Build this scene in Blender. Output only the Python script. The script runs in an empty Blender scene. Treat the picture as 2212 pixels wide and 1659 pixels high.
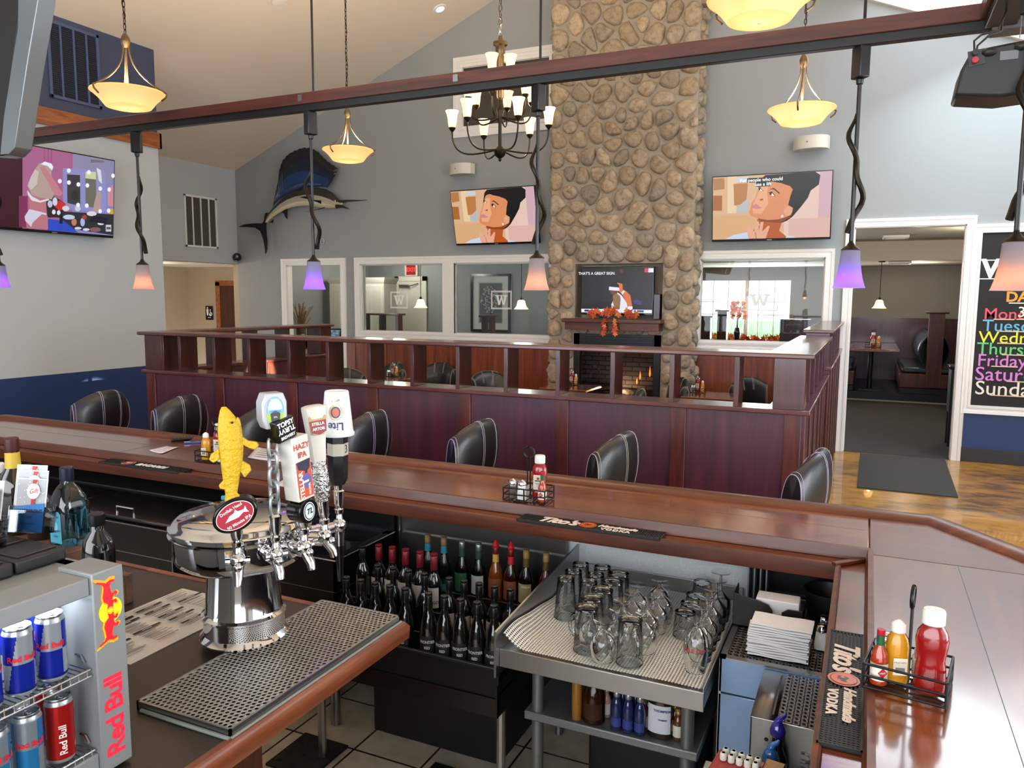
import bpy, bmesh, math, random
from mathutils import Matrix, Vector
random.seed(7)
PI = math.pi
SC = bpy.context.scene
COL = SC.collection
# ---------------------------------------------------------------- camera
FPX, YAW, PITCH, ROLL, EYE = 1665.0, 0.43174, 0.1129, -0.005909, 1.95
_f = Vector((-math.sin(YAW)*math.cos(PITCH), math.cos(YAW)*math.cos(PITCH), -math.sin(PITCH)))
_r = Vector((math.cos(YAW), math.sin(YAW), 0)); _d = _f.cross(_r)
_c, _s = math.cos(ROLL), math.sin(ROLL)
CR, CD, CF = _c*_r + _s*_d, -_s*_r + _c*_d, _f
EYEP = Vector((0, 0, EYE))
cam = bpy.data.objects.new('camera', bpy.data.cameras.new('camera')); COL.objects.link(cam)
cam.data.sensor_width = 36; cam.data.lens = FPX/2212*36; cam.data.clip_start = .02; cam.data.clip_end = 300
mw = Matrix((CR, -CD, -CF)).transposed().to_4x4(); mw.translation = EYEP
cam.matrix_world = mw
SC.camera = cam

def at(px, py, x=None, y=None, z=None):
    """the point of the place seen at a photograph pixel, on the plane x=, y= or z="""
    d = CR*((px-1106)/FPX) + CD*((py-829.5)/FPX) + CF
    if x is not None: t = x/d.x
    elif y is not None: t = y/d.y
    else: t = (z-EYE)/d.z
    return EYEP + d*t

# ---------------------------------------------------------------- view, world, lights
SC.view_settings.view_transform = 'Standard'
SC.view_settings.look = 'None'
SC.view_settings.exposure = 0.0
SC.view_settings.gamma = 1.0
SC.view_settings.use_curve_mapping = False
W = bpy.data.worlds.new('sky'); SC.world = W; W.use_nodes = True
_bg = W.node_tree.nodes['Background']; _bg.inputs[0].default_value = (.90, .95, 1, 1); _bg.inputs[1].default_value = 3.0
SC.cycles.max_bounces = 8; SC.cycles.transparent_max_bounces = 24; SC.cycles.caustics_reflective = False; SC.cycles.caustics_refractive = False
SC.cycles.sample_clamp_indirect = 6.0

def light(name, kind, loc, power, color=(1, 1, 1), size=.05, sizey=None, rot=(0, 0, 0), portal=False, spot=None):
    l = bpy.data.lights.new(name, kind); l.energy = power; l.color = color
    if kind == 'AREA':
        l.shape = 'RECTANGLE'; l.size = size; l.size_y = sizey or size
        if portal: l.cycles.is_portal = True
    else:
        l.shadow_soft_size = size
    if spot: l.spot_size = spot; l.spot_blend = .6
    o = bpy.data.objects.new(name, l); COL.objects.link(o); o.location = loc; o.rotation_euler = rot
    return o
WARM = (1, .70, .40); WARM2 = (1, .78, .54)
# daylight through the front windows on the right hand side and behind the bar
light('daylight_side_windows', 'AREA', (4.45, 3.2, 2.0), 420, (.90, .95, 1), 8.0, 2.0, (0, PI/2, 0))
light('daylight_rear_windows', 'AREA', (-1.75, -2.95, 2.2), 310, (.90, .95, 1), 10.4, 2.6, (PI/2, 0, 0))
light('daylight_skylight', 'AREA', (1.2, 8.9, 4.85), 85, (.80, .92, 1), 2.4, 2.6, (0, math.radians(-22.6), 0))
light('daylight_far_room', 'AREA', (-2.2, 18.7, 1.6), 120, (.93, .97, 1), 2.0, 1.2, (-PI/2, 0, 0))
light('booth_room_fill', 'POINT', (1.6, 13.4, 2.85), 60, (1, .88, .72), .15); light('booth_room_fill', 'POINT', (-1.6, 13.4, 2.85), 45, (1, .88, .72), .15); light('booth_room_fill', 'POINT', (.8, 17.2, 2.5), 26, (1, .86, .68), .12)  # point lamps added to brighten the dark booth room
light('station_fill', 'POINT', (-8.6, 12.3, 2.6), 45, (1, .93, .82), .15); light('station_fill', 'POINT', (-5.6, 12.6, 2.6), 40, (1, .93, .82), .15)  # unseen fill lamps added to lighten the server station
light('corridor_downlight', 'POINT', (-11.4, 9.6, 2.35), 22, (1, .86, .66), .1)
light('station_fill', 'POINT', (-9.0, 13.8, 2.6), 22, (1, .93, .82), .12)  # one more added fill lamp, to lift the cream door
light('sunbeam_side_window', 'SPOT', (4.4, 6.9, 2.80), 60000, (1, .88, .66), .01, rot=Vector((-10.3, -.6, -1.72)).to_track_quat('-Z', 'Y').to_euler(), spot=math.radians(2.7))

# ---------------------------------------------------------------- materials
MATS = {}
def lin(h):
    if not isinstance(h, str): return tuple(h)[:3]
    h = h.lstrip('#'); h = ''.join(c*2 for c in h) if len(h) == 3 else h; v = [int(h[i:i+2], 16)/255 for i in (0, 2, 4)]
    return tuple(c/12.92 if c <= .04045 else ((c+.055)/1.055)**2.4 for c in v)
def newmat(name):
    m = bpy.data.materials.new(name); m.use_nodes = True
    nt = m.node_tree; b = nt.nodes['Principled BSDF']
    MATS[name] = m
    return m, nt, b
def ND(nt, t, **k):
    n = nt.nodes.new(t)
    for a, v in k.items(): setattr(n, a, v)
    return n
def coords(nt, scale=(1, 1, 1), rot=(0, 0, 0), gen='Object'):
    tc = ND(nt, 'ShaderNodeTexCoord'); mp = ND(nt, 'ShaderNodeMapping')
    mp.inputs['Scale'].default_value = scale; mp.inputs['Rotation'].default_value = rot
    nt.links.new(tc.outputs[gen], mp.inputs[0]); return mp.outputs[0]
def noise(nt, vec, scale, detail=4, rough=.55, dist=0):
    n = ND(nt, 'ShaderNodeTexNoise'); n.inputs['Scale'].default_value = scale; n.inputs['Detail'].default_value = detail
    n.inputs['Roughness'].default_value = rough; n.inputs['Distortion'].default_value = dist
    nt.links.new(vec, n.inputs['Vector']); return n.outputs['Fac']
def ramp(nt, fac, stops):
    r = ND(nt, 'ShaderNodeValToRGB'); e = r.color_ramp.elements
    while len(e) < len(stops): e.new(.5)
    for k, (p, c) in enumerate(stops): e[k].position = p; e[k].color = (*lin(c), 1)
    nt.links.new(fac, r.inputs[0]); return r.outputs[0]
def bump(nt, b, fac, strength, dist=.01):
    n = ND(nt, 'ShaderNodeBump'); n.inputs['Strength'].default_value = strength; n.inputs['Distance'].default_value = dist
    nt.links.new(fac, n.inputs['Height']); nt.links.new(n.outputs[0], b.inputs['Normal'])
def P(name, col, rough=.5, metal=0, coat=0, bmp=None, emis=None, es=0, spec=.5, var=0, aniso=0):
    if name in MATS: return MATS[name]
    m, nt, b = newmat(name)
    b.inputs['Base Color'].default_value = (*lin(col), 1); b.inputs['Roughness'].default_value = rough
    b.inputs['Metallic'].default_value = metal; b.inputs['Coat Weight'].default_value = coat
    b.inputs['Coat Roughness'].default_value = .08; b.inputs['Specular IOR Level'].default_value = spec
    if emis: b.inputs['Emission Color'].default_value = (*lin(emis), 1); b.inputs['Emission Strength'].default_value = es
    if bmp:
        bump(nt, b, noise(nt, coords(nt), bmp[0], 3), bmp[1], bmp[2] if len(bmp) > 2 else .005)
    if var:
        c = lin(col)
        f = noise(nt, coords(nt), 3.0, 5, .6)
        nt.links.new(ramp(nt, f, [(.3, tuple(v*(1-var) for v in c)), (.7, tuple(v*(1+var) for v in c))]), b.inputs['Base Color'])
    return m
def wood(name, dark, mid, light_, axis='x', rough=.35, coat=.3, scale=1.0, coatrough=.12):
    if name in MATS: return MATS[name]
    m, nt, b = newmat(name)
    st = {'x': (1.2, 14, 14), 'y': (14, 1.2, 14), 'z': (14, 14, 1.2)}[axis]
    v = coords(nt, tuple(s*scale for s in st))
    f1 = noise(nt, v, 1.6, 8, .62, .6)
    nt.links.new(ramp(nt, f1, [(.28, dark), (.5, mid), (.74, light_)]), b.inputs['Base Color'])
    b.inputs['Roughness'].default_value = rough; b.inputs['Coat Weight'].default_value = coat; b.inputs['Coat Roughness'].default_value = coatrough
    bump(nt, b, f1, .06, .002)
    return m
def paintmat(name, rough=.5, emis=0, coat=0, metal=0):
    """printed art: the colours come from the mesh"""
    if name in MATS: return MATS[name]
    m, nt, b = newmat(name)
    a = ND(nt, 'ShaderNodeAttribute'); a.attribute_name = 'Col'
    b.inputs['Roughness'].default_value = rough; b.inputs['Coat Weight'].default_value = coat; b.inputs['Metallic'].default_value = metal
    if emis:
        b.inputs['Base Color'].default_value = (0, 0, 0, 1)
        nt.links.new(a.outputs['Color'], b.inputs['Emission Color']); b.inputs['Emission Strength'].default_value = emis
    else:
        nt.links.new(a.outputs['Color'], b.inputs['Base Color'])
    return m
def glass(name, tint='#ffffff', refl=1.0, rough=.02, add=0.0):
    """thin clear glass: see-through with mirror edges"""
    if name in MATS: return MATS[name]
    m, nt, b = newmat(name); nt.nodes.remove(b)
    out = nt.nodes['Material Output']
    t = ND(nt, 'ShaderNodeBsdfTransparent'); t.inputs[0].default_value = (*lin(tint), 1)
    g = ND(nt, 'ShaderNodeBsdfGlossy'); g.inputs['Roughness'].default_value = rough
    lw = ND(nt, 'ShaderNodeFresnel'); lw.inputs[0].default_value = 1.5
    mu = ND(nt, 'ShaderNodeMath', operation='MULTIPLY_ADD'); mu.inputs[1].default_value = refl; mu.inputs[2].default_value = add
    mu.use_clamp = True
    mx = ND(nt, 'ShaderNodeMixShader')
    nt.links.new(lw.outputs[0], mu.inputs[0]); nt.links.new(mu.outputs[0], mx.inputs[0])
    nt.links.new(t.outputs[0], mx.inputs[1]); nt.links.new(g.outputs[0], mx.inputs[2]); nt.links.new(mx.outputs[0], out.inputs[0])
    return m
def shade(name, col, glow=0.0, glowcol='#ffffff'):
    """frosted glass lamp shade lit from the bulb inside"""
    if name in MATS: return MATS[name]
    m, nt, b = newmat(name); nt.nodes.remove(b); out = nt.nodes['Material Output']
    t = ND(nt, 'ShaderNodeBsdfTranslucent'); t.inputs[0].default_value = (*lin(col), 1)
    d = ND(nt, 'ShaderNodeBsdfDiffuse'); d.inputs[0].default_value = (*lin(col), 1)
    mx = ND(nt, 'ShaderNodeMixShader'); mx.inputs[0].default_value = .4
    nt.links.new(t.outputs[0], mx.inputs[1]); nt.links.new(d.outputs[0], mx.inputs[2])
    if glow:
        e = ND(nt, 'ShaderNodeEmission'); e.inputs[0].default_value = (*lin(glowcol), 1); e.inputs[1].default_value = glow
        ad = ND(nt, 'ShaderNodeAddShader'); nt.links.new(mx.outputs[0], ad.inputs[0]); nt.links.new(e.outputs[0], ad.inputs[1])
        nt.links.new(ad.outputs[0], out.inputs[0])
    else: nt.links.new(mx.outputs[0], out.inputs[0])
    return m

# ---------------------------------------------------------------- mesh building
FONTC = {}
def rotz(a): return Matrix.Rotation(a, 4, 'Z')
def rotx(a): return Matrix.Rotation(a, 4, 'X')
def roty(a): return Matrix.Rotation(a, 4, 'Y')
def tr(*v): return Matrix.Translation(v)
class MB:
    def __init__(s):
        s.bm = bmesh.new(); s.cl = s.bm.loops.layers.float_color.new('Col'); s.mi = 0; s.c = None; s.mx = Matrix()
    def v(s, p): return s.bm.verts.new(s.mx @ Vector(p))
    def f(s, vs):
        try: f = s.bm.faces.new(vs)
        except ValueError: return None
        f.material_index = s.mi; f.smooth = True
        if s.c is not None:
            c = (*s.c, 1)
            for l in f.loops: l[s.cl] = c
        return f
    def col(s, h): s.c = lin(h); return s
    def box(s, a, b, m=None):
        (x0, y0, z0), (x1, y1, z1) = a, b
        if x0 > x1: x0, x1 = x1, x0
        if y0 > y1: y0, y1 = y1, y0
        if z0 > z1: z0, z1 = z1, z0
        m = m or Matrix()
        q = [s.v(m @ Vector(p)) for p in ((x0,y0,z0),(x1,y0,z0),(x1,y1,z0),(x0,y1,z0),(x0,y0,z1),(x1,y0,z1),(x1,y1,z1),(x0,y1,z1))]
        for i in ((3,2,1,0),(4,5,6,7),(0,1,5,4),(1,2,6,5),(2,3,7,6),(3,0,4,7)): s.f([q[k] for k in i])
        return s
    def lathe(s, prof, n=24, m=None, cap=True, sx=1, sy=1, sq=0):
        m = m or Matrix(); rings = []
        for r, z in prof:
            ring = []
            for k in range(n):
                a = 2*PI*(k+.5)/n; ca, sa = math.cos(a), math.sin(a)
                e = 1.0
                if sq: e = 1/((abs(ca)**sq + abs(sa)**sq)**(1/sq))
                ring.append(s.v(m @ Vector((r*ca*e*sx, r*sa*e*sy, z))))
            rings.append(ring)
        for a, b in zip(rings, rings[1:]):
            for k in range(n): s.f([a[k], a[(k+1) % n], b[(k+1) % n], b[k]])
        if cap:
            s.f(rings[0][::-1]); s.f(rings[-1])
        return s
    def cyl(s, p, q, r, n=12, r2=None):
        return s.tube([p, q], [r, r2 if r2 is not None else r], n)
    def tube(s, pts, r, n=8, closed=False, flat=None):
        pts = [Vector(p) for p in pts]; N = len(pts); rings = []; up = None
        for i, p in enumerate(pts):
            t = (pts[(i+1) % N] - pts[i-1]) if closed else (pts[min(i+1, N-1)] - pts[max(i-1, 0)])
            t = t.normalized() if t.length > 1e-9 else Vector((0, 0, 1))
            if up is None:
                up = Vector((0, 0, 1)) if abs(t.z) < .9 else Vector((1, 0, 0))
            e1 = t.cross(up)
            if e1.length < 1e-6: e1 = t.cross(Vector((0, 1, 0)))
            e1.normalize(); e2 = t.cross(e1); up = -e2 if not closed else up
            rr = r[i] if isinstance(r, (list, tuple)) else r
            rings.append([s.v(p + (e1*math.cos(2*PI*k/n)*(flat or 1) + e2*math.sin(2*PI*k/n))*rr) for k in range(n)])
        prs = list(zip(rings, rings[1:])) + ([(rings[-1], rings[0])] if closed else [])
        for a, b in prs:
            for k in range(n): s.f([a[k], a[(k+1) % n], b[(k+1) % n], b[k]])
        if not closed: s.f(rings[0][::-1]); s.f(rings[-1])
        return s
    def prism(s, poly, z0, z1, m=None):
        m = m or Matrix()
        ar = sum(poly[i-1][0]*poly[i][1]-poly[i][0]*poly[i-1][1] for i in range(len(poly)))
        if ar < 0: poly = poly[::-1]
        a = [s.v(m @ Vector((x, y, z0))) for x, y in poly]; b = [s.v(m @ Vector((x, y, z1))) for x, y in poly]
        s.f(a[::-1]); s.f(b); n = len(poly)
        for k in range(n): s.f([a[k], a[(k+1) % n], b[(k+1) % n], b[k]])
        return s
    def poly(s, pts):
        s.f([s.v(p) for p in pts]); return s
    def ball(s, c, r, n=14, m=None):
        if not isinstance(r, (tuple, list)): r = (r, r, r)
        h = n//2
        prof = [(max(math.sin(PI*k/h), .001), -math.cos(PI*k/h)) for k in range(h+1)]
        mm = (m or Matrix()) @ Matrix.Translation(c) @ Matrix.Diagonal((*r, 1))
        return s.lathe(prof, n, mm)
    def surf(s, fn, nu, nv, cu=False):
        g = [[s.v(fn(i/nu, j/nv)) for j in range(nv+1)] for i in range(nu if cu else nu+1)]
        L = len(g)
        for i in range(nu):
            a, b = g[i], g[(i+1) % L]
            for j in range(nv): s.f([a[j], b[j], b[j+1], a[j+1]])
        return g
    def sweep(s, path, prof, closed=False):
        """prof: (offset to the left of the path, z)"""
        pts = [Vector((*p[:2], 0)) for p in path]; N = len(pts); rings = []
        for i, p in enumerate(pts):
            d0 = (p - pts[i-1]).normalized() if (i > 0 or closed) else (pts[1]-p).normalized()
            d1 = (pts[(i+1) % N] - p).normalized() if (i < N-1 or closed) else d0
            n0 = Vector((-d0.y, d0.x, 0)); n1 = Vector((-d1.y, d1.x, 0)); nn = (n0+n1)
            nn = nn/max(nn.dot(n0), .2)*1.0
            rings.append([s.v(p + nn*o + Vector((0, 0, z))) for o, z in prof])
        k = len(prof)
        for a, b in list(zip(rings, rings[1:])) + ([(rings[-1], rings[0])] if closed else []):
            for i in range(k): s.f([a[i], b[i], b[(i+1) % k], a[(i+1) % k]])
        if not closed: s.f(rings[0]); s.f(rings[-1][::-1])
        return s
    def text(s, t, size, m, ext=.0004, bold=0, shear=0, align='CENTER', space=1.0):
        key = (t, size, ext, bold, shear, align, space)
        if key not in FONTC:
            cu = bpy.data.curves.new('lettering', 'FONT'); cu.body = t; cu.size = size; cu.extrude = ext; cu.offset = bold; cu.shear = shear
            cu.align_x = align; cu.align_y = 'CENTER'; cu.space_character = space; cu.resolution_u = 3
            o = bpy.data.objects.new('lettering', cu); COL.objects.link(o)
            bpy.context.view_layer.update()
            me = bpy.data.meshes.new_from_object(o.evaluated_get(bpy.context.evaluated_depsgraph_get()))
            FONTC[key] = ([tuple(v.co) for v in me.vertices], [tuple(p.vertices) for p in me.polygons])
            bpy.data.objects.remove(o); bpy.data.curves.remove(cu); bpy.data.meshes.remove(me)
        vs, fs = FONTC[key]; q = [s.v(m @ Vector(p)) for p in vs]
        for f in fs: s.f([q[i] for i in f])
        return s
    def build(s, name, mats, parent=None, bevel=0, seg=2, ang=35, flat=False, sub=0, solid=0, wn=False):
        me = bpy.data.meshes.new(name); bmesh.ops.recalc_face_normals(s.bm, faces=s.bm.faces) if not flat else None
        s.bm.to_mesh(me); s.bm.free()
        for m in (mats if isinstance(mats, (list, tuple)) else [mats]): me.materials.append(m)
        me.set_sharp_from_angle(angle=math.radians(ang))
        o = bpy.data.objects.new(name, me); COL.objects.link(o)
        if parent is not None: o.parent = parent
        if solid:
            k = o.modifiers.new('solid', 'SOLIDIFY'); k.thickness = solid; k.offset = 0
        if sub:
            k = o.modifiers.new('sub', 'SUBSURF'); k.levels = sub; k.render_levels = sub
        if bevel:
            k = o.modifiers.new('bevel', 'BEVEL'); k.width = bevel; k.segments = seg; k.limit_method = 'ANGLE'; k.angle_limit = math.radians(40)
        return o
def B(a, b, name, mat, parent=None, bevel=0):
    return MB().box(a, b).build(name, mat, parent, bevel)
def tag(o, label, cat, group=None, kind=None):
    o['label'] = label; o['category'] = cat
    if group: o['group'] = group
    if kind: o['kind'] = kind
    return o
def T(name, label, cat, loc=(0, 0, 0), rz=0, group=None):
    o = bpy.data.objects.new(name, None); o.empty_display_size = .05; COL.objects.link(o)
    o.location = loc; o.rotation_euler = (0, 0, rz)
    return tag(o, label, cat, group)
def ST(o, label=None, cat='structure'):
    o['kind'] = 'structure'
    if label: o['label'] = label; o['category'] = cat
    return o
def dup(root, loc, rz, label, group=None, scale=None):
    r = root.copy(); COL.objects.link(r); r.location = loc; r.rotation_euler = (root.rotation_euler[0], root.rotation_euler[1], rz); r['label'] = label
    if group: r['group'] = group
    if scale: r.scale = scale
    for ch in list(root.children):
        c = ch.copy(); COL.objects.link(c); c.parent = r
        for g in ch.children:
            d = g.copy(); COL.objects.link(d); d.parent = c
    return r
def ell(cx, cy, rx, ry, n=20, a0=0, a1=2*PI, rot=0):
    out = []
    for k in range(n):
        a = a0 + (a1-a0)*k/(n if a1-a0 > 6.28 else n-1)
        x, y = rx*math.cos(a), ry*math.sin(a)
        out.append((cx + x*math.cos(rot)-y*math.sin(rot), cy + x*math.sin(rot)+y*math.cos(rot)))
    return out
def rect(x0, y0, x1, y1): return [(x0, y0), (x1, y0), (x1, y1), (x0, y1)]
class Art:
    """flat printed picture: shapes laid one on another in the plane of m (x right, y up)"""
    def __init__(s, m, step=.00015): s.mb = MB(); s.m = m; s.k = 0; s.step = step
    def add(s, color, poly):
        s.mb.col(color); s.k += 1
        s.mb.poly([s.m @ Vector((x, y, s.k*s.step)) for x, y in poly]); return s
    def text(s, color, t, size, x, y, rot=0, **kw):
        s.mb.col(color); s.k += 1
        s.mb.text(t, size, s.m @ tr(x, y, s.k*s.step) @ rotz(rot), ext=0, **kw); return s
    def build(s, name, mat, parent): return s.mb.build(name, mat, parent, flat=True)
# planes for art: maps (x,y,0) art to world; normal = art z
def faceY(x, y, z): return tr(x, y, z) @ rotx(PI/2)            # faces -Y, x to +X
def faceX(x, y, z): return tr(x, y, z) @ rotz(PI/2) @ rotx(PI/2)  # faces +X, x to +Y
# ================================================================ THE ROOM
YB = 10.65; XL = -8.3; XF = -10.34; XR = 4.6; Y0 = -3.0
def ztop(x): return 4.144+.4167*(x+10.33) if x < -3.62 else 6.940-.4167*(x+3.62)
m_grey = P('grey wall paint', '#979c9d', .6, bmp=(180, .12, .002))
m_grey2 = P('pale grey wall paint', '#bac2c6', .6, bmp=(180, .12, .002))
m_navy = P('navy wall paint', '#1e3768', .5, bmp=(180, .1, .002))
m_navyu = P('slate blue wall paint', '#3a4560', .55, bmp=(180, .1, .002))
m_ceil = P('ceiling paint', '#e6dccb', .8, bmp=(120, .2, .003))
m_white = P('white trim paint', '#efede8', .35)
m_tan = P('tan wall paint', '#b3a48c', .6)
m_black = P('black trim', '#141416', .4)
m_oak = wood('oak trim', '#6d3a1d', '#99572f', '#b87444', 'y', .35, .3)
m_cherry = wood('cherry wainscot', '#4a1f0e', '#7a3a1c', '#97512a', 'z', .38, .3, .6)
m_dark = wood('dark mahogany', '#2c110d', '#431c15', '#57271c', 'z', .3, .45, .8)
m_darkx = wood('dark mahogany cap', '#3a1b15', '#52281f', '#6b392d', 'x', .28, .5, .8)
m_darky = wood('dark mahogany cap along', '#3a1b15', '#52281f', '#6b392d', 'y', .28, .5, .8)
m_glasspane = glass('window glass', '#f4f8f8', .55)

def wall_strips(mb, x0, x1, holes, y0, y1, top=ztop, z0=0.0, extra=()):
    cuts = sorted({x0, x1, *[h[0] for h in holes], *[h[1] for h in holes], *extra})
    cuts = [c for c in cuts if x0 <= c <= x1]
    for a, b in zip(cuts, cuts[1:]):
        m = (a+b)/2; hs = sorted([(h[2], h[3]) for h in holes if h[0] <= m <= h[1]])
        z = z0
        for ha, hb in hs:
            if ha > z: mb.box((a, y0, z), (b, y1, ha))
            z = hb
        q = [(a, z), (b, z), (b, top(b)), (a, top(a))]
        mb.prism(q, 0, y1-y0, tr(0, y1, 0) @ rotx(PI/2))
    return mb
# back wall with its openings
PX = (at(620, 600, y=YB).x, at(737, 600, y=YB).x)          # passage to the server station
W1 = (at(779, 600, y=YB).x, at(957, 600, y=YB).x); W2 = (at(981, 600, y=YB).x, at(1187, 600, y=YB).x)
WZ = (1.36, 2.47)
W3 = (at(1512, 600, y=YB).x, at(1782, 600, y=YB).x)
DX = (-.215, .995); DZ = 2.83
UW = (at(1000, 200, y=YB).x, at(1187, 200, y=YB).x); UZ = (4.50, 5.37)
holes = [(*PX, 0, 2.47), (*W1, *WZ), (*W2, *WZ), (*W3, *WZ), (*DX, 0, DZ)]
mb = MB(); wall_strips(mb, -13.2, XR, [(XF-2.9, XF-.001, 0, 9)]+holes, YB, YB+.12, extra=(-3.62,))
ST(mb.build('wall_back', m_grey))
def casing(name, x0, x1, z0, z1, y=YB, w=.105, door=False, mat=None):
    """moulded white casing around an opening"""
    mb = MB(); prof = [(0, .0), (0, .028), (w*.3, .028), (w*.34, .022), (w*.6, .022), (w*.64, .03), (w, .036), (w, 0)]
    pth = [(x0, z0), (x0, z1), (x1, z1), (x1, z0)]
    M_ = tr(0, y, 0) @ rotx(PI/2)
    mb.mx = M_
    mb.sweep(pth, prof, closed=not door)
    mb.mx = Matrix()
    # reveal
    t = .012
    for a, b in (((x0-.0, y, z0), (x0+t, y+.12, z1)), ((x1-t, y, z0), (x1, y+.12, z1)), ((x0, y, z1-t), (x1, y+.12, z1))):
        mb.box(a, b)
    if not door: mb.box((x0, y-.01, z0), (x1, y+.12, z0+t))
    return ST(mb.build(name, mat or m_white))
casing('trim_1', PX[0], PX[1], 0, 2.47, door=True)
casing('trim_2', W1[0], W2[1], *WZ)
B((W1[1]-.0, YB-.026, WZ[0]), (W2[0], YB+.12, WZ[1]), 'trim_3', m_white); ST(bpy.data.objects['trim_3'])
casing('trim_4', W3[0], W3[1], *WZ)
casing('trim_5', DX[0], DX[1], 0, DZ, w=.1, door=True)
casing('trim_6', UW[0], UW[1], *UZ, w=.15)
ST(B((UW[0]+.012, YB-.004, UZ[0]+.012), (UW[1]-.012, YB+.03, UZ[1]-.012), 'window_4', P('dark high window', '#33332f', .12, coat=.3)))
for i, (a, b) in enumerate((W1, W2, W3)):
    mb = MB(); f = .022
    for u, v in (((a, WZ[0]), (a+f, WZ[1])), ((b-f, WZ[0]), (b, WZ[1])), ((a, WZ[0]), (b, WZ[0]+f)), ((a, WZ[1]-f*1.3), (b, WZ[1]))):
        mb.box((u[0], YB+.03, u[1]), (v[0], YB+.08, v[1]))
    w = ST(mb.build('window_%d' % (i+1), P('window frame', '#c9ccc8', .35)))
    g = B((a+f, YB+.05, WZ[0]+f), (b-f, YB+.056, WZ[1]-f), 'pane', m_glasspane, w); g['label'] = 'clear glass pane'
    # etched letter in a double box
    cx = at((862, 1083, 1641)[i], 648, y=YB+.045).x; cz = at((862, 1083, 1641)[i], 648, y=YB+.045).z; hw, hh = .165, .135
    if i == 1: hw, hh = .175, .14
    if i == 2: hw, hh = .235, .14
    A = Art(faceY(cx, YB+.045, cz))
    for s_, t_ in ((1.0, .012), (.9, .006)):
        X_, Y_ = hw*s_, hh*s_ - (.004 if s_ < 1 else 0)
        for q in (rect(-X_, -Y_, X_, -Y_+t_), rect(-X_, Y_-t_, X_, Y_), rect(-X_, -Y_, -X_+t_, Y_), rect(X_-t_, -Y_, X_, Y_)): A.add('#f2f2ee', q)
    # slab serif W
    wv = .105 if i < 2 else .14; hv = .075
    for q in ([(-wv, hv), (-wv*.3, hv), (-wv*.3, hv-.018), (-wv, hv-.018)], [(wv*.3, hv), (wv, hv), (wv, hv-.018), (wv*.3, hv-.018)],
              [(-wv*.86, hv), (-wv*.5, hv), (-wv*.2, -hv), (-wv*.48, -hv)], [(wv*.86, hv), (wv*.56, hv), (wv*.24, -hv), (wv*.5, -hv)],
              [(-wv*.42, -hv), (-wv*.2, -hv), (wv*.12, hv*.75), (-wv*.08, hv*.75)], [(wv*.1, hv*.75), (-wv*.1, hv*.75), (wv*.22, -hv), (wv*.46, -hv)],
              [(-wv*.2, hv), (wv*.2, hv), (wv*.2, hv-.018), (-wv*.2, hv-.018)]): A.add('#f2f2ee', q)
    A.build('letter', paintmat('etched white', .6), w)
# wainscot under the windows
mb = MB(); xs = [W1[0]-.2+k*.62 for k in range(7)]
mb.box((PX[1]+.11, YB-.02, .1), (-4.18, YB, 1.25)); mb.box((-2.13, YB-.02, .1), (W3[1]+.1, YB, 1.25))
for x in xs: mb.box((x, YB-.032, .1), (x+.09, YB-.02, 1.25)) if x < -4.3 else None
for x in (-1.55, -.85): mb.box((x, YB-.032, .1), (x+.09, YB-.02, 1.25))
ST(mb.build('trim_7', m_cherry))
# left wall: navy below, pale grey, oak rail, slate blue above
TZ = (3.785, 3.975)
mb = MB()
for mi, z0, z1 in ((0, 0, 1.05), (1, 1.05, TZ[0]+.02), (2, TZ[0]+.02, ztop(XL)+.02)):
    mb.mi = mi; mb.box((XL-.12, Y0, z0), (XL, 7.24, z1))
    mb.box((XF, 7.12, z0), (XL-.12, 7.24, z1 if mi < 2 else ztop(XF)))
ST(mb.build('wall_left', [m_navy, m_grey2, m_navyu]))
mb = MB(); mb.box((XL, Y0, TZ[0]), (XL+.035, 7.275, TZ[1])); mb.box((XF, 7.24, TZ[0]), (XL+.035, 7.275, TZ[1]))
ST(mb.build('trim_8', m_oak, bevel=.004))
# far left wall over the corridor to the restrooms
CY1 = at(405, 620, x=-12.6).y
mb = MB(); mb.box((XF-.12, 7.24, 2.50), (XF, YB, ztop(XF)+.02))
ST(mb.build('wall_far_left', m_grey2))
mb = MB(); mb.mi = 0
mb.box((-12.72, 7.24, 0), (-12.6, CY1, 2.5)); mb.box((-12.72, CY1, 0), (XF, CY1+.12, 2.5)); 
ST(mb.build('wall_corridor', m_tan))
ST(B((-12.72, 7.12, 2.5), (XF-.001, CY1+.12, 2.58), 'ceiling_corridor', m_ceil))
ST(B((XF-.12, YB+.0, 0), (XF, CY1, 2.5), 'wall_corridor_side', m_tan))
# ceiling, two slopes with a skylight in the right one
def slope(name, xa, xb, y0, y1):
    mb = MB(); za, zb = ztop(xa), ztop(xb)
    q = [(xa, za), (xb, zb), (xb, zb+.16), (xa, za+.16)]
    mb.prism(q, 0, y1-y0, tr(0, y1, 0) @ rotx(PI/2)); return mb
SKX = (at(1867, 0, y=YB).x, 3.4); SKY_ = (7.2, YB-.05)
ST(slope('c', XF-.15, -3.62, Y0, YB+.12).build('ceiling_left', m_ceil))
mb = slope('c', -3.62, SKX[0], Y0, YB+.12)
for xa, xb, y0, y1 in ((SKX[1], XR+.1, Y0, YB+.12), (SKX[0], SKX[1], Y0, SKY_[0]), (SKX[0], SKX[1], SKY_[1], YB+.12)):
    za, zb = ztop(xa), ztop(xb)
    mb.prism([(xa, za), (xb, zb), (xb, zb+.16), (xa, za+.16)], 0, y1-y0, tr(0, y1, 0) @ rotx(PI/2))
ST(mb.build('ceiling_right', m_ceil))
mb = MB()
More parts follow.
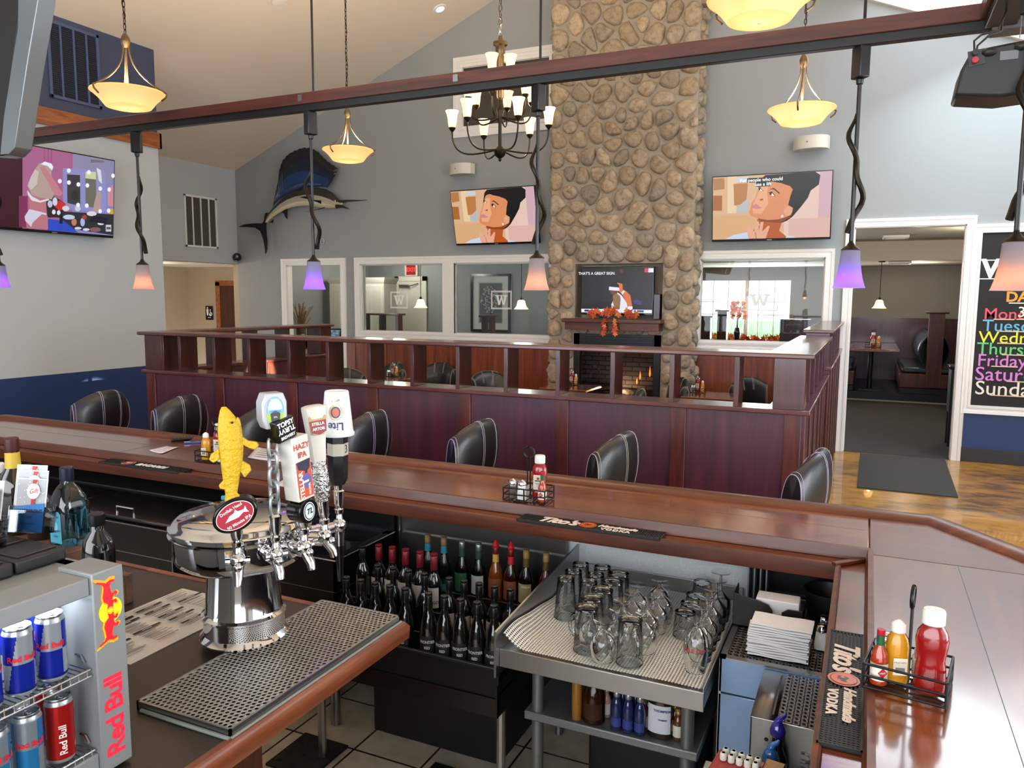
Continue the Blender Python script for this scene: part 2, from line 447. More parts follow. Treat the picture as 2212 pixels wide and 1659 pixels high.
for y in (SKY_[0], SKY_[1]-.03):
    xa, xb = SKX; mb.prism([(xa, ztop(xa)), (xb, ztop(xb)), (xb, ztop(xb)+.2), (xa, ztop(xa)+.2)], 0, .03, tr(0, y+.03, 0) @ rotx(PI/2))
ST(mb.build('trim_9', m_white))
# right wall and the wall behind, with the windows the daylight comes through
mb = MB()
for y0, y1, z0, z1 in ((Y0, YB, 0, .9), (Y0, YB, 2.95, 3.6), (Y0, -.8, .9, 2.95), (7.2, YB, .9, 2.95), (3.0, 3.2, .9, 2.95)): mb.box((XR, y0, z0), (XR+.12, y1, z1))
ST(mb.build('wall_right', m_grey2))
mb = MB(); wall_strips(mb, XL, XR, [(-7.0, 3.5, .9, 3.5)], Y0-.12, Y0, extra=(-3.62,), top=lambda x: min(ztop(x), 9)); ST(mb.build('wall_front', m_grey2))
# floors
def stained():
    m, nt, b = newmat('stained concrete')
    v = coords(nt); n1 = noise(nt, coords(nt, (.55, 1, 1)), 1.5, 8, .68, .8); n2 = noise(nt, coords(nt, (.6, 1.2, 1)), 7, 8, .7, .6)
    mx = ND(nt, 'ShaderNodeMath', operation='MULTIPLY_ADD'); mx.inputs[1].default_value = .45
    nt.links.new(n2, mx.inputs[0]); 
    m2 = ND(nt, 'ShaderNodeMath', operation='MULTIPLY'); m2.inputs[1].default_value = .55; nt.links.new(n1, m2.inputs[0]); nt.links.new(m2.outputs[0], mx.inputs[2])
    nt.links.new(ramp(nt, mx.outputs[0], [(.34, '#3f3026'), (.42, '#6b4c2a'), (.48, '#9a6a24'), (.56, '#b98530'), (.7, '#c9993f')]), b.inputs['Base Color'])
    b.inputs['Roughness'].default_value = .3; b.inputs['Coat Weight'].default_value = .35
    return m
ST(B((-12.7, Y0, -.1), (XR, YB, 0), 'floor', stained()))
def tiles():
    m, nt, b = newmat('floor tiles'); br = ND(nt, 'ShaderNodeTexBrick'); br.offset = 0
    v = coords(nt); mp = v.node; mp.inputs['Location'].default_value = (1.92+.33, -2.56+.33*4, 0)
    nt.links.new(v, br.inputs['Vector'])
    for k, c in ((1, '#c6bba8'), (2, '#bab09c'), (3, '#1c1a17')): br.inputs[k].default_value = (*lin(c), 1)
    br.inputs['Scale'].default_value = 1; br.inputs['Mortar Size'].default_value = .005; br.inputs['Brick Width'].default_value = .33; br.inputs['Row Height'].default_value = .33
    nz = noise(nt, coords(nt), 9, 5); mixn = ND(nt, 'ShaderNodeMixRGB', blend_type='MULTIPLY'); mixn.inputs[0].default_value = .6
    nt.links.new(br.outputs[0], mixn.inputs[1]); nt.links.new(ramp(nt, nz, [(.3, '#c4bcb0'), (.6, '#ffffff')]), mixn.inputs[2]); nt.links.new(mixn.outputs[0], b.inputs['Base Color'])
    b.inputs['Roughness'].default_value = .4; return m
ST(B((-6.0, -1.5, 0), (.2, 3.16, .004), 'floor_tiles', tiles()))
def carpet():
    m, nt, b = newmat('dark carpet'); f = noise(nt, coords(nt, (1.5, 22, 1)), 3, 4, .6)
    nt.links.new(ramp(nt, f, [(.3, '#1d1e1e'), (.55, '#2f302f'), (.75, '#454541')]), b.inputs['Base Color']); b.inputs['Roughness'].default_value = .95
    return m
ST(B((-10.3, YB, -.1), (XR, 19.2, .003), 'floor_carpet', carpet()))
mb = MB(); mb.box((DX[1]+.1, YB-.02, 0), (XR, YB, .17)); ST(mb.build('baseboard_back', m_black, bevel=.004))
mb = MB(); mb.box((DX[1]+.11, YB-.006, .17), (XR, YB, .585)); ST(mb.build('trim_10', m_navy))
# ---------------------------------------------------------------- rooms beyond the back wall
m_g3 = P('grey paint back room', '#858b8d', .6)
mb = MB(); mb.box((-10.3, 14.6, 0), (-4.0, 14.72, 2.9)); mb.box((-4.12, YB+.12, 0), (-4.0, 14.72, 2.9)); mb.box((-10.42, YB+.12, 0), (-10.3, 14.72, 2.9))
ST(mb.build('wall_back_room', m_g3))
ST(B((-10.42, YB+.12, 2.8), (-4.0, 14.72, 2.9), 'ceiling_back_room', m_ceil))
BYW = 19.0
mb = MB(); wx = (at(1508, 660, y=BYW).x, at(1706, 660, y=BYW).x); WZ5 = (at(1600, 738, y=BYW).z, at(1600, 606, y=BYW).z)
wall_strips(mb, -4.0, XR, [(wx[0], wx[1], WZ5[0], WZ5[1])], BYW, BYW+.12, top=lambda x: 3.1)
mb.box((XR, YB+.12, 0), (XR+.12, BYW, 3.1)); mb.box((-4.12, 14.72, 0), (-4.0, BYW, 3.1))
ST(mb.build('wall_booth_room', P('taupe grey paint', '#8d8a83', .6)))
mb = MB(); mb.box((-4.0, YB+.12, 3.02), (XR, BYW, 3.1)); mb.box((-4.0, 16.2, 2.66), (XR, BYW, 3.02)); ST(mb.build('ceiling_booth_room', P('warm white ceiling', '#d8d0bd', .8)))
mb = MB(); mb.box((wx[0], BYW, WZ5[0]), (wx[1], BYW+.05, WZ5[0]+.04)); xm_ = at(1612, 660, y=BYW).x; mb.box((xm_-.04, BYW+.02, WZ5[0]), (xm_+.04, BYW+.06, WZ5[1]))
for k in (1, 2, 4, 5): mb.box((wx[0]+(wx[1]-wx[0])*k/6-.008, BYW+.03, WZ5[0]), (wx[0]+(wx[1]-wx[0])*k/6+.008, BYW+.05, WZ5[1]))
for z in (1.55, 1.85): mb.box((wx[0], BYW+.03, z), (wx[1], BYW+.05, z+.014))
w5 = ST(mb.build('window_5', m_white))
B((wx[0], BYW+.06, WZ5[0]), (wx[1], BYW+.066, WZ5[1]), 'pane', m_glasspane, w5)
ST(B((-30, BYW+.2, -.4), (30, 80, -.3), 'floor_outdoors', P('pale parking lot and grass', '#9fae86', .9)))
# ================================================================ THE BAR
m_maho = wood('mahogany bar top', '#50230d', '#74391a', '#90562b', 'x', .22, 1.0, .55, .10)
m_mahoy = wood('mahogany bar top along', '#4d230f', '#6c3719', '#865028', 'y', .22, 1.0, .55, .10)
m_mahod = wood('mahogany moulding', '#3a1609', '#552611', '#6f371d', 'x', .42, .15, .9)
m_steel = P('brushed steel', '#a9abac', .3, 1, bmp=(60, .05, .002))
m_steeld = P('dark stainless steel', '#4a4a4c', .33, 1, bmp=(60, .05, .002))
m_blackmetal = P('black powder coat', '#131314', .38)
m_rubber = P('black rubber', '#111112', .55, bmp=(500, .15, .001))
m_chrome = P('polished chrome', '#d8d8da', .06, 1)
m_leather = P('black leather', '#1a1b1b', .36, bmp=(260, .2, .0015), coat=.15)
m_stitch = P('pale stitching', '#b9b6ae', .7)
bar = T('bar_counter', 'long U-shaped mahogany bar counter with raised armrest rails', 'bar counter')
RX, RY = .045, 2.925           # inner edges of the raised tops (wing along Y, front along X)
outer = [(-5.98, -.6), (-5.98, 2.79), (-5.53, 3.40), (.265, 3.40), (.73, 2.78), (.73, -.6)]
mb = MB()
mb.prism([(-5.55, RY), (-5.55, 3.44), (RX-.0008, 3.44), (RX-.0008, RY)], 1.03, 1.07)
o_ = mb.build('worktop', m_maho, bar, bevel=.004)
mb = MB(); mb.prism([(RX+.0008, -.6), (RX+.0008, 2.872), (.75, 2.872), (.75, -.6)], 1.03, 1.07)
mb.build('worktop', m_mahoy, bar, bevel=.004)
mb = MB(); mb.prism([(RX+.0008, 2.8735), (RX+.0008, 3.44), (.28, 3.44), (.71, 2.8735)], 1.03, 1.07)
mb.build('worktop', wood('mahogany corner', '#4d251a', '#66352a', '#7c4738', 'x', .22, .7, .5, .12), bar, bevel=.003)
mb = MB(); mb.prism([(-5.98, -.6), (-5.98, 2.79), (-5.552, 3.42), (-5.552, 2.6), (-5.3, 2.3), (-5.3, -.6)], 1.03, 1.07); mb.build('worktop', m_mahoy, bar, bevel=.003)
# armrest moulding on the guests' side
prof = [(-.035, 1.03), (-.035, 1.072), (-.02, 1.086), (.0, 1.094), (.028, 1.094), (.05, 1.08), (.058, 1.055), (.05, 1.03)]
MB().sweep(outer, prof).build('armrest_rail', m_mahod, bar, ang=50)
# stepped moulding down to the drip rail and the drip rail itself, bartender side
inner = [(-5.3, -.6), (-5.3, RY), (RX, RY), (RX, -.6)][::-1]
MB().sweep(inner, [(-.012, 1.03), (-.012, 1.0725), (.004, 1.0725), (.008, 1.055), (.012, 1.03)]).build('step_moulding', m_mahod, bar, ang=50)
MB().sweep(inner, [(-.02, .985), (-.02, 1.028), (.087, 1.028), (.087, .985)]).build('drip_rail', m_maho, bar, bevel=.003)
MB().sweep(inner, [(.087, .978), (.087, 1.0335), (.0925, 1.0375), (.1045, 1.0345), (.107, .99), (.104, .978)]).build('rail_lip', m_mahod, bar, ang=50)
MB().box((-.075, -.012, 0), (.075, .012, .014), tr(-.012, 2.868, 1.0285) @ rotz(PI/4)).build('mitre_block', m_mahod, bar, bevel=.003)
# seam lines let into the top
mb = MB()
for a, b in ((at(217, 985, z=1.07), at(300, 958, z=1.07)), (at(1095, 1092, z=1.07), at(1178, 1062, z=1.07))):
    mb.box((a.x-.001, RY+.02, 1.07), (a.x+.001, 3.39, 1.0705))
mb.box((.311, -.6, 1.07), (.3125, 2.87, 1.0705))
mb.box((-5.5, 3.17, 1.07), (.03, 3.1715, 1.0703))
mb.build('seam', m_black, bar)
# die wall under the bar, guests' side panels
mb = MB(); mb.sweep([(-5.85, -.6), (-5.85, 2.75), (-5.48, 3.26), (.20, 3.26), (.6, 2.73), (.6, -.6)], [(-.06, .0), (-.06, 1.03), (0, 1.03), (0, 0)])
mb.build('front_panel', m_dark, bar)
mb = MB(); mb.box((-5.3, 3.13, 0), (.14, 3.2, 1.03)); mb.box((.13, -.6, 0), (.2, 3.2, 1.03)); mb.build('inner_panel', P('dark laminate', '#17181a', .35), bar)
mb = MB(); mb.box((-2.03, 3.118, .62), (-1.155, 3.13, 1.0)); mb.box((-3.0, 3.118, .62), (-2.035, 3.13, 1.0))
st = mb.build('steel_backsplash', P('warm dark steel', '#77736e', .36, 1, bmp=(40, .1, .003)), bar); 
mb = MB(); mb.box((-2.02, 3.106, .80), (-1.17, 3.118, .806)); mb.box((-2.036, 3.106, .62), (-2.03, 3.118, 1.0)); mb.build('trim_strip', m_steel, bar)
def speck():
    m, nt, b = newmat('speckled white panel'); f = noise(nt, coords(nt), 260, 2, .5)
    nt.links.new(ramp(nt, f, [(.62, '#bfc2c2'), (.72, '#f4f6f6')]), b.inputs['Base Color']); b.inputs['Roughness'].default_value = .4
    bump(nt, b, noise(nt, coords(nt), 130, 2), .3, .003); return m
MB().box((-1.15, 3.116, .62), (-.383, 3.13, 1.0)).build('white_backsplash', speck(), bar)
MB().box((-1.163, 3.1, .6), (-1.15, 3.118, 1.0)).build('trim_strip', m_steel, bar)
MB().box((-.383, 3.08, .6), (-.36, 3.118, 1.0)).build('trim_strip', m_steel, bar)
MB().box((-.36, 3.116, .62), (.13, 3.13, 1.0)).build('steel_backsplash', m_steeld, bar)

# ================================================================ HALF-WALL OF THE DINING AREA
m_capx, m_capy = m_darkx, m_darky
def pilasters(mb, px, a, b, y): pass
par = T('booth_partition', 'dark wood U-shaped half wall with open slots around the dining area', 'partition')
XA, XC, YA = -6.05, -.335, 5.03; ZL, ZC = 1.262, 1.612; YE = 7.5; TH = .2
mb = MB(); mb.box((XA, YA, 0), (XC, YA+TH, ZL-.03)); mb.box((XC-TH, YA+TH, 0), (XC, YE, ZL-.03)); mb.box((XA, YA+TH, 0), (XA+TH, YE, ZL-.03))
mb.build('panel', wood('glow tinted mahogany panel', '#2c1216', '#43191f', '#562429', 'z', .46, .2, .5, .4), par)  # plum tint put into the wood so the purple lamp glow shows on it
mb = MB()
pil = [at(px, 900, y=YA).x for px in (470, 625, 795, 992, 1200, 1449)]
pil = [XA+.03] + pil + [XC-.11]
m_mid = wood('mid mahogany', '#34150e', '#4f2318', '#693022', 'z', .35, .35, .8)
for x in pil: B((x, YA-.014, .0), (x+.1, YA, ZL-.03), 'stile', m_mid, par, .002)
B((XA, YA-.012, 0), (XC, YA, .14), 'kickboard', m_mid, par)
for y in (YA, 5.55, 6.05, 6.6, 7.1, 7.42): B((XC, y, 0), (XC+.014, y+.08, ZL-.03), 'stile', m_mid, par, .002)
for y in (5.2, 5.8, 6.4, 7.0): B((XA+TH, y, 0), (XA+TH+.012, y+.09, ZL-.03), 'stile', m_mid, par, .002)
mb.bm.free()
U_ = [(XA-.02, YE+.02), (XA-.02, YA-.035), (XC+.04, YA-.035), (XC+.04, YE+.02), (XC-TH-.025, YE+.02), (XC-TH-.025, YA+TH+.025), (XA+TH+.025, YA+TH+.025), (XA+TH+.025, YE+.02)]
MB().prism(U_, ZL-.03, ZL).build('ledge', m_capx, par, bevel=.006)
U2 = [(XA-.05, YE+.03), (XA-.05, YA-.04), (XC+.05, YA-.04), (XC+.05, YE+.03), (XC-TH-.03, YE+.03), (XC-TH-.03, YA+TH+.03), (XA+TH+.03, YA+TH+.03), (XA+TH+.03, YE+.03)]
MB().prism(U2, ZC-.032, ZC).build('cap', m_capx, par, bevel=.008)
posts = [at(px, 800, y=YA).x for px in (350, 386, 460, 535, 621, 704, 793, 886, 984, 1088, 1200, 1318, 1446, 1586)]
for x in posts: MB().box((x, YA, ZL), (x+.032, YA+TH-.005, ZC-.032)).build('post', m_dark, par, bevel=.002)
MB().box((XA, YA, ZL), (posts[0], YA+TH, ZC-.032)).build('end_block', m_dark, par, bevel=.002)
MB().box((at(1672, 800, y=YA).x, YA, ZL), (XC, YA+TH, ZC-.032)).build('end_block', m_dark, par, bevel=.002)
for y in (5.5, 6.0, 6.5, 7.0): MB().box((XC-TH+.01, y, ZL), (XC, y+.032, ZC-.032)).build('post', m_dark, par, bevel=.002)
MB().box((XC-TH, 7.36, ZL), (XC, 7.5, ZC-.032)).build('end_block', m_dark, par, bevel=.002)
for y in (5.75, 6.25, 6.75): MB().box((XA, y, ZL), (XA+TH-.01, y+.032, ZC-.032)).build('post', m_dark, par, bevel=.002)
MB().box((XA, 7.3, ZL), (XA+TH, 7.5, ZC-.032)).build('end_block', m_dark, par, bevel=.002)
pr2 = T('booth_partition', 'short dark wood half wall with open slots beside the wide doorway', 'partition')
Xc = -.315; Z2, L2 = 1.666, 1.325
B((Xc-TH, 7.56, 0), (Xc, YB-.035, L2-.03), 'panel', m_dark, pr2)
mb = MB()
for y in (7.56, 8.1, 8.7, 9.3, 9.9, 10.5): B((Xc, y, 0), (Xc+.014, y+.09, L2-.03), 'stile', m_mid, pr2, .002)
mb.bm.free()
B((Xc-TH-.03, 7.545, L2-.03), (Xc+.035, YB-.036, L2), 'ledge', m_capy, pr2, .006)
B((Xc-TH-.03, 7.54, Z2-.032), (Xc+.04, YB-.036, Z2), 'cap', m_capy, pr2, .008)
for y in (8.25, 8.95, 9.65): B((Xc-TH+.01, y, L2), (Xc, y+.035, Z2-.032), 'post', m_dark, pr2)
B((Xc-TH, 7.57, L2), (Xc, 7.66, Z2-.032), 'end_block', m_dark, pr2); B((Xc-TH, 10.35, L2), (Xc, YB-.04, Z2-.032), 'end_block', m_dark, pr2)

# ================================================================ STONE FIREPLACE
fp = T('stone_fireplace', 'tall river stone chimney breast with mantel and gas fire', 'fireplace', (0, 0, 0))
FX0, FX1, FY = -4.17, -2.15, 10.36
NX = (-3.80, -2.545); NZ = (1.655, 2.41); BX = (-3.80, -2.55); BZ = (.28, 1.44)
m_mortar = P('pale mortar', '#a99f8e', .85, bmp=(40, .8, .012))
mb = MB(); zt = 6.9
for a, b in (((FX0, FY, 0), (NX[0], YB, 5.7)), ((NX[1], FY, 0), (FX1, YB, 5.7)), ((NX[0], FY, 0), (NX[1], YB, BZ[0])), ((NX[0], FY, BZ[1]), (NX[1], YB, NZ[0])), ((NX[0], FY, NZ[1]), (NX[1], YB, 5.7))): mb.box(a, b)
mb.prism([(FX0, 5.7), (FX1, 5.7), (FX1, ztop(FX1)), (-3.62, ztop(-3.62)), (FX0, ztop(FX0))], 0, YB-FY, tr(0, YB, 0) @ rotx(PI/2))
mb.box((NX[0], YB-.03, NZ[0]), (NX[1], YB, NZ[1]))
mb.build('mortar', m_mortar, fp)
def clip(poly, p, n):
    out = []
    for i in range(len(poly)):
        a, b = poly[i-1], poly[i]; da = (a[0]-p[0])*n[0]+(a[1]-p[1])*n[1]; db = (b[0]-p[0])*n[0]+(b[1]-p[1])*n[1]
        if (da < 0) != (db < 0):
            t = da/(da-db); out.append((a[0]+(b[0]-a[0])*t, a[1]+(b[1]-a[1])*t))
        if db < 0: out.append(b)
    return out
def cells(x0, x1, z0, z1, holes, sp, rnd, edge=True):
    def ok(p): return x0 <= p[0] <= x1 and z0 <= p[1] <= z1 and not any(h[0] < p[0] < h[1] and h[2] < p[1] < h[3] for h in holes)
    pts = []
    if edge:
        for x in (x0+.125, x1-.125):
            z = z0+.1
            while z < z1: pts.append((x+rnd.uniform(-.02, .02), z)); z += rnd.uniform(.26, .40)
        for h in holes:
            x = h[0]+.1
            while x < h[1]:
                for z in (h[3]+.12,):
                    if ok((x, z)): pts.append((x, z))
                x += rnd.uniform(.22, .30)
            z = h[2]+.05
            while z < h[3]:
                for x in (h[0]-.115, h[1]+.115): pts.append((x, z))
                z += rnd.uniform(.24, .34)
    for _ in range(9000):
        p = (rnd.uniform(x0, x1), rnd.uniform(z0, z1)); r = sp*rnd.choice((.62, .8, 1, 1.2))
        if ok(p) and all((p[0]-q[0])**2+(p[1]-q[1])**2 > r*r for q in pts): pts.append(p)
    out = []
    for i, p in enumerate(pts):
        poly = [(x0, z0), (x1, z0), (x1, z1), (x0, z1)]
        for j, q in enumerate(pts):
            if i != j and abs(q[0]-p[0]) < 1 and abs(q[1]-p[1]) < 1:
                n = (q[0]-p[0], q[1]-p[1]); poly = clip(poly, ((p[0]+q[0])/2, (p[1]+q[1])/2), n)
        for h in holes:
            ds = [(h[0]-p[0], (1, 0), (h[0], 0)), (p[0]-h[1], (-1, 0), (h[1], 0)), (h[2]-p[1], (0, 1), (0, h[2])), (p[1]-h[3], (0, -1), (0, h[3]))]
            d = max(ds); 
            if d[0] > -.001: poly = clip(poly, d[2], d[1])
        if len(poly) > 2: out.append((p, poly))
    return out
def stones(mb, cs, M_, rnd, gap=.017, over=0):
    pal = ['#c4b49b', '#b9ad9a', '#cdbb9f', '#afa593', '#c0ac92', '#cab89f', '#aba08e', '#c2b4a1', '#b8a88f', '#d2bfa3']
    for p, poly in cs:
        cx = sum(q[0] for q in poly)/len(poly); cy = sum(q[1] for q in poly)/len(poly)
        for _ in range(2):
            poly = [q for i in range(len(poly)) for q in ((poly[i-1][0]*.72+poly[i][0]*.28, poly[i-1][1]*.72+poly[i][1]*.28), (poly[i-1][0]*.28+poly[i][0]*.72, poly[i-1][1]*.28+poly[i][1]*.72))]
        rr = [math.hypot(q[0]-cx, q[1]-cy) for q in poly]; mean = sum(rr)/len(rr)
        if mean < .035: continue
        g = rnd.uniform(gap*.7, gap*1.6); h = rnd.uniform(.05, .085)*min(1.2, mean/.11); N = 20
        ang = sorted((math.atan2(q[1]-cy, q[0]-cx), r) for q, r in zip(poly, rr))
        def rad(a):
            for (a0, r0), (a1, r1) in zip(ang, ang[1:]+[(ang[0][0]+2*PI, ang[0][1])]):
                if a0 <= a < a1: return r0+(r1-r0)*(a-a0)/max(a1-a0, 1e-6)
            return ang[-1][1]
        c = lin(rnd.choice(pal)); k = rnd.uniform(.85, 1.12); mb.c = tuple(v*k for v in c)
        ph = [rnd.uniform(0, 6.28) for _ in range(4)]; rings = []
        for s_, hh in ((1.0, -.03), (1.0, .25), (.95, .6), (.80, .86), (.52, .98)):
            ring = []
            for i in range(N):
                a = -PI+2*PI*i/N; r = max(rad(a)-g, .02)*s_*(1+.03*math.sin(3*a+ph[0])+.02*math.sin(7*a+ph[1]))
                z = h*hh*(1+.14*math.sin(2*a+ph[2])+.08*math.sin(5*a+ph[3])) if hh > 0 else hh*.6
                ring.append(mb.v(M_ @ Vector((cx+r*math.cos(a), cy+r*math.sin(a), z))))
            rings.append(ring)
        for a, b in zip(rings, rings[1:]):
            for i in range(N): mb.f([a[i], a[(i+1) % N], b[(i+1) % N], b[i]])
        ct = mb.v(M_ @ Vector((cx, cy, h)))
        for i in range(N): mb.f([rings[-1][i], rings[-1][(i+1) % N], ct])
def stonemat():
    m, nt, b = newmat('river stone'); a = ND(nt, 'ShaderNodeAttribute'); a.attribute_name = 'Col'
    n1 = noise(nt, coords(nt), 14, 8, .7); mx = ND(nt, 'ShaderNodeMixRGB', blend_type='MULTIPLY'); mx.inputs[0].default_value = .8
    nt.links.new(a.outputs['Color'], mx.inputs[1]); nt.links.new(ramp(nt, n1, [(.3, '#9e948a'), (.5, '#e4ded6'), (.72, '#ffffff')]), mx.inputs[2])
    nt.links.new(mx.outputs[0], b.inputs['Base Color']); b.inputs['Roughness'].default_value = .8
    bump(nt, b, noise(nt, coords(nt), 26, 9, .72), .9, .02); return m
rn = random.Random(11); mb = MB()
cs = cells(FX0-.03, FX1+.03, .1, ztop(FX1)-.05, [(NX[0], NX[1], NZ[0]-.105, NZ[1]), (BX[0], BX[1], BZ[0], BZ[1]-.02)], .31, rn)
stones(mb, cs, tr(0, FY, 0) @ rotx(PI/2), rn)
rn = random.Random(5)
for X_, sg in ((FX0, -1), (FX1, 1)):
    cs = cells(FY+.0, YB-.0, .1, 6.0, [], .27, rn, edge=False)
    stones(mb, cs, (tr(X_, 0, 0) @ rotz(PI/2) @ rotx(PI/2)) if sg > 0 else (tr(X_, 2*FY+(YB-FY), 0) @ rotz(-PI/2) @ rotx(PI/2)), rn)
mb.build('stones', stonemat(), fp, ang=70)
B((-3.9, FY-.26, 1.60), (-2.49, FY+.02, 1.652), 'mantel_shelf', m_mahod, fp, .008)
mb = MB(); mb.sweep([(-3.86, FY+.01), (-3.86, FY-.22), (-2.53, FY-.22), (-2.53, FY+.01)][::-1], [(0, 1.5), (0, 1.6), (-.05, 1.6), (-.05, 1.585), (-.02, 1.53), (-.02, 1.5)]); mb.box((-3.85, FY-.21, 1.5), (-2.54, FY+.01, 1.6))
mb.build('mantel_moulding', m_mahod, fp)
m_fire = P('black firebox metal', '#0c0c0d', .35)
mb = MB()
for a, b in (((BX[0], FY-.02, BZ[0]), (BX[0]+.09, FY+.1, BZ[1])), ((BX[1]-.09, FY-.02, BZ[0]), (BX[1], FY+.1, BZ[1])), ((BX[0], FY-.02, 1.2), (BX[1], FY+.1, BZ[1])), ((BX[0], FY-.02, BZ[0]), (BX[1], FY+.1, .42))): mb.box(a, b)
for k in range(4): mb.box((BX[0]+.1, FY-.035, 1.22+k*.05), (BX[1]-.1, FY-.02, 1.25+k*.05))
mb.build('fire_surround', m_fire, fp, bevel=.003)
mb = MB()
def brickm():
    m, nt, b = newmat('firebox brick'); br = ND(nt, 'ShaderNodeTexBrick'); nt.links.new(coords(nt, (1, 1, 1), (PI/2, 0, 0)), br.inputs['Vector'])
    for k, c in ((1, '#6b625a'), (2, '#57504a'), (3, '#2d2926')): br.inputs[k].default_value = (*lin(c), 1)
    br.inputs['Scale'].default_value = 1; br.inputs['Brick Width'].default_value = .2; br.inputs['Row Height'].default_value = .065; br.inputs['Mortar Size'].default_value = .008
    nt.links.new(br.outputs[0], b.inputs['Base Color']); b.inputs['Roughness'].default_value = .8; return m
mb.box((BX[0]+.03, YB-.06, .42), (BX[1]-.03, YB-.04, 1.2)); mb.box((BX[0]+.03, FY+.1, .42), (BX[0]+.06, YB-.05, 1.2)); mb.box((BX[1]-.06, FY+.1, .42), (BX[1]-.03, YB-.05, 1.2)); mb.box((BX[0]+.03, FY+.08, .4), (BX[1]-.03, YB-.05, .44))
mb.build('firebox_lining', brickm(), fp)
rn = random.Random(3)
for k in range(7):
    c = Vector((rn.uniform(-3.5, -2.85), rn.uniform(FY+.14, FY+.2), .5+.055*(k % 4))); a = rn.uniform(-.35, .35); L = rn.uniform(.16, .28)
    MB().tube([c+Vector((-L*math.cos(a), .02*rn.uniform(-1, 1), -L*math.sin(a)*.5)), c+Vector((0, .01, .01)), c+Vector((L*math.cos(a), 0, L*math.sin(a)*.5))], [.04, .048, .038], 9).build('log', P('charred log', '#3a3029', .9, bmp=(30, 1, .02)), fp)
light('fire_glow', 'POINT', (-3.1, FY+.12, .62), 9, (1, .62, .34), .05)
m_flame = P('gas flame', '#ffb347', .5, emis='#ff8a2a', es=2.5)
for px_, py_, h in ((1383, 806, .09), (1404, 800, .12), (1376, 816, .06)):
    c = at(px_, py_, y=FY+.16); MB().lathe([(.004, -.03), (.013, 0), (.010, h*.4), (.004, h*.75), (.001, h)], 8, tr(c.x, c.y, c.z-.06)).build('flame', m_flame, fp)
MB().box((BX[0]+.09, FY+.03, .42), (BX[1]-.09, FY+.036, 1.2)).build('fire_glass', glass('fire glass', '#e8eaec', .9, .02, .02), fp)
# ================================================================ LAMPS
m_bronze = P('dark bronze', '#2a241e', .4, .8)
m_bronze2 = P('antique bronze', '#6d5a42', .35, .9)
m_bowl = shade('amber frosted bowl', '#f3dab2', .5, '#ffbc6c')
m_cup = shade('ivory frosted cup', '#f6e6cc', .75, '#ffdcae')
def chain(mb, x, y, z0, z1, r=.012, step=.036):
    z = z0; k = 0
    while z < z1:
        M_ = tr(x, y, z) @ rotz(PI/2*(k % 2))
        mb.tube([M_ @ Vector((r*math.cos(a)*.75, 0, (step*.62)*math.sin(a))) for a in [2*PI*i/8 for i in range(8)]], .0028, 5, True); z += step; k += 1
def bowl_lamp(px, py, Y, label, d=.46):
    c = at(px, py, y=Y); zb = 3.19
    t = T('bowl_pendant', label, 'pendant lamp', (c.x, Y, zb), 0, 'amber glass bowl pendants'); R = d/2
    pr = [(.01, -.0), (R*.45, .004), (R*.62, .014), (R*.66, .026), (R*.78, .062), (R*.92, .092), (R, .11)]
    mb = MB(); mb.lathe(pr, 40, cap=False); mb.build('bowl', m_bowl, t)
    MB().tube([(R*math.cos(a), R*math.sin(a), .112) for a in [2*PI*i/40 for i in range(40)]], .006, 6, True).build('bowl_rim', m_bowl, t)
    mb = MB()
    for k in range(3):
        a = .5+2*PI*k/3; pts = []
        for i in range(11):
            s = i/10; r = .02+(R+.012-.02)*(s**2.4); z = .44-.325*s**.9
            pts.append((r*math.cos(a), r*math.sin(a), z))
        mb.tube(pts, .0055, 6)
        e = pts[-1]; mb.tube([e, (e[0]*1.06, e[1]*1.06, e[2]-.005), (e[0]*1.03, e[1]*1.03, e[2]-.03), (e[0]*.9, e[1]*.9, e[2]-.055)], .006, 6)
    mb.build('strap', m_bronze2, t)
    mb = MB(); mb.lathe([(.012, .40), (.026, .42), (.03, .45), (.024, .47), (.012, .49)], 16); mb.cyl((0, 0, .1), (0, 0, .45), .008); mb.build('stem', m_bronze2, t)
    mb = MB(); chain(mb, 0, 0, .5, ztop(c.x)-zb-.02); mb.tube([(.008*math.sin(k*2.1), .008*math.cos(k*1.7), .5+(ztop(c.x)-zb-.52)*k/30) for k in range(31)], .003, 5)
    mb.build('chain', m_bronze, t)
    mb = MB(); mb.lathe([(.01, -.06), (.05, -.03), (.062, .03)], 20, tr(0, 0, ztop(c.x)-zb)); mb.build('ceiling_canopy', m_bronze, t)
    for k in range(3):
        a = 2*PI*k/3+.2; mb = MB(); mb.ball((.085*math.cos(a), .085*math.sin(a), .055), (.024, .024, .03), 10); mb.build('bulb', P('lit bulb', '#fff', .5, emis='#ffc870', es=3), t)
    light('bowl_light', 'SPOT', (c.x, Y, zb+.16), 230, WARM2, .06, rot=(PI, 0, 0), spot=math.radians(165))
    l2 = light('bowl_light', 'POINT', (c.x, Y, zb+.06), .5, WARM, .04)
    return t
bowl_lamp(278, 236, 3.8, 'amber glass bowl pendant nearest the slate blue upper wall')
bowl_lamp(752, 345, 6.08, 'amber glass bowl pendant hanging by the sailfish')
bowl_lamp(1640, 42, 3.8, 'amber glass bowl pendant close above the wood beam, right of the chimney')
bowl_lamp(1730, 268, 6.08, 'amber glass bowl pendant above the white speaker, right of the chimney')
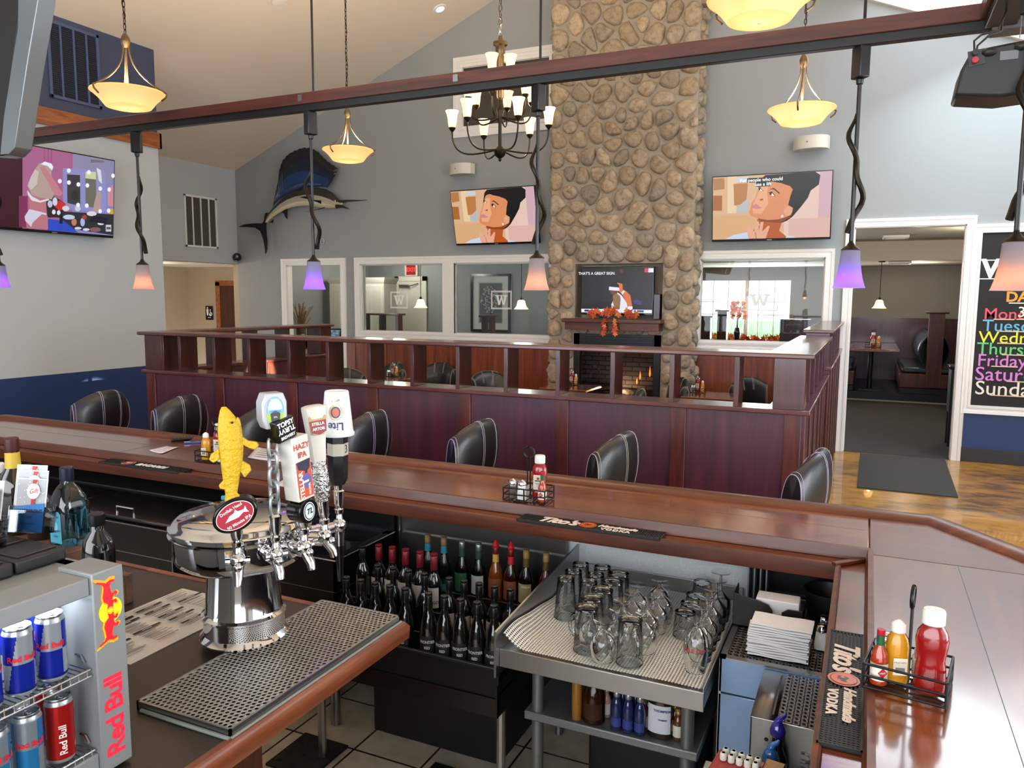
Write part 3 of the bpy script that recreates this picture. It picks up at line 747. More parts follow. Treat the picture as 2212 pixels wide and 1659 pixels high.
# chandelier
CX, CYY = at(1080, 290, y=5.05).x, 5.05
ch = T('chandelier', 'bronze tiered chandelier with ivory cup shades', 'chandelier', (CX, CYY, 2.92))
mb = MB(); mb.lathe([(.004, -.02), (.012, -.01), (.01, .0), (.035, .02), (.045, .05), (.03, .07), (.012, .09), (.012, .24), (.022, .26), (.022, .30), (.03, .33), (.014, .36), (.014, .42)], 16)
mb.build('column', m_bronze, ch)
mb = MB(); mb.lathe([(.014, .40), (.026, .42), (.026, .70), (.034, .72), (.034, .76), (.05, .77), (.05, .79), (.02, .80), (.012, .83)], 16); mb.build('column_sleeve', m_bronze2, ch)
mb = MB(); chain(mb, 0, 0, .84, ztop(CX)-2.92, .016, .044); mb.build('chain', m_bronze, ch)
cuppr = [(.012, 0), (.024, .004), (.029, .03), (.031, .06), (.037, .09), (.047, .118)]
def cup(parent, x, y, z):
    mb = MB(); mb.lathe(cuppr, 20, tr(x, y, z), cap=False); o = mb.build('shade', m_cup, parent)
    mb = MB(); mb.lathe([(.004, -.03), (.02, -.012), (.026, .002), (.012, .006)], 12, tr(x, y, z)); mb.build('cup_holder', m_bronze, parent)
    mb = MB(); mb.ball((x, y, z+.055), (.014, .014, .026), 8); mb.build('bulb', MATS['lit bulb'], parent)
for n, R, z, off, zc in ((6, .345, .22, .28, .06), (6, .235, .40, .75, .28), (3, .075, .58, .1, .5)):
    for k in range(n):
        a = off+2*PI*k/n; pts = []
        for i in range(13):
            s = i/12; r = .02+(R-.02)*math.sin(s*PI/2)**.9; zz = zc+(z-.03-zc)*(s**3)-.035*math.sin(s*PI)
            pts.append((r*math.cos(a), r*math.sin(a), zz))
        MB().tube(pts, .006, 6).build('arm', m_bronze, ch)
        cup(ch, R*math.cos(a), R*math.sin(a), z)
    
light('chandelier_light', 'SPOT', (CX, CYY, 2.92+.83), 150, WARM, .08, rot=(PI, 0, 0), spot=math.radians(170))
for k in range(4): a = .3+PI/2*k; light('chandelier_light', 'POINT', (CX+.42*math.cos(a), CYY+.42*math.sin(a), 3.30), 7, WARM, .05)
# light track over the bar
TY = 3.1; zt0 = at(1160, 183, y=TY).z
trk = T('light_track', 'wood topped black light track hung level over the bar', 'light track', (0, TY, zt0))
m_beam = wood('beam oak', '#33150f', '#54271b', '#6d3a28', 'x', .4, .3, 1.0)
x0, x1 = at(-40, 300, y=TY).x, at(2150, 20, y=TY).x
B((x0, -.03, .032), (x1+.04, .03, .085), 'wood_beam', m_beam, trk, .003); B((x0, -.018, 0), (x1+.02, .018, .034), 'track', m_blackmetal, trk, .003)
B((x1+.02-.05, -1.9, .0), (x1+.06, -.03, .034), 'track', m_blackmetal, trk, .003); B((x1-.045, -1.9, .032), (x1+.075, -.03, .085), 'wood_beam', wood('beam oak along', '#33150f', '#54271b', '#6d3a28', 'y', .4, .3, 1.0), trk, .003)
B((x1-.01, -.04, -.01), (x1+.12, .05, .07), 'junction_box', P('grey plastic box', '#4c4e4e', .5), trk, .004)
for px in (676, 1167, 1862):
    x = at(px, 150, y=TY).x; MB().cyl((x, 0, .08), (x, 0, ztop(x)-zt0), .0055, 8).build('suspension_rod', m_blackmetal, trk)
for px, py in ((648, 200), (984, 155)):
    c = at(px, py, y=TY-.03); B((c.x-.012, -.033, .045), (c.x+.012, -.03, .075), 'clip', m_steel, trk)
m_pend = shade('frosted pendant shade', '#a9a9b2')
def bar_pendant(px, py, colour, label, Y=TY, tw=0.0):
    b = at(px, py, y=Y); z0 = b.z; L = zt0-z0
    t = T('mini_pendant', label, 'pendant lamp', (b.x, Y, z0), tw, 'pendants over the bar')
    pr = [(.056, 0), (.0535, .006), (.046, .03), (.040, .06), (.036, .09), (.034, .115), (.033, .133), (.026, .139), (.012, .141)]
    MB().lathe(pr, 32, cap=False).build('lamp_shade', m_pend, t)
    MB().lathe([(.034, .1365), (.03, .142), (.016, .152), (.008, .165), (.007, .172)], 20).build('shade_cap', m_bronze, t)
    MB().cyl((0, 0, .165), (0, 0, L-.12), .0075, 10).build('rod', m_blackmetal, t)
    mb = MB(); mb.box((-.027, -.02, L-.11), (.027, .02, L-.0015)); mb.lathe([(.011, -.022), (.013, -.01), (.013, 0)], 12, tr(0, 0, L-.11)); mb.build('track_head', m_blackmetal, t, bevel=.004)
    pts = []; rad = []
    for i in range(25):
        s = i/24; a = .4+s*2*PI*.95; r = .006+.030*math.sin(s*PI*2)**2+.004*s+(.012*max(0, s-.85)/.15)
        pts.append((r*math.cos(a), r*math.sin(a), .62-.42*s)); rad.append(.004+.007*min(1, s*6)*(1 if s < .93 else 1.1)*(.6+.4*s))
    mb = MB(); mb.tube(pts, rad, 8); mb.build('leaf_vine', m_bronze, t)
    MB().ball((0, 0, .055), (.02, .02, .028), 12).build('bulb', P('bulb '+label.split()[0], colour, .4, emis=colour, es=3), t)
    light('pendant_light', 'POINT', (b.x, Y, z0+.028), PEN[colour][0], PEN[colour][1], .018); 
    s = light('pendant_light', 'SPOT', (b.x, Y, z0-.012), PEN[colour][2], PEN[colour][1], .03, rot=(math.radians(60), 0, 0), spot=math.radians(74))
    return t
PEN = {'#7a1cff': (1.2, (.2, .002, 1.0), 62), '#ff9a50': (.6, (1.0, .28, .06), 3)}
bar_pendant(2, 621, '#7a1cff', 'purple lit pendant at the far end of the bar, leftmost of the row')
bar_pendant(310, 625, '#ff9a50', 'orange lit pendant in front of the white wall with the television', tw=.6)
bar_pendant(679, 625, '#7a1cff', 'purple lit pendant in front of the server station opening', tw=1.3)
bar_pendant(1159, 627, '#ff9a50', 'orange lit pendant left of the stone chimney', tw=2.6)
bar_pendant(1833, 622, '#7a1cff', 'purple lit pendant left of the wide doorway', tw=2.2)
bar_pendant(2186, 628, '#ff9a50', 'large near orange lit pendant in front of the chalkboard', Y=2.6, tw=2.4)
# ================================================================ ON THE WALLS
m_screen = paintmat('lit screen', .3, 1.0)
m_bezel = P('gloss black plastic', '#0a0a0b', .18)
def tv(name, label, M_, w, h, draw, depth=.05):
    t = T(name, label, 'television'); t.matrix_world = M_
    B((-w/2, -depth, -h/2), (w/2, 0, h/2), 'body', m_bezel, t, .006)
    B((-.2, 0, -.15), (.2, .09, .15), 'wall_bracket', m_blackmetal, t)
    bz = .012; A = Art(tr(-w/2+bz, -depth-.0012, -h/2+.03) @ rotx(PI/2), .0003)
    draw(A, w-2*bz, h-.042); A.build('screen', m_screen, t)
    B((-.03, -depth-.002, -h/2+.008), (.03, -depth, -h/2+.016), 'maker_badge', P('silver badge', '#b9bcc0', .3, .6), t)
    return t
def woman(caption):
    def fn(A, w, h):
        def q(pts):
            o = []
            for x, y in pts:
                xl = 262+(y-545)*.1017; xr = 1625+(y-455)*.088; yt = 545-(x-262)*.066; yb = 1410-(x-350)*.033
                o.append((min(max((x-xl)/(xr-xl), 0), 1)*w, min(max((yb-y)/(yb-yt), 0), 1)*h))
            return o
        A.add('#d9ae88', rect(0, 0, w, h)); A.add('#e3c3b4', rect(w*.62, 0, w, h)); A.add('#cfa9b4', rect(w*.9, 0, w, h)); A.add('#d8a877', rect(0, 0, w*.45, h*.38))
        A.add('#dcb0a6', rect(w*.66, 0, w, h*.3)); A.add('#e6c9a2', rect(w*.13, h*.42, w*.21, h)); A.add('#b97a3e', q([(520, 630), (690, 620), (700, 900), (560, 930)])); A.add('#b27a46', q([(262, 560), (400, 550), (420, 700), (290, 720)]))
        A.add('#c9cdd6', q([(540, 540), (690, 530), (690, 600), (550, 610)])); A.add('#a9652f', q([(290, 790), (400, 790), (420, 1000), (310, 1000)])); A.add('#b9b7bb', q([(590, 960), (720, 820), (740, 1020), (600, 1030)]))
        A.add('#b5561c', q([(850, 1120), (1150, 1060), (1140, 1200), (1130, 1280), (1230, 1370), (1240, 1385), (760, 1400), (800, 1300), (900, 1200)]))
        A.add('#c3d3ea', q([(500, 1400), (600, 1340), (760, 1300), (790, 1400)])); A.add('#c3d3ea', q([(1225, 1340), (1330, 1370), (1340, 1385), (1215, 1385)]))
        A.add('#0f0b0b', q([(820, 690), (840, 560), (880, 510), (1000, 500), (1200, 480), (1440, 465), (1500, 510), (1500, 640), (1420, 720), (1400, 820), (1340, 940), (1260, 1080), (1200, 1140), (1140, 1170), (1150, 1050), (1130, 700), (1000, 620)]))
        A.add('#d98b5c', q([(815, 720), (860, 610), (920, 555), (1020, 590), (1160, 620), (1220, 690), (1200, 800), (1190, 920), (1250, 960), (1240, 1060), (1180, 1090), (1100, 1120), (980, 1130), (860, 1105), (770, 1070), (745, 1020), (760, 960), (765, 890), (800, 820)]))
        A.add('#e7a77c', q([(840, 700), (880, 640), (930, 640), (930, 760), (960, 900), (900, 1040), (800, 1040), (775, 930), (810, 820)])); A.add('#8f3f17', q([(1240, 1080), (1180, 1090), (1100, 1120), (980, 1130), (860, 1105), (900, 1150), (1130, 1170)]))
        A.add('#0f0b0b', q([(860, 600), (900, 560), (1000, 520), (1160, 520), (1250, 620), (1230, 720), (1180, 660), (1080, 620), (980, 600), (930, 580)]))
        A.add('#c98088', q([(765, 930), (820, 905), (890, 960), (850, 975), (775, 965)])); A.add('#9f4d35', q([(850, 840), (890, 830), (895, 855), (865, 860)]))
        for ex, ey, s in ((850, 710, .8), (990, 775, 1.0)):
            A.add('#1d1210', q([(ex-45*s, ey-25), (ex-10, ey-42*s), (ex+40*s, ey+15), (ex+35*s, ey+25), (ex, ey)])); A.add('#f1eef2', q([(ex-25*s, ey-8), (ex, ey-18*s), (ex+32*s, ey+18), (ex, ey+18*s)])); A.add('#120c0a', q([(ex-30*s, ey-20), (ex-8, ey-28*s), (ex-6, ey+5), (ex-26, ey+6)]))
        A.add('#38190f', q([(950, 700), (1000, 685), (1075, 750), (1070, 765), (1000, 705)])); A.add('#e2a27a', q(ell(1200, 1000, 50, 65, 14))); A.add('#e9e6e8', q(ell(1140, 1075, 14, 20, 8)))
        A.add('#e3a68c', q([(745, 1260), (760, 1190), (840, 1290), (850, 1150), (880, 1150), (890, 1280), (900, 1160), (935, 1150), (935, 1290), (995, 1205), (1015, 1220), (985, 1390), (780, 1390)]))
        A.add('#b86f55', q([(850, 1300), (858, 1300), (880, 1390), (868, 1390)]))
        if caption:
            for s, x0, x1, y in (('For people who could', .30, .54, .925), ('use a lift', .375, .50, .855)):
                A.add('#000000', rect(w*x0, h*(y-.035), w*x1, h*(y+.035))); A.text('#ffffff', s, .058, w*(x0+x1)/2, h*y, bold=.0012)
    return fn
cR = at(1664, 447, y=YB-.2); cL = at(1070, 467, y=YB-.2)
t1 = tv('television', 'wall television with captioned face, right of the chimney', tr(cR.x, YB-.17, cR.z) @ rotx(math.radians(9)), 1.455, .835, woman(True))
t2 = tv('television', 'wall television without caption, between chandelier and white speaker', tr(cL.x, YB-.2, cL.z) @ rotz(math.radians(-3)) @ rotx(math.radians(13)) @ roty(math.radians(0)), 1.42, .82, woman(False))
for t_, c in ((t1, cR), (t2, cL)):
    o = B((-.03, .05, -.05), (.03, .16, .05), 'bracket_arm', m_blackmetal, t_)
def stage(A, w, h):
    def q(pts):
        o = []
        for x, y in pts:
            xr = 1675-(y-330)*.0417; yt = 330-(1675-x)*.164; yb = 1530-(1625-x)*.07
            o.append((min(max(.19+.81*x/xr, 0), 1)*w, min(max((yb-y)/(yb-yt), 0), 1)*h))
        return o
    A.add('#a56088', rect(0, 0, w*.64, h)); A.add('#8583b8', rect(w*.64, 0, w, h)); A.add('#8c87a6', rect(w*.64, h*.7, w*.98, h)); A.add('#3b1220', rect(0, 0, w*.25, h*.9)); A.add('#7d2f55', q([(70, 900), (200, 900), (200, 1420), (70, 1400)]))
    for x in (460, 520, 575): A.add('#80406a', q([(x, 130), (x+8, 130), (x+8, 420), (x, 420)]))
    A.add('#8d8bc4', q([(760, 440), (1500, 480), (1500, 1150), (760, 1100)])); A.add('#39383a', q([(830, 540), (1050, 550), (1050, 1050), (830, 1000)])); A.add('#6b6a60', q([(1140, 560), (1330, 570), (1330, 1080), (1140, 1050)])); A.add('#c9cf9a', q([(1150, 490), (1330, 500), (1330, 620), (1140, 600)]))
    A.add('#2b2a2e', ([*q(ell(960, 880, 60, 80, 12))])); A.add('#d9d5d2', q([(1340, 430), (1420, 470), (1440, 690), (1380, 640)])); A.add('#6f6d78', q([(1240, 300), (1480, 320), (1480, 350), (1240, 350)])); A.add('#b3948f', q([(1340, 820), (1420, 820), (1400, 1150), (1260, 1130)]))
    A.add('#c78a8f', q([(1540, 800), (1640, 700), (1640, 1060), (1540, 1040)])); A.add('#c9a53c', q([(1570, 1090), (1640, 1090), (1640, 1180), (1540, 1190)]))
    A.add('#2a2326', q([(480, 950), (620, 900), (780, 1000), (760, 1240), (500, 1240)])); A.add('#c62c30', q([(610, 1050), (690, 960), (800, 1010), (780, 1110), (680, 1120)]))
    A.add('#2b2d34', q([(740, 1140), (1640, 1180), (1630, 1520), (740, 1400)])); A.add('#2a49c0', q([(480, 1260), (760, 1290), (1000, 1480), (500, 1450)]))
    for x, y, a, b, c in ((800, 1090, 60, 45, '#d3d2dc'), (1000, 1090, 50, 45, '#c9c9d8'), (850, 1230, 100, 40, '#b9c8e8'), (935, 1310, 45, 60, '#c07b5e'), (1080, 1310, 40, 70, '#a9b4e2'), (1000, 1410, 60, 22, '#cfcfe0'), (1140, 1430, 60, 22, '#cfcfe0'), (1240, 1170, 90, 40, '#d7d4da'), (1400, 1330, 60, 25, '#e0dfe6'), (1300, 1430, 100, 40, '#7b5f60'), (600, 1150, 30, 40, '#dcdce6'), (680, 1160, 30, 40, '#dcdce6'), (620, 980, 40, 70, '#cfcfe0'), (540, 1020, 40, 60, '#bdbdd2'), (1110, 1230, 40, 40, '#b03b34')): A.add(c, q(ell(x, y, a, b, 12)))
    A.add('#17181d', q([(690, 1180), (740, 1180), (740, 1340), (690, 1340)])); A.add('#1d1e2a', q([(1270, 1200), (1520, 1240), (1500, 1340), (1180, 1300)]))
    for x, y in ((700, 650), (850, 480), (850, 670), (1010, 700), (1165, 715), (1195, 505), (1395, 765), (1000, 1030), (1150, 1040), (1385, 1130), (1540, 1120), (1555, 780), (1630, 560)): A.add('#eef0ff', q(ell(x, y, 33, 36, 12)))
    A.add('#b8727c', q([(200, 860), (480, 860), (470, 1120), (500, 1250), (500, 1430), (170, 1420), (150, 1250), (215, 1110)])); A.add('#d9d6e4', q([(180, 800), (250, 900), (380, 970), (520, 930), (520, 960), (380, 1000), (250, 970), (190, 880)]))
    A.add('#cfcbe0', q([(210, 1110), (470, 1170), (480, 1200), (400, 1190), (260, 1330), (240, 1400), (150, 1300), (140, 1230)]))
    A.add('#b09a92', q([(370, 370), (480, 350), (560, 400), (560, 540), (580, 700), (600, 860), (560, 950), (400, 920), (250, 880), (180, 730), (230, 600), (300, 460)])); A.add('#c9b9b4', q([(230, 600), (300, 470), (360, 500), (330, 700), (240, 800), (190, 740)])); A.add('#e8e6f2', q([(390, 380), (450, 340), (560, 370), (590, 420), (570, 480), (500, 410)]))
    A.add('#bd7b86', q([(370, 440), (440, 410), (540, 540), (740, 840), (700, 890), (600, 870), (520, 700)]))
    A.add('#c9c9cc', q([(1480, 1350), (1580, 1350), (1580, 1460), (1480, 1460)])); A.add('#55565c', q([(1490, 1385), (1570, 1385), (1570, 1425), (1490, 1425)]))
tv('television', 'television on the pale wall showing a dressing room scene', tr(XL+.13, 6.43-.73, 3.06) @ rotz(PI/2) @ rotx(math.radians(6)), 1.46, .9, stage)
def game(A, w, h):
    def q(pts): return [((x-300)/1310*w, (1100-y)/790*h) for x, y in pts]
    A.add('#0b0b0c', rect(0, 0, w, h)); A.add('#1c1b1c', q([(300, 330), (1600, 330), (1600, 1030), (1250, 900), (600, 900), (300, 1030)])); A.add('#5a2f22', q(ell(1040, 370, 34, 44, 10)))
    A.add('#3a2479', q([(1270, 880), (1330, 860), (1420, 900), (1420, 960), (1290, 940)])); A.add('#17110f', q(ell(990, 570, 85, 70, 14))); A.add('#d8702c', q([(960, 570), (1060, 590), (1070, 690), (1130, 720), (1210, 790), (1250, 990), (1170, 1000), (1080, 800), (1000, 720)])); A.add('#e7e4f2', q([(1040, 740), (1090, 705), (1110, 720), (1070, 780)])); A.add('#f0eefc', q([(1170, 985), (1255, 985), (1255, 1040), (1170, 1040)]))
    A.add('#17110f', q(ell(910, 640, 95, 70, 14))); A.add('#6e3d22', q([(825, 690), (980, 690), (990, 760), (900, 790), (870, 770), (840, 740)])); A.add('#e9e6fb', q([(815, 640), (1000, 655), (1005, 715), (815, 700)])); A.add('#e3e0f6', q([(980, 740), (1060, 800), (1150, 930), (1170, 1040), (880, 1040), (865, 950), (890, 900)])); A.add('#8d6632', q([(890, 800), (950, 755), (1020, 800), (1035, 860), (1020, 1040), (940, 1040), (895, 930)]))
    A.add('#f1eff8', q([(1455, 325), (1615, 325), (1615, 395), (1455, 395)])); A.add('#d9344d', q([(1455, 325), (1530, 325), (1520, 395), (1455, 395)])); A.add('#e9e9f4', q([(300, 1035), (1605, 1040), (1605, 1098), (300, 1098)]))
    for x, a, c in ((360, 90, '#1a2b62'), (545, 60, '#1c4a4c'), (610, 50, '#7fd1c8'), (930, 60, '#e2586a'), (1120, 130, '#2a2f55'), (1280, 40, '#2b62d0'), (1340, 120, '#4a5580')): A.add(c, q([(x, 1048), (x+a, 1048), (x+a, 1085), (x, 1085)]))
    A.text('#f4f4fb', "THAT'S A GREAT SIGN.", .052, w*.215, h*.875, bold=.001)
ct = at(1335, 613, y=FY+.03)
tg = tv('television', 'black television showing a basketball game inside the chimney niche', tr(ct.x, FY+.04, 2.035), 1.04, .66, game, .07)
mb = MB(); mb.box((-.25, -.06, -.375), (.25, .05, -.36)); mb.box((-.05, -.01, -.37), (.05, .02, -.3)); mb.build('stand', m_bezel, tg)
sp = MB().box((-.045, -.06, -.17), (.045, .06, .17)).build('tower_speaker', m_bezel, None, .006); c = at(1425, 640, y=FY+.0); sp.location = (c.x-.03, FY+.03, NZ[0]+.17); tag(sp, 'slim black speaker standing beside the television in the chimney niche', 'speaker')
# autumn leaves
rn = random.Random(4); gl = T('leaf_garland', 'orange autumn leaf garland lying on the fireplace mantel', 'garland', (at(1325, 680, y=FY-.15).x, FY-.16, 1.652))
mb = MB(); pal = ['#b5441c', '#d0632a', '#c9532a', '#e08a45', '#a63a1c', '#d97a3e']
def leaf(mb, c, s, n, up):
    n = Vector(n).normalized(); u = Vector(up) - n*Vector(up).dot(n); u.normalize(); v = n.cross(u); pts = []
    for k in range(15):
        a = 2*PI*k/15; r = s*(1 if k % 3 == 0 else .45 if k % 3 == 1 else .62); pts.append(Vector(c)+u*r*math.cos(a)+v*r*math.sin(a)*.85+n*.01*math.cos(3*a))
    mb.poly([tuple(p) for p in pts])
for k in range(34):
    mb.col(rn.choice(pal)); x = rn.uniform(-.33, .33); leaf(mb, (x, rn.uniform(-.06, .05), rn.uniform(.03, .13)*(1-abs(x)*1.3)+.02), rn.uniform(.045, .075), (rn.uniform(-.6, .6), -1, rn.uniform(-.3, .8)), (rn.uniform(-1, 1), 0, 1))
mb.build('leaves', paintmat('dry leaf', .7), gl, flat=True)
for x in (-.09, .07):
    mb = MB()
    for k in range(6): mb.col(rn.choice(pal[2:])); leaf(mb, (x+rn.uniform(-.02, .02), -.12-.004*k, -.02-.035*k), .05, (rn.uniform(-.3, .3), -1, .2), (0, 0, -1))
    mb.build('hanging_leaves', paintmat('dry leaf', .7), gl, flat=True)
# white wall speakers
def wspk(px, py, label, rz):
    c = at(px, py, y=YB-.12); t = T('wall_speaker', label, 'speaker', (c.x, YB-.1, c.z), rz, 'white wall speakers')
    mb = MB(); pl_ = [(-.21, .08), (-.21, -.02), (-.16, -.09), (-.08, -.125), (0, -.135), (.08, -.125), (.16, -.09), (.21, -.02), (.21, .08)]
    mb.prism(pl_, -.08, .08); mb.build('cabinet', P('ivory plastic', '#d8d4c8', .45), t, bevel=.006)
    MB().ball((0, -.136, 0), (.008, .004, .008), 8).build('badge', m_black, t); B((-.03, .07, -.03), (.03, .1, .03), 'wall_bracket', m_black, t)
wspk(995, 366, 'small white wall speaker above the uncaptioned television', math.radians(-14)); wspk(1751, 309, 'small white wall speaker above the captioned television', math.radians(-14))
# sailfish
def F3(zx, zy, y=YB-.16): return at(500+zx/6.381, 300+zy/6.381, y=y)
sf = T('mounted_sailfish', 'mounted sailfish with dark blue sail fixed on the grey wall', 'fish trophy')
sp_ = [(455, 1180, 5), (490, 1120, 28), (540, 1050, 45), (610, 985, 60), (700, 915, 78), (800, 860, 92), (920, 820, 108), (1050, 800, 120), (1180, 805, 132), (1290, 825, 128), (1380, 855, 105), (1440, 880, 72), (1500, 885, 36), (1540, 880, 16)]
mb = MB(); rings = []
pts = [F3(x, y) for x, y, _ in sp_]
for i, (p, (_, _, r)) in enumerate(zip(pts, sp_)):
    t_ = (pts[min(i+1, len(pts)-1)]-pts[max(i-1, 0)]); t_.y = 0; t_.normalize(); nrm = Vector((-t_.z, 0, t_.x)); R = r/6.381/128*.98
    ring = []
    for k in range(18):
        a = 2*PI*k/18; s_ = math.cos(a)
        ring.append((p + nrm*R*s_ + Vector((0, -1, 0))*R*.55*math.sin(a), s_))
    rings.append(ring)
vr = [[mb.v(q) for q, _ in r] for r in rings]
for a, b, ra in zip(vr, vr[1:], rings):
    for k in range(18):
        s_ = (ra[k][1]+ra[(k+1) % 18][1])/2; mb.col('#26241f' if s_ > .25 else '#4c4a42' if s_ > .05 else '#a8a48e' if s_ > -.35 else '#c9c1a0'); mb.f([a[k], a[(k+1) % 18], b[(k+1) % 18], b[k]])
mb.col('#222'); mb.f(vr[0][::-1]); mb.f(vr[-1])
m_fish = paintmat('painted fish skin', .35, coat=.3)
mb.build('body', m_fish, sf)
def fin(name, pts, mat, y=YB-.16, th=.012):
    mb = MB(); q = [F3(x, z, y) for x, z in pts]; poly = [(p.x, p.z) for p in q]
    mb.prism(poly, -th/2, th/2, tr(0, y, 0) @ rotx(PI/2)); return mb.build(name, mat, sf)
m_fin = P('black fish fin', '#0d0e11', .35)
m_bill = P('dark horn', '#17171a', .35)
base = [(570, 930), (640, 850), (740, 780), (850, 720), (980, 680), (1100, 665), (1230, 655), (1330, 672)]
top = [(600, 760), (640, 600), (660, 440), (700, 310), (780, 220), (870, 170), (980, 130), (1080, 130), (1190, 180), (1270, 270), (1370, 350), (1465, 405), (1420, 520), (1330, 672)]
mb = MB(); NB = 44
def along(pl, s):
    L = [math.hypot(b[0]-a[0], b[1]-a[1]) for a, b in zip(pl, pl[1:])]; t_ = s*sum(L)
    for (a, b), l in zip(zip(pl, pl[1:]), L):
        if t_ <= l: return (a[0]+(b[0]-a[0])*t_/l, a[1]+(b[1]-a[1])*t_/l)
        t_ -= l
    return pl[-1]
prev = None
for k in range(NB+1):
    s = k/NB; b_ = along(base, s); t_ = along(top, .03+.92*s); yy = YB-.16+(.004 if k % 2 else -.004)
    row = [F3(b_[0]+(t_[0]-b_[0])*u, b_[1]+(t_[1]-b_[1])*u, yy) for u in (0, .2, .45, .7, 1)]
    if k % 2 == 0 : row[-1] = F3(b_[0]+(t_[0]-b_[0])*1.02, b_[1]+(t_[1]-b_[1])*1.02, yy)
    row = [mb.v(p) for p in row]
    if prev:
        for j, c in enumerate(('#10325c', '#123a6b', '#0c1d38', '#0b0f18')): mb.col(c); mb.f([prev[j], row[j], row[j+1], prev[j+1]])
    prev = row
mb.build('dorsal_sail', m_fish, sf, flat=True, solid=.004)
fin('tail_fin', [(100, 1215), (180, 1180), (300, 1165), (430, 1165), (465, 1100), (500, 1090), (475, 1190), (480, 1280), (495, 1420), (490, 1520), (470, 1585), (462, 1500), (440, 1380), (400, 1270), (330, 1225), (220, 1215)], m_fin, th=.02)
fin('pectoral_fin', [(940, 805), (1010, 792), (1120, 795), (1240, 850), (1235, 895), (1200, 880), (1100, 840)], m_fin, YB-.235)
fin('anal_fin', [(690, 1010), (770, 960), (770, 1105), (745, 1080), (725, 1030)], m_fin); fin('second_fin', [(465, 1025), (510, 1015), (480, 1070), (450, 1140), (455, 1080)], m_fin); fin('belly_fin', [(1005, 1012), (1280, 945), (1290, 955), (1150, 985)], m_fin, YB-.2, .008); fin('keel', [(520, 1160), (580, 1110), (570, 1170), (560, 1150)], m_fin)
mb = MB(); mb.tube([F3(1490, 870), F3(1600, 853), F3(1740, 850), F3(1870, 843)], [.03, .016, .01, .003], 8); mb.build('bill', m_bill, sf)
mb = MB(); mb.tube([F3(1450, 925), F3(1520, 930), F3(1625, 968)], [.045, .025, .003], 8); mb.build('lower_jaw', m_bill, sf)
e = F3(1425, 855, YB-.215); MB().ball(tuple(e), (.016, .012, .016), 10).build('eye', P('glass eye', '#cfc9b0', .1), sf); MB().ball((e.x, e.y-.009, e.z), (.008, .006, .008), 8).build('pupil', m_black, sf)
B((F3(900, 800).x-.05, YB-.1, F3(900, 800).z-.03), (F3(900, 800).x+.05, YB, F3(900, 800).z+.03), 'wall_mount', m_black, sf)
# vents
def vent(name, label, x, y0, y1, z0, z1, mat, slat, skew=0):
    t = T(name, label, 'vent'); M_ = tr(x, 0, 0) @ rotz(PI/2) @ rotx(PI/2)
    mb = MB(); f = .035
    for a in (rect(y0, z0, y1, z0+f), rect(y0, z1-f, y1, z1), rect(y0, z0, y0+f, z1), rect(y1-f, z0, y1, z1)): mb.prism(a, 0, .02, M_)
    for k in (1, 2, 3): yy = y0+(y1-y0)*k/4; mb.prism(rect(yy-.012, z0, yy+.012, z1), 0, .018, M_)
    mb.build('frame', mat, t, bevel=.003)
    mb = MB(); n = int((z1-z0)/.025)
    for k in range(n): z = z0+f+(z1-z0-2*f)*k/n; mb.box((x+.001, y0+f, z), (x+.012, y1-f, z+.004), tr(0, 0, 0))
    mb.box((x+.0005, y0+f, z0+f), (x+.002, y1-f, z1-f)); mb.build('louvres', slat, t)
vent('air_vent', 'large dark louvred return vent on the slate blue upper wall', XL, 5.83, 6.46, 4.1, 4.93, P('blue grille', '#46557c', .5), P('dark navy louvre', '#161d2e', .5))
vent('air_vent', 'pale framed return vent above the corridor opening', XF, at(398, 480, x=XF).y, at(468, 480, x=XF).y, 2.74, 3.6, m_white, P('grey louvre', '#55554e', .5))
# carved panel, half hidden behind the near screen
c = at(66, 155, x=XL+.03); cp = B((XL, c.y-.09, c.z-.2), (XL+.04, c.y+.02, c.z+.17), 'wall_carving', P('carved dark wood', '#3b3530', .6, bmp=(45, 1, .02)), None, .01); tag(cp, 'narrow carved dark plaque beside the large vent', 'plaque')
# security camera and small hooks
c = at(509, 546, y=YB); cm = T('dome_camera', 'small black dome camera in the corner over the corridor', 'camera', (XF+.06, YB-.08, 2.62))
MB().ball((0, 0, 0), .075, 16).build('housing', m_bezel, cm); MB().ball((.05, -.05, .01), .035, 12).build('lens', P('lens', '#8a8d90', .05, 1), cm); B((-.06, .0, -.03), (0, .08, .03), 'mount', m_bezel, cm)
c = at(697, 521, y=YB-.03); hk = T('wall_hook', 'clear plastic cup hook stuck on the grey wall under the sailfish', 'hook', tuple(c)); MB().tube([(.035*math.cos(a), -.01, .045*math.sin(a)) for a in [2*PI*i/14 for i in range(14)]], .006, 6, True).build('ring', P('clear plastic', '#c9cccc', .1), hk); B((-.02, -.012, -.035), (.015, .03, -.012), 'clip', m_chrome, hk)
# recessed ceiling light and smoke detector
for px, py, lab in ((950, 18, 'recessed round ceiling light above the chandelier'), (603, 0, 'round white disc on the sloped ceiling at the top')):
    d = (at(px, py, z=10)-EYEP); a_, b_ = .4167, 4.144+.4167*10.33; t_ = (b_-EYE)/(d.z-a_*d.x); p = EYEP+d*t_
    M_ = tr(*p) @ roty(-math.atan(.4167)); t = T('ceiling_light' if px == 950 else 'smoke_detector', lab, 'ceiling light' if px == 950 else 'detector'); t.matrix_world = M_
    MB().lathe([(.10, 0), (.10, -.012), (.08, -.018)], 24, cap=True).build('trim_ring', m_white, t)
    if px == 950: MB().lathe([(.06, -.019), (.055, -.022)], 20).build('lamp', P('white lamp', '#fff', .5, emis='#fff1d8', es=5), t)
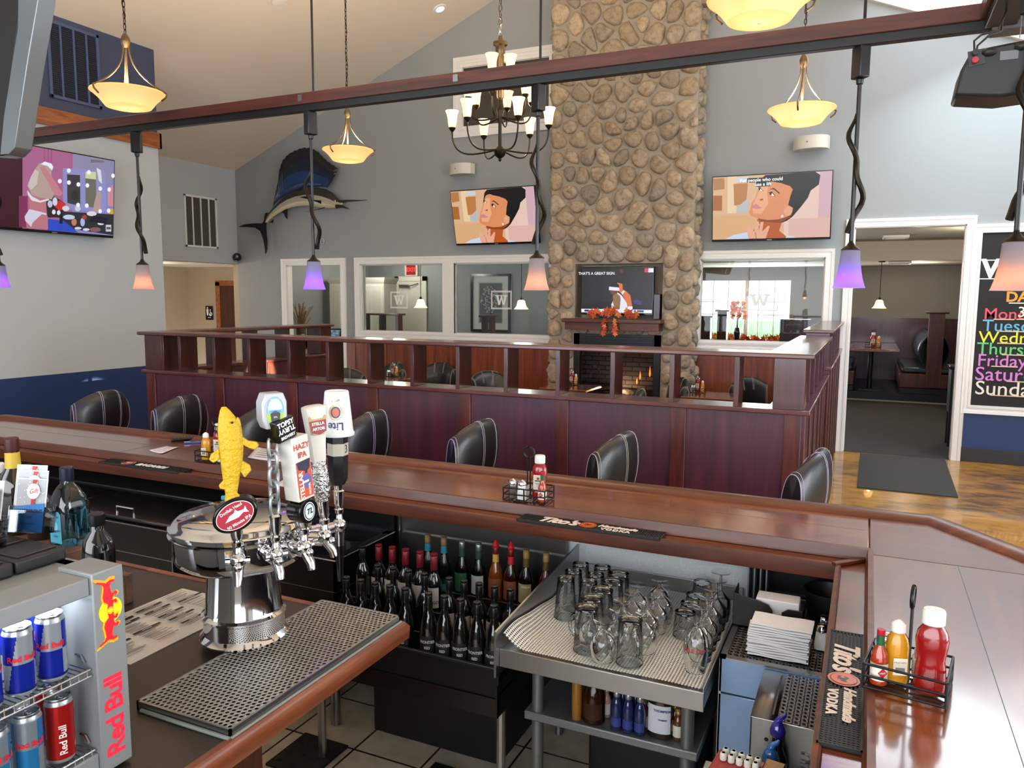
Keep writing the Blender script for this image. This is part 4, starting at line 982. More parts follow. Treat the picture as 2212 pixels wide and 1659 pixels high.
# chalkboard
cb = T('chalkboard', 'tall framed chalkboard listing daily specials in coloured chalk', 'chalkboard', (0, 0, 0))
bx0, bx1, bz0, bz1 = 1.16, 2.9, .69, 2.725; B((bx0, YB-.012, bz0), (bx1, YB-.002, bz1), 'board', P('chalkboard', '#1d1d1d', .75, var=.15), cb)
mb = MB(); mb.mx = tr(0, YB-.001, 0) @ rotx(PI/2); w_ = .1
mb.sweep([(bx0, bz0), (bx0, bz1), (bx1, bz1), (bx1, bz0)], [(0, 0), (0, .03), (.03, .03), (.035, .022), (.06, .022), (.065, .03), (w_, .036), (w_, 0)], closed=True); mb.build('frame', m_white, cb)
A = Art(faceY(0, YB-.0125, 0), .0003)
def chalk(color, s, zx, zy, size, bold=.003, under=None, **k):
    p = at(2040+zx/3.95, 480+zy/3.95, y=YB-.013); A.text(color, s, size, p.x, p.z, align='LEFT', bold=bold, **k)
    if under: a = at(2040+under[0]/3.95, 480+under[2]/3.95, y=YB-.013); A.add(under[3], rect(a.x, a.z-.006, a.x+(under[1]-under[0])/3.95/171*1.12, a.z+.006))
for zy in (325, 483): p = at(2120, 480+zy/3.95, y=YB-.013); A.add('#e9e9e6', rect(bx0, p.z-.006, bx1, p.z+.006))
chalk('#d9d9d6', 'W', 322, 405, .30, .012)
chalk('#f0a040', 'DAILY', 525, 640, .16, .005, (550, 690, 690, '#f3efe0'))
for col_, s, zx, zy, sz, un in (('#ee5b6b', 'Monday:', 335, 785, .185, (420, 545, 828)), ('#f0e2cf', '3', 622, 770, .17, (615, 690, 828)), ('#6fb8dc', 'Tuesday', 322, 885, .195, (470, 630, 930)), ('#ece94a', 'Wednesday', 290, 985, .20, (450, 690, 1032)), ('#6fd07f', 'Thursday', 275, 1080, .20, (490, 660, 1130)), ('#dd86d8', 'Friday:', 278, 1180, .205, (400, 560, 1228)), ('#e08ade', 'Saturday', 258, 1295, .23, (530, 690, 1357)), ('#f3eedd', 'Sunday:', 258, 1415, .235, (390, 620, 1475))): chalk(col_, s, zx, zy, sz, .0008, (*un, '#e9c9a6'))
A.build('lettering', paintmat('chalk', .9), cb)
# restroom sign and door in the corridor
yS = CY1; c = at(452, 676, y=yS-.012); rs = T('restroom_sign', 'black restroom sign with white figure and wheelchair symbols', 'sign', (c.x, yS-.006, c.z))
B((-.1, -.006, -.14), (.1, .006, .14), 'plate', m_bezel, rs, .004); A = Art(faceY(0, -.0065, 0), .0004)
A.add('#eee', ell(-.045, .1, .018, .018, 12)).add('#eee', [(-.075, .075), (-.015, .075), (-.02, .0), (-.03, -.05), (-.06, -.05), (-.07, 0)]).add('#eee', ell(.03, .06, .014, .014, 10)).add('#eee', [(.022, .045), (.038, .045), (.042, .01), (.075, .01), (.085, -.035), (.072, -.035), (.06, -.005), (.025, -.005)]).add('#eee', ell(.035, -.03, .038, .034, 16, 2.2, 6.0)).add('#bbb', rect(-.04, -.1, .04, -.085)); A.build('symbols', paintmat('white vinyl', .6), rs)
xd0, xd1 = at(477, 640, y=yS).x, at(512, 640, y=yS).x+.3
mb = MB(); 
for a, b in (((at(468, 640, y=yS).x, yS-.03, 0), (xd0, yS, 2.2)), ((at(468, 640, y=yS).x, yS-.03, 2.13), (xd1+.1, yS, 2.23)), ((xd1, yS-.03, 0), (xd1+.1, yS, 2.2))): mb.box(a, b)
ST(mb.build('trim_11', m_oak)); d1 = ST(B((xd0, yS-.02, 0), (xd1, yS-.001, 2.13), 'door_1', m_dark)); MB().ball((xd1-.07, yS-.05, 1.0), .03, 12).build('door_handle', m_steel, d1)
# ================================================================ STOOLS AND CHAIRS
def bucket(t, zs, zb, zt, R=.43, half=35, th=.135, xo=-.185):
    """upholstered curved back and seat; the sitter faces -X, the back curves round on the +X side"""
    H = math.radians(half); n = 22
    def top(u):  # height along the arc
        s = abs(u*2-1); return zt - (zt-zb)*.24*s**2.2
    def prof(u, v):
        a = -H+2*H*u; zt_ = top(u); hw = th/2
        P_ = []
        w = 2*PI*v
        # rounded vertical section, v runs round it
        cx_, sz = math.cos(w), math.sin(w)
        e = 2.6; k = (abs(cx_)**e+abs(sz)**e)**(-1/e)
        rr = R + hw*cx_*k*(1-.18*max(0, sz)) + .03*((zt_-zb)*.5*(1+sz*k))/(zt-zb); z = zb+(zt_-zb)*.5*(1+sz*k)
        return Vector((xo+rr*math.cos(a), rr*math.sin(a), z))
    mb = MB(); g = mb.surf(prof, n, 20)
    for i in (0, n): 
        c = sum((v.co for v in g[i][:-1]), Vector())/20; vc = mb.v(c + Vector((-.012*math.cos(H)*0, 0, 0)))
        for j in range(20): mb.f([g[i][j], g[i][j+1], vc] if i else [g[i][j+1], g[i][j], vc])
    bmesh.ops.remove_doubles(mb.bm, verts=mb.bm.verts, dist=.0005)
    mb.build('backrest', m_leather, t, ang=60)
    mb = MB()
    for u0 in (.36, .385, .66, .685): mb.tube([prof(u0, v/24+.0) + (prof(u0, v/24)-Vector((xo+R*math.cos(-H+2*H*u0), R*math.sin(-H+2*H*u0), (zb+zt)/2))).normalized()*.0008 for v in range(-5, 12)], .0016, 5)
    for u0 in (.0, .03, .97, 1.0): mb.tube([prof(u0, v/40) for v in range(40)], .0022 if u0 in (0., 1.) else .0014, 5, True)
    mb.build('stitching', m_stitch, t)
    mb = MB(); mb.lathe([(.05, zs-.10), (.19, zs-.10), (.225, zs-.075), (.232, zs-.03), (.21, zs-.005), (.12, zs+.008), (.01, zs+.01)], 32); mb.build('seat', m_leather, t)
m_legw = wood('dark chair wood', '#1c0d0a', '#2b1510', '#3a1e17', 'z', .4, .2)
def legs(t, h, s0, s1, ring=None):
    for sx in (-1, 1):
        for sy in (-1, 1):
            mb = MB(); mb.tube([(sx*s0, sy*s0, h), (sx*s1, sy*s1, 0.005)], [.022, .017], 6); mb.build('leg', m_legw, t)
    if ring: MB().tube([(s1*1.25*math.cos(a), s1*1.25*math.sin(a), ring) for a in [2*PI*i/28 for i in range(28)]], .011, 8, True).build('footring', m_blackmetal, t)
stool = T('bar_stool', 'black leather bar stool in front of the navy wall', 'bar stool', (0, 0, 0), 0, 'black leather bar stools')
bucket(stool, .76, .78, 1.17); legs(stool, .66, .13, .17, .25)
MB().cyl((0, 0, .66), (0, 0, .68), .12, 16).build('swivel', m_blackmetal, stool)
STO = [(200, 846, .15, 'black leather bar stool in front of the navy wall'), (375, 856, .12, 'black leather bar stool left of the yellow fish tap handle'),
       (556, 874, .1, 'black leather bar stool partly hidden behind the octagonal white tap handle'), (785, 889, .05, 'black leather bar stool behind the upturned white cup'),
       (1022, 908, 0, 'black leather bar stool behind the bar, left of the caddy with the pepper shaker'), (1330, 935, -.08, 'black leather bar stool behind the middle vodka mat on the front bar'), (1752, 972, -.1, 'black leather bar stool nearest the end of the half wall and doorway')]
for i, (px, py, rz, lab) in enumerate(STO):
    p = at(px, py, z=1.165); loc = (p.x-.22, p.y+.04, 0)
    if i == 0: stool.location = loc; stool.rotation_euler.z = rz; stool['label'] = lab
    else: dup(stool, loc, rz, lab)
chair = T('dining_chair', 'x', 'chair', (0, 0, 0), 0, 'black leather dining chairs')
bucket(chair, .47, .5, .93); legs(chair, .38, .16, .19)
CH = [(745, 800, 2.2, 'black leather dining chair by the server station opening'), (826, 785, 1.2, 'black leather dining chair behind the caddy under the lettered window, left one'), (938, 787, 1.7, 'black leather dining chair against the wainscot, right of the far caddy'),
      (1068, 806, 2.4, 'black leather dining chair beside the left of the stone chimney'), (1447, 812, .6, 'black leather dining chair at the right edge of the fireplace'), (1640, 820, 2.3, 'black leather dining chair under the right hand window'), (1335, 838, .3, 'black leather dining chair in front of the gas fire'), (1675, 846, -.5, 'black leather dining chair behind the corner of the half wall')]
for i, (px, py, rz, lab) in enumerate(CH):
    p = at(px, py, z=.92); loc = (p.x, min(p.y, 9.75 if i in (3, 4, 6) else 10.25), 0)
    if i == 0: chair.location = loc; chair.rotation_euler.z = rz; chair['label'] = lab
    else: dup(chair, loc, rz, lab)
def table(x, y, label, s=.38):
    t = T('dining_table', label, 'table', (x, y, 0), 0, 'square dining tables')
    B((-s, -s, .715), (s, s, .75), 'tabletop', m_maho, t, .006); MB().cyl((0, 0, .02), (0, 0, .715), .035, 14).build('pedestal', m_blackmetal, t)
    mb = MB(); mb.box((-.28, -.03, .004), (.28, .03, .025)); mb.box((-.03, -.28, .004), (.03, .28, .025)); mb.build('foot', m_blackmetal, t)
TB = []
for px, py, lab in ((857, 812, 'square dining table under the lettered windows, left of the chimney'), (1240, 830, 'square dining table in front of the fireplace left edge'), (1510, 846, 'square dining table right of the fireplace, holding a caddy')):
    p = at(px, py, z=.75); table(p.x+(.05, .05, .22)[len(TB)], p.y-.27, lab, .33); TB.append(p)
# ================================================================ CONDIMENTS
m_wire = P('black wire', '#0d0d0e', .4, .3)
m_clear = glass('clear glass', '#eef2f2', .9, .02, .03)
m_whitepl = P('white plastic cap', '#e6e5e0', .4)
def rack(t, L=.19, Wd=.12, h=.06, handle='ring'):
    mb = MB()
    for z in (.006, h*.55, h):
        pts = [(-L/2, -Wd/2, z), (L/2, -Wd/2, z), (L/2, Wd/2, z), (-L/2, Wd/2, z)]; k = 0
        for a, b in zip(pts, pts[1:]+pts[:1]): mb.cyl(a, b, .003, 6)
    for x in (-L/2, 0, L/2):
        for y in (-Wd/2, Wd/2): mb.cyl((x, y, .003), (x, y, h), .003, 6)
    for k in range(7): mb.cyl((-L/2+L*k/6, -Wd/2, .005), (-L/2+L*k/6, Wd/2, .005), .002, 5)
    mb.build('wire_basket', m_wire, t)
    mb = MB()
    for dx in (-.008, .008): mb.cyl((dx, 0, .005), (dx*.7, 0, .19), .003, 6)
    mb.tube([(.024*math.cos(a), 0, .21+.024*math.sin(a)) for a in [2*PI*i/18 for i in range(18)]], .0045, 7, True, ); mb.build('handle', m_wire, t)
def ketchup(loc, rz, label, top='', lab=True):
    t = T('ketchup_bottle', label, 'bottle', loc, rz)
    mb = MB(); mb.lathe([(.02, .0), (.031, .002), (.033, .02), (.031, .055), (.028, .075), (.032, .10), (.034, .12), (.03, .14), (.02, .155), (.017, .16)], 28, sy=.72); mb.build('bottle', P('red ketchup', '#8f1011', .18, coat=.6), t)
    mb = MB(); mb.lathe([(.021, .155), (.0235, .158), (.0235, .185), (.021, .191)], 24, sy=.82); mb.build('cap', m_whitepl, t, bevel=.001)
    if lab:
        A = Art(tr(0, -.0262, .068) @ rotx(PI/2), .0004); A.add('#e9e2cf', [(-.02, .04), (.02, .04), (.021, -.02), (.012, -.035), (-.012, -.035), (-.021, -.02)]); A.add('#c6bfae', [(-.017, .037), (.017, .037), (.018, -.018), (-.018, -.018)]); A.add('#3f6b3a', rect(-.014, .012, .014, .018)); A.add('#a3201f', ell(0, .025, .006, .006, 12)); A.text('#1d2b1a', 'KETCHUP', .0075, 0, -.026, bold=.0003); A.text('#2f3c2a', 'TOMATO', .006, 0, .002); A.build('label', paintmat('paper label', .6), t)
    if top: m2 = MB(); m2.text(top, .016, tr(0, 0, .1915), ext=.0003, bold=.0005); m2.build('lettering', P('embossed white', '#ffffff', .5), t)
    return t
def mustard(loc, rz, label):
    t = T('mustard_bottle', label, 'bottle', loc, rz)
    MB().lathe([(.02, 0), (.026, .002), (.027, .03), (.025, .06), (.0255, .085), (.022, .105), (.014, .118), (.013, .12)], 24, sy=.85).build('bottle', P('yellow mustard', '#c98a10', .25, coat=.4), t)
    MB().lathe([(.0145, .118), (.0165, .12), (.0155, .136), (.01, .142), (.004, .146)], 18).build('cap', m_whitepl, t)
    A = Art(tr(0, -.0238, .045) @ rotx(PI/2), .0003); A.add('#dfd8c6', rect(-.015, -.02, .015, .02)); A.add('#777', rect(-.01, -.015, .01, -.002)); A.text('#a33', 'MUSTARD', .006, 0, .01); A.build('label', paintmat('paper label', .6), t); return t
def hotsauce(loc, rz, label):
    t = T('hot_sauce_bottle', label, 'bottle', loc, rz)
    MB().lathe([(.015, 0), (.0185, .002), (.0185, .06), (.015, .075), (.008, .088), (.0075, .105)], 20).build('bottle', P('red orange hot sauce', '#a5330f', .15, coat=.6), t)
    MB().lathe([(.0085, .092), (.009, .115)], 14).build('neck_band', P('green foil', '#1d5a35', .4), t); MB().lathe([(.008, .115), (.009, .117), (.0085, .128)], 14).build('cap', P('red cap', '#b5182c', .4), t)
    mb = MB(); mb.lathe([(.0189, .012), (.0189, .052)], 20, cap=False); mb.build('label', P('white paper label', '#e8e3d6', .6), t)
    A = Art(tr(0, -.0193, .032) @ rotx(PI/2), .0003); A.add('#b02a20', [(0, .012), (.011, 0), (0, -.012), (-.011, 0)]); A.text('#fff', 'HOT', .006, 0, 0); A.build('emblem', paintmat('paper label', .6), t); return t
def shaker(loc, rz, label, fill):
    t = T('salt_shaker' if 'salt' in label else 'pepper_shaker', label, 'shaker', loc, rz)
    MB().lathe([(.016, 0), (.021, .002), (.022, .02), (.019, .05), (.0175, .062)], 16, sq=5).build('jar', P('jar '+fill, fill, .2, coat=.6), t)
    MB().lathe([(.019, .06), (.0195, .072), (.014, .082), (.004, .085)], 18).build('lid', m_chrome, t); return t
def sugar(loc, rz, label):
    t = T('sweetener_holder', label, 'holder', loc, rz); mb = MB(); mb.box((-.028, -.02, 0), (.028, .02, .045)); mb.build('holder', P('white porcelain', '#dedbd4', .3), t, bevel=.004)
    for k, c in enumerate(('#d98aa6', '#e8e4dc', '#e8b6c8', '#e9e6df')): B((-.024, -.013+.008*k, .01), (.024, -.010+.008*k, .07-.004*k), 'packet', P('packet '+c, c, .7), t)
    return t
ZT = 1.0712
def caddy(px, py, rz, lab, z=ZT, L=.19, Wd=.12):
    c = at(px, py, z=z); t = T('condiment_caddy', lab, 'caddy', (c.x, c.y, z), rz, 'black wire condiment caddies'); rack(t, L, Wd); return t
def inn(t, x, y, z=.0085): 
    a = t.rotation_euler.z; c, s = math.cos(a), math.sin(a); l = t.location; return (l.x+x*c-y*s, l.y+x*s+y*c, l.z+z)
k1 = caddy(1142, 1080, .05, 'black wire caddy with ketchup beside the middle vodka mat on the long bar')
ketchup(inn(k1, .045, .015), .1, 'ketchup bottle with paper label in the middle caddy on the long bar'); hotsauce(inn(k1, .073, -.03), 0, 'small hot sauce bottle in the middle caddy, beside the labelled ketchup')
shaker(inn(k1, -.065, -.02), .4, 'pepper shaker with dark grains in the middle caddy', '#4a4238'); shaker(inn(k1, -.018, -.026), 0, 'salt shaker with white grains in the middle caddy', '#dcdad4'); sugar(inn(k1, -.045, .03), 0, 'white sweetener holder with pink packets in the middle caddy')
k2 = caddy(470, 996, .05, 'black wire caddy behind the yellow fish tap handle')
mustard(inn(k2, -.055, -.02), .2, 'mustard bottle in the caddy behind the yellow fish tap handle'); ketchup(inn(k2, .0, .02), .3, 'ketchup bottle in the caddy half hidden by the yellow fish tap handle'); shaker(inn(k2, .06, -.03), 0, 'salt shaker with white grains behind the yellow fish tap handle', '#e0ded8'); shaker(inn(k2, .065, .03), 0, 'pepper shaker at the back of the caddy behind the yellow fish tap handle', '#4a4238')
k3 = caddy(1960, 1480, PI/2-.16, 'large black wire caddy on the near wing of the bar', L=.15, Wd=.165)
ketchup(inn(k3, -.02, -.045), .0, 'big ketchup bottle with numbered white cap on the near wing', '57', lab=False); mustard(inn(k3, -.012, .024), .3, 'yellow mustard bottle in the caddy on the near wing'); hotsauce(inn(k3, -.045, .055), .4, 'hot sauce bottle with green neck in the caddy on the near wing')
shaker(inn(k3, .012, .06), 0, 'pepper shaker in the near wing caddy, in front of its back row', '#5a5148'); shaker(inn(k3, .052, .055), 0, 'salt shaker at the back corner of the near wing caddy', '#d4d2cc'); sugar(inn(k3, .048, -.03), 0, 'sweetener holder behind the near wing ketchup')
for p, n in zip(TB, ('far table under the lettered windows', 'table by the fireplace left edge', 'table right of the fireplace')):
    p = Vector((p.x, p.y-.1, 0)); t = T('condiment_caddy', 'small black wire caddy on the '+n, 'caddy', (p.x, p.y, .7505), .1, 'black wire condiment caddies'); rack(t)
    ketchup(inn(t, .0, .02), 0, 'ketchup bottle in the caddy on the '+n); mustard(inn(t, .06, .0), 0, 'mustard bottle in the caddy on the '+n); shaker(inn(t, -.07, -.02), 0, 'salt shaker in the caddy on the '+n, '#dcdad4'); shaker(inn(t, -.04, -.03), 0, 'pepper shaker in the caddy on the '+n, '#4a4238')
# ================================================================ BEYOND THE PASSAGE AND THE GLASS
m_cab = P('cream cabinet paint', '#cfccc0', .4)
def granite():
    m, nt, b = newmat('brown granite'); nt.links.new(ramp(nt, noise(nt, coords(nt), 60, 5, .7), [(.35, '#2b221c'), (.5, '#6b5645'), (.65, '#b7a48c')]), b.inputs['Base Color']); b.inputs['Roughness'].default_value = .15; return m
ca, cbp = at(655, 750, y=11.4), at(760, 750, y=11.4)
YC = 11.4; cab = T('base_cabinet', 'cream base cabinet with granite top seen through the server station opening', 'cabinet', (0, 0, 0))
X0, X1 = ca.x, at(790, 750, y=11.4).x+.2
zc = at(690, 752, y=YC).z; B((X0, YC, .1), (X1, YC+.6, zc-.03), 'body', m_cab, cab); B((X0-.02, YC-.03, zc-.03), (X1, YC+.6, zc), 'granite_top', granite(), cab, .004)
for k in range(4):
    w = (X1-X0)/4; x = X0+w*k
    d = B((x+.01, YC-.018, zc-.22), (x+w-.01, YC, zc-.05), 'drawer', m_cab, cab, .004); MB().ball((x+w*.5, YC-.03, zc-.135), .014, 8).build('knob', m_bronze, d)
    d = B((x+.01, YC-.018, .14), (x+w-.01, YC, zc-.24), 'door', m_cab, cab, .004); B((x+.07, YC-.012, .2), (x+w-.07, YC-.0175, zc-.3), 'panel', P('cream panel', '#c6c3b6', .4), d); MB().ball((x+w*.85, YC-.03, zc-.3), .014, 8).build('knob', m_bronze, d)
zc += .001
p = at(717, 727, y=YC+.2); mon = T('order_terminal', 'black touchscreen order terminal tilted on the granite counter', 'terminal', (p.x, YC+.2, zc), .25)
B((-.13, -.02, .0), (.13, .16, .03), 'base', m_bezel, mon, .004); mb = MB(); mb.box((-.19, -.015, -.14), (.19, .03, .14), tr(0, -.02, .22) @ rotx(-.35)); mb.build('monitor', m_bezel, mon, .006)
MB().tube([(0, .08, .02), (0, .06, .22)], .035, 8).build('neck', m_bezel, mon)
A = Art(tr(0, -.02, .22) @ rotx(-.35) @ tr(0, -.0155, 0) @ rotx(PI/2), .0004); A.add('#5d7488', rect(-.165, -.115, .165, .115))
for i in range(5):
    for j in range(5): A.add(('#7d97ab', '#50687c', '#8ba0b0')[(i*2+j) % 3], rect(-.15+i*.06, -.1+j*.042, -.1+i*.06, -.068+j*.042))
A.build('screen', paintmat('dim screen', .3, .8), mon)
p = at(650, 735, y=YC+.3); vs = T('dried_wheat_vase', 'wicker vase of dried wheat beside the order terminal', 'vase', (p.x, YC+.3, zc)); MB().lathe([(.07, 0), (.08, .1), (.075, .3), (.085, .36)], 14).build('wicker_vase', P('brown wicker', '#5e3f2a', .8, bmp=(60, 1, .01)), vs)
rn = random.Random(8); mb = MB()
for k in range(60):
    a = rn.uniform(0, 6.28); r = rn.uniform(.02, .26); h = rn.uniform(.5, .85); mb.tube([(.03*math.cos(a), .03*math.sin(a), .3), (r*.5*math.cos(a), r*.5*math.sin(a), h*.75), (r*math.cos(a), r*math.sin(a), h)], [.003, .004, .008], 4)
mb.build('wheat_stems', P('dry wheat', '#8a6a3f', .9), vs)
p = at(678, 735, y=YC+.2); br_ = T('coffee_station', 'black wire and box holder between wheat vase and order terminal', 'holder', (p.x, YC+.2, zc)); B((-.14, -.1, 0), (.14, .1, .22), 'box', m_bezel, br_, .01); mb = MB()
for k in range(6): mb.cyl((-.12+.048*k, -.09, .22), (-.12+.048*k, -.09, .36), .006, 6)
mb.tube([(-.14, -.09, .36), (.14, -.09, .36)], .007, 6); mb.tube([(.15+.05*math.cos(a), -.09, .22+.08*math.sin(a)) for a in [i*.4 for i in range(10)]], .006, 6); mb.build('wire_scroll', m_wire, br_)
for px, py, c, h, lab, kd in ((655, 745, '#8f1f24', .24, 'red canister on the counter edge', 'canister'), (687, 742, '#c9a65c', .16, 'small jar with yellow label on the counter', 'jar')):
    p = at(px, py, y=YC+.06); t = T(kd, lab+' in the server station', kd, (p.x, YC+.06, zc)); MB().lathe([(.045, 0), (.05, .01), (.05, h*.8), (.035, h*.9)], 18).build('body', P('paint '+c, c, .35), t); MB().lathe([(.036, h*.88), (.036, h)], 16).build('lid', m_whitepl, t)
xa = at(708, 600, y=12.8).x; xb = at(826, 600, y=12.8).x
tc = T('tall_cabinet', 'tall cream pantry cabinet with crown moulding behind the first lettered window', 'cabinet', (0, 0, 0)); zt_ = 2.25
B((xa, 12.85, zc+.0), (xb, 13.3, zt_), 'body', m_cab, tc); 
mb = MB(); mb.sweep([(xa, 13.3), (xa, 12.85), (xb, 12.85), (xb, 13.3)], [(0, zt_-.06), (-.05, zt_+.04), (-.05, zt_+.06), (0, zt_+.06)]); mb.build('crown_moulding', m_cab, tc)
n = 4
for k in range(n): w = (xb-xa)/n; d = B((xa+w*k+.012, 12.832, zc+.06), (xa+w*(k+1)-.012, 12.85, zt_-.1), 'door', m_cab, tc, .003); B((xa+w*k+.07, 12.826, zc+.14), (xa+w*(k+1)-.07, 12.833, zt_-.2), 'panel', MATS['cream panel'], d)
YD = 14.58
d0, d1_ = at(863, 620, y=YD).x, at(914, 620, y=YD).x; zd = at(890, 607, y=YD).z
mb = MB()
for a, b in (((d0-.1, YD-.04, 0), (d0, YD, zd+.1)), ((d1_, YD-.04, 0), (d1_+.1, YD, zd+.1)), ((d0-.1, YD-.04, zd), (d1_+.1, YD, zd+.1))): mb.box(a, b)
ST(mb.build('trim_12', m_cab)); dr = ST(B((d0, YD-.02, 0), (d1_, YD, zd), 'door_2', m_cab)); MB().tube([(d0+.08, YD-.06, zd-.1), (d0+.3, YD-.1, zd-.12), (d1_-.1, YD-.05, zd-.05)], .012, 6).build('door_closer', m_steel, dr); B((d0+.03, YD-.07, zd-.14), (d0+.28, YD-.02, zd-.08), 'closer_body', m_steel, dr); MB().ball((d0+.08, YD-.07, 1.0), .035, 10).build('door_handle', m_chrome, dr)
c = at(891, 587, y=YD); ex = T('exit_sign', 'lit red exit sign above the cream door behind the glass', 'exit sign', (c.x, YD-.03, zd+.24)); B((-.16, -.03, -.13), (.16, .03, .13), 'housing', P('exit housing', '#c9c6bb', .4), ex); A = Art(faceY(0, -.031, 0), .0005); A.add('#8c0d16', rect(-.12, -.11, .12, .11)); A.text('#ff3a3a', 'EXIT', .12, 0, 0, bold=.006); A.build('letters', paintmat('lit sign', .4, 1.6), ex)
c0, c1 = at(1018, 592, y=YD), at(1103, 718, y=YD)
pf = T('framed_picture', 'large dark framed picture of a pale tree with wide white mat behind the glass', 'picture', ((c0.x+c1.x)/2, YD-.005, (c0.z+c1.z)/2)); w, h = (c1.x-c0.x)/2, (c0.z-c1.z)/2
mb = MB(); mb.mx = rotx(PI/2); mb.sweep([(-w, -h), (-w, h), (w, h), (w, -h)], [(0, 0), (0, .03), (-.05, .03), (-.05, 0)], closed=True); mb.build('frame', m_bezel, pf)
A = Art(faceY(0, -.004, 0), .0005); A.add('#b9bcbb', rect(-w+.04, -h+.04, w-.04, h-.04)); A.add('#9a9d9c', rect(-w*.62, -h*.72, w*.62, h*.72)); A.add('#4d5354', rect(-w*.57, -h*.68, w*.57, h*.68)); rn = random.Random(2)
A.add('#3a3f40', [(-.02, -h*.68), (.03, -h*.68), (.012, 0), (-.012, 0)])
for k in range(150): a = rn.uniform(0, 6.28); r = rn.uniform(0, 1)**.6; x, y = w*.46*r*math.cos(a), h*.12+h*.46*r*math.sin(a); A.add(rn.choice(('#8f9696', '#6f7777', '#aab0af')), ell(x, y, .014, .02, 5, rot=a))
A.build('print', paintmat('art print', .6), pf)
def hang(px, py, Y, lab, zc_):
    c = at(px, py, y=Y); t = T('hanging_lamp', lab, 'pendant lamp', (c.x, Y, c.z), 0, 'amber bell lamps in the back rooms')
    MB().lathe([(.13, 0), (.115, .012), (.085, .05), (.07, .1), (.06, .145), (.03, .16)], 24, cap=False).build('lamp_shade', shade('amber bell shade', '#ffe6b0', .9, '#ffd27a'), t); MB().lathe([(.03, .155), (.02, .2), (.006, .21)], 12).build('shade_cap', m_bronze, t); MB().cyl((0, 0, .2), (0, 0, zc_-c.z), .006, 6).build('rod', m_bronze, t); MB().lathe([(.06, -.02), (.06, 0)], 14, tr(0, 0, zc_-c.z)).build('ceiling_plate', m_bronze, t)
    light('hanging_light', 'POINT', (c.x, Y, c.z+.05), 8, WARM, .04)
hang(909, 665, 12.3, 'amber bell lamp behind the first lettered window', 2.8); hang(1126, 668, 12.3, 'amber bell lamp behind the second lettered window', 2.8); hang(1899, 666, 16.4, 'amber bell lamp over the booth table beyond the wide doorway', 2.66)
def halfp(px0, px1, Y, lab, zt, zb):
    x0, x1 = at(px0, 690, y=Y).x, at(px1, 690, y=Y).x; t = T('back_room_partition', lab, 'partition'); B((x0, Y, 0), (x1, Y+.16, zb), 'panel', m_dark, t); B((x0-.04, Y-.04, zt-.035), (x1+.04, Y+.2, zt), 'cap', m_darkx, t, .006); B((x0-.02, Y-.02, zb), (x1+.02, Y+.18, zb+.03), 'ledge', m_darkx, t, .006)
    n = max(2, int((x1-x0)/.3)+1)
    for k in range(n): x = x0+(x1-x0-.06)*k/(n-1); B((x, Y, zb+.03), (x+.06, Y+.15, zt-.035), 'post', m_dark, t)
halfp(784, 860, 12.25, 'dark wood slotted half wall behind the first lettered window', 1.62, 1.27); halfp(1040, 1062, 12.25, 'short end of dark wood half wall behind the second lettered window', 1.62, 1.27)
# booths beyond the wide doorway
m_vinyl = P('dark blue vinyl', '#20303f', .35, coat=.2); YW = 16.25
ST(B((-4.0, YW, 0), (XR, YW+2.7, .17), 'floor_platform', m_black)); 
mb = MB(); mb.box((-4.0, YW-.012, 0), (XR, YW, .17)); ST(mb.build('baseboard_platform', m_black)); ST(B((-4.0, YW-.03, 0.003), (XR, YW-.012, .03), 'trim_13', P('cream strip', '#9c9a86', .5)))
xw = at(1950, 687, y=BYW); mb = MB(); mb.box((wx[1]+.1, BYW-.03, .17), (XR, BYW, xw.z)); mb.box((wx[1]+.1, BYW-.05, xw.z-.1), (XR, BYW, xw.z)); mb.box((-4.0, BYW-.03, .17), (wx[1]+.1, BYW, WZ5[0]-.1)); ST(mb.build('trim_14', m_dark))
def booth(px0, px1, lab, post=None):
    t = T('dining_booth', lab, 'booth'); x0, x1 = at(px0, 830, y=YW+.05).x, at(px1, 830, y=YW+.05).x
    zt = at(1940, 806, y=YW).z; B((x0, YW+.05, .175), (x1, BYW-.04, zt-.28), 'plinth', m_black, t); B((x0-.02, YW+.03, zt-.28), (x1+.02, BYW-.04, zt), 'seat_box', MATS['mid mahogany'], t, .02); B((x0+.02, YW+.06, zt), (x1-.02, BYW-.04, zt+.11), 'seat_cushion', m_vinyl, t, .04); return t, x0, x1, zt
t, x0, x1, zt = booth(1944, 2062, 'dark booth bench with tall carved end post beyond the doorway')
xp = at(2017, 800, y=YW).x; zp = at(2017, 674, y=YW).z
B((xp-.13, YW, zt-.25), (xp+.13, YW+.12, zp-.03), 'end_post', MATS['mid mahogany'], t, .004); B((xp-.19, YW-.04, zp-.03), (xp+.19, YW+.16, zp), 'post_cap', m_dark, t, .01)
mb = MB()
for k in range(5): mb.box((xp-.09+.04*k, YW-.008, zt-.1), (xp-.075+.04*k, YW, zp-.7))
mb.build('fluting', m_dark, t)
mb = MB(); mb.box((xp-.02, YW+.12, zt), (xp+.02, BYW-.05, zp-.3)); mb.build('divider', m_dark, t)
for s in (-1, 1): mb = MB(); mb.surf(lambda u, v: Vector((xp+s*(.05+.2*math.sin(PI*u)**.7), YW+.12+(BYW-YW-.2)*v, zt+.05+(zp-.45-zt)*u)), 10, 4); mb.build('back_cushion', m_vinyl, t, solid=.02)
booth(1760, 1842, 'dark booth bench behind the doorway left casing')
c = at(1882, 752, y=YW+.5); t = T('booth_table', 'dark wood booth table beyond the wide doorway', 'table', (c.x, YW+.6, .17)); zz = c.z-.17
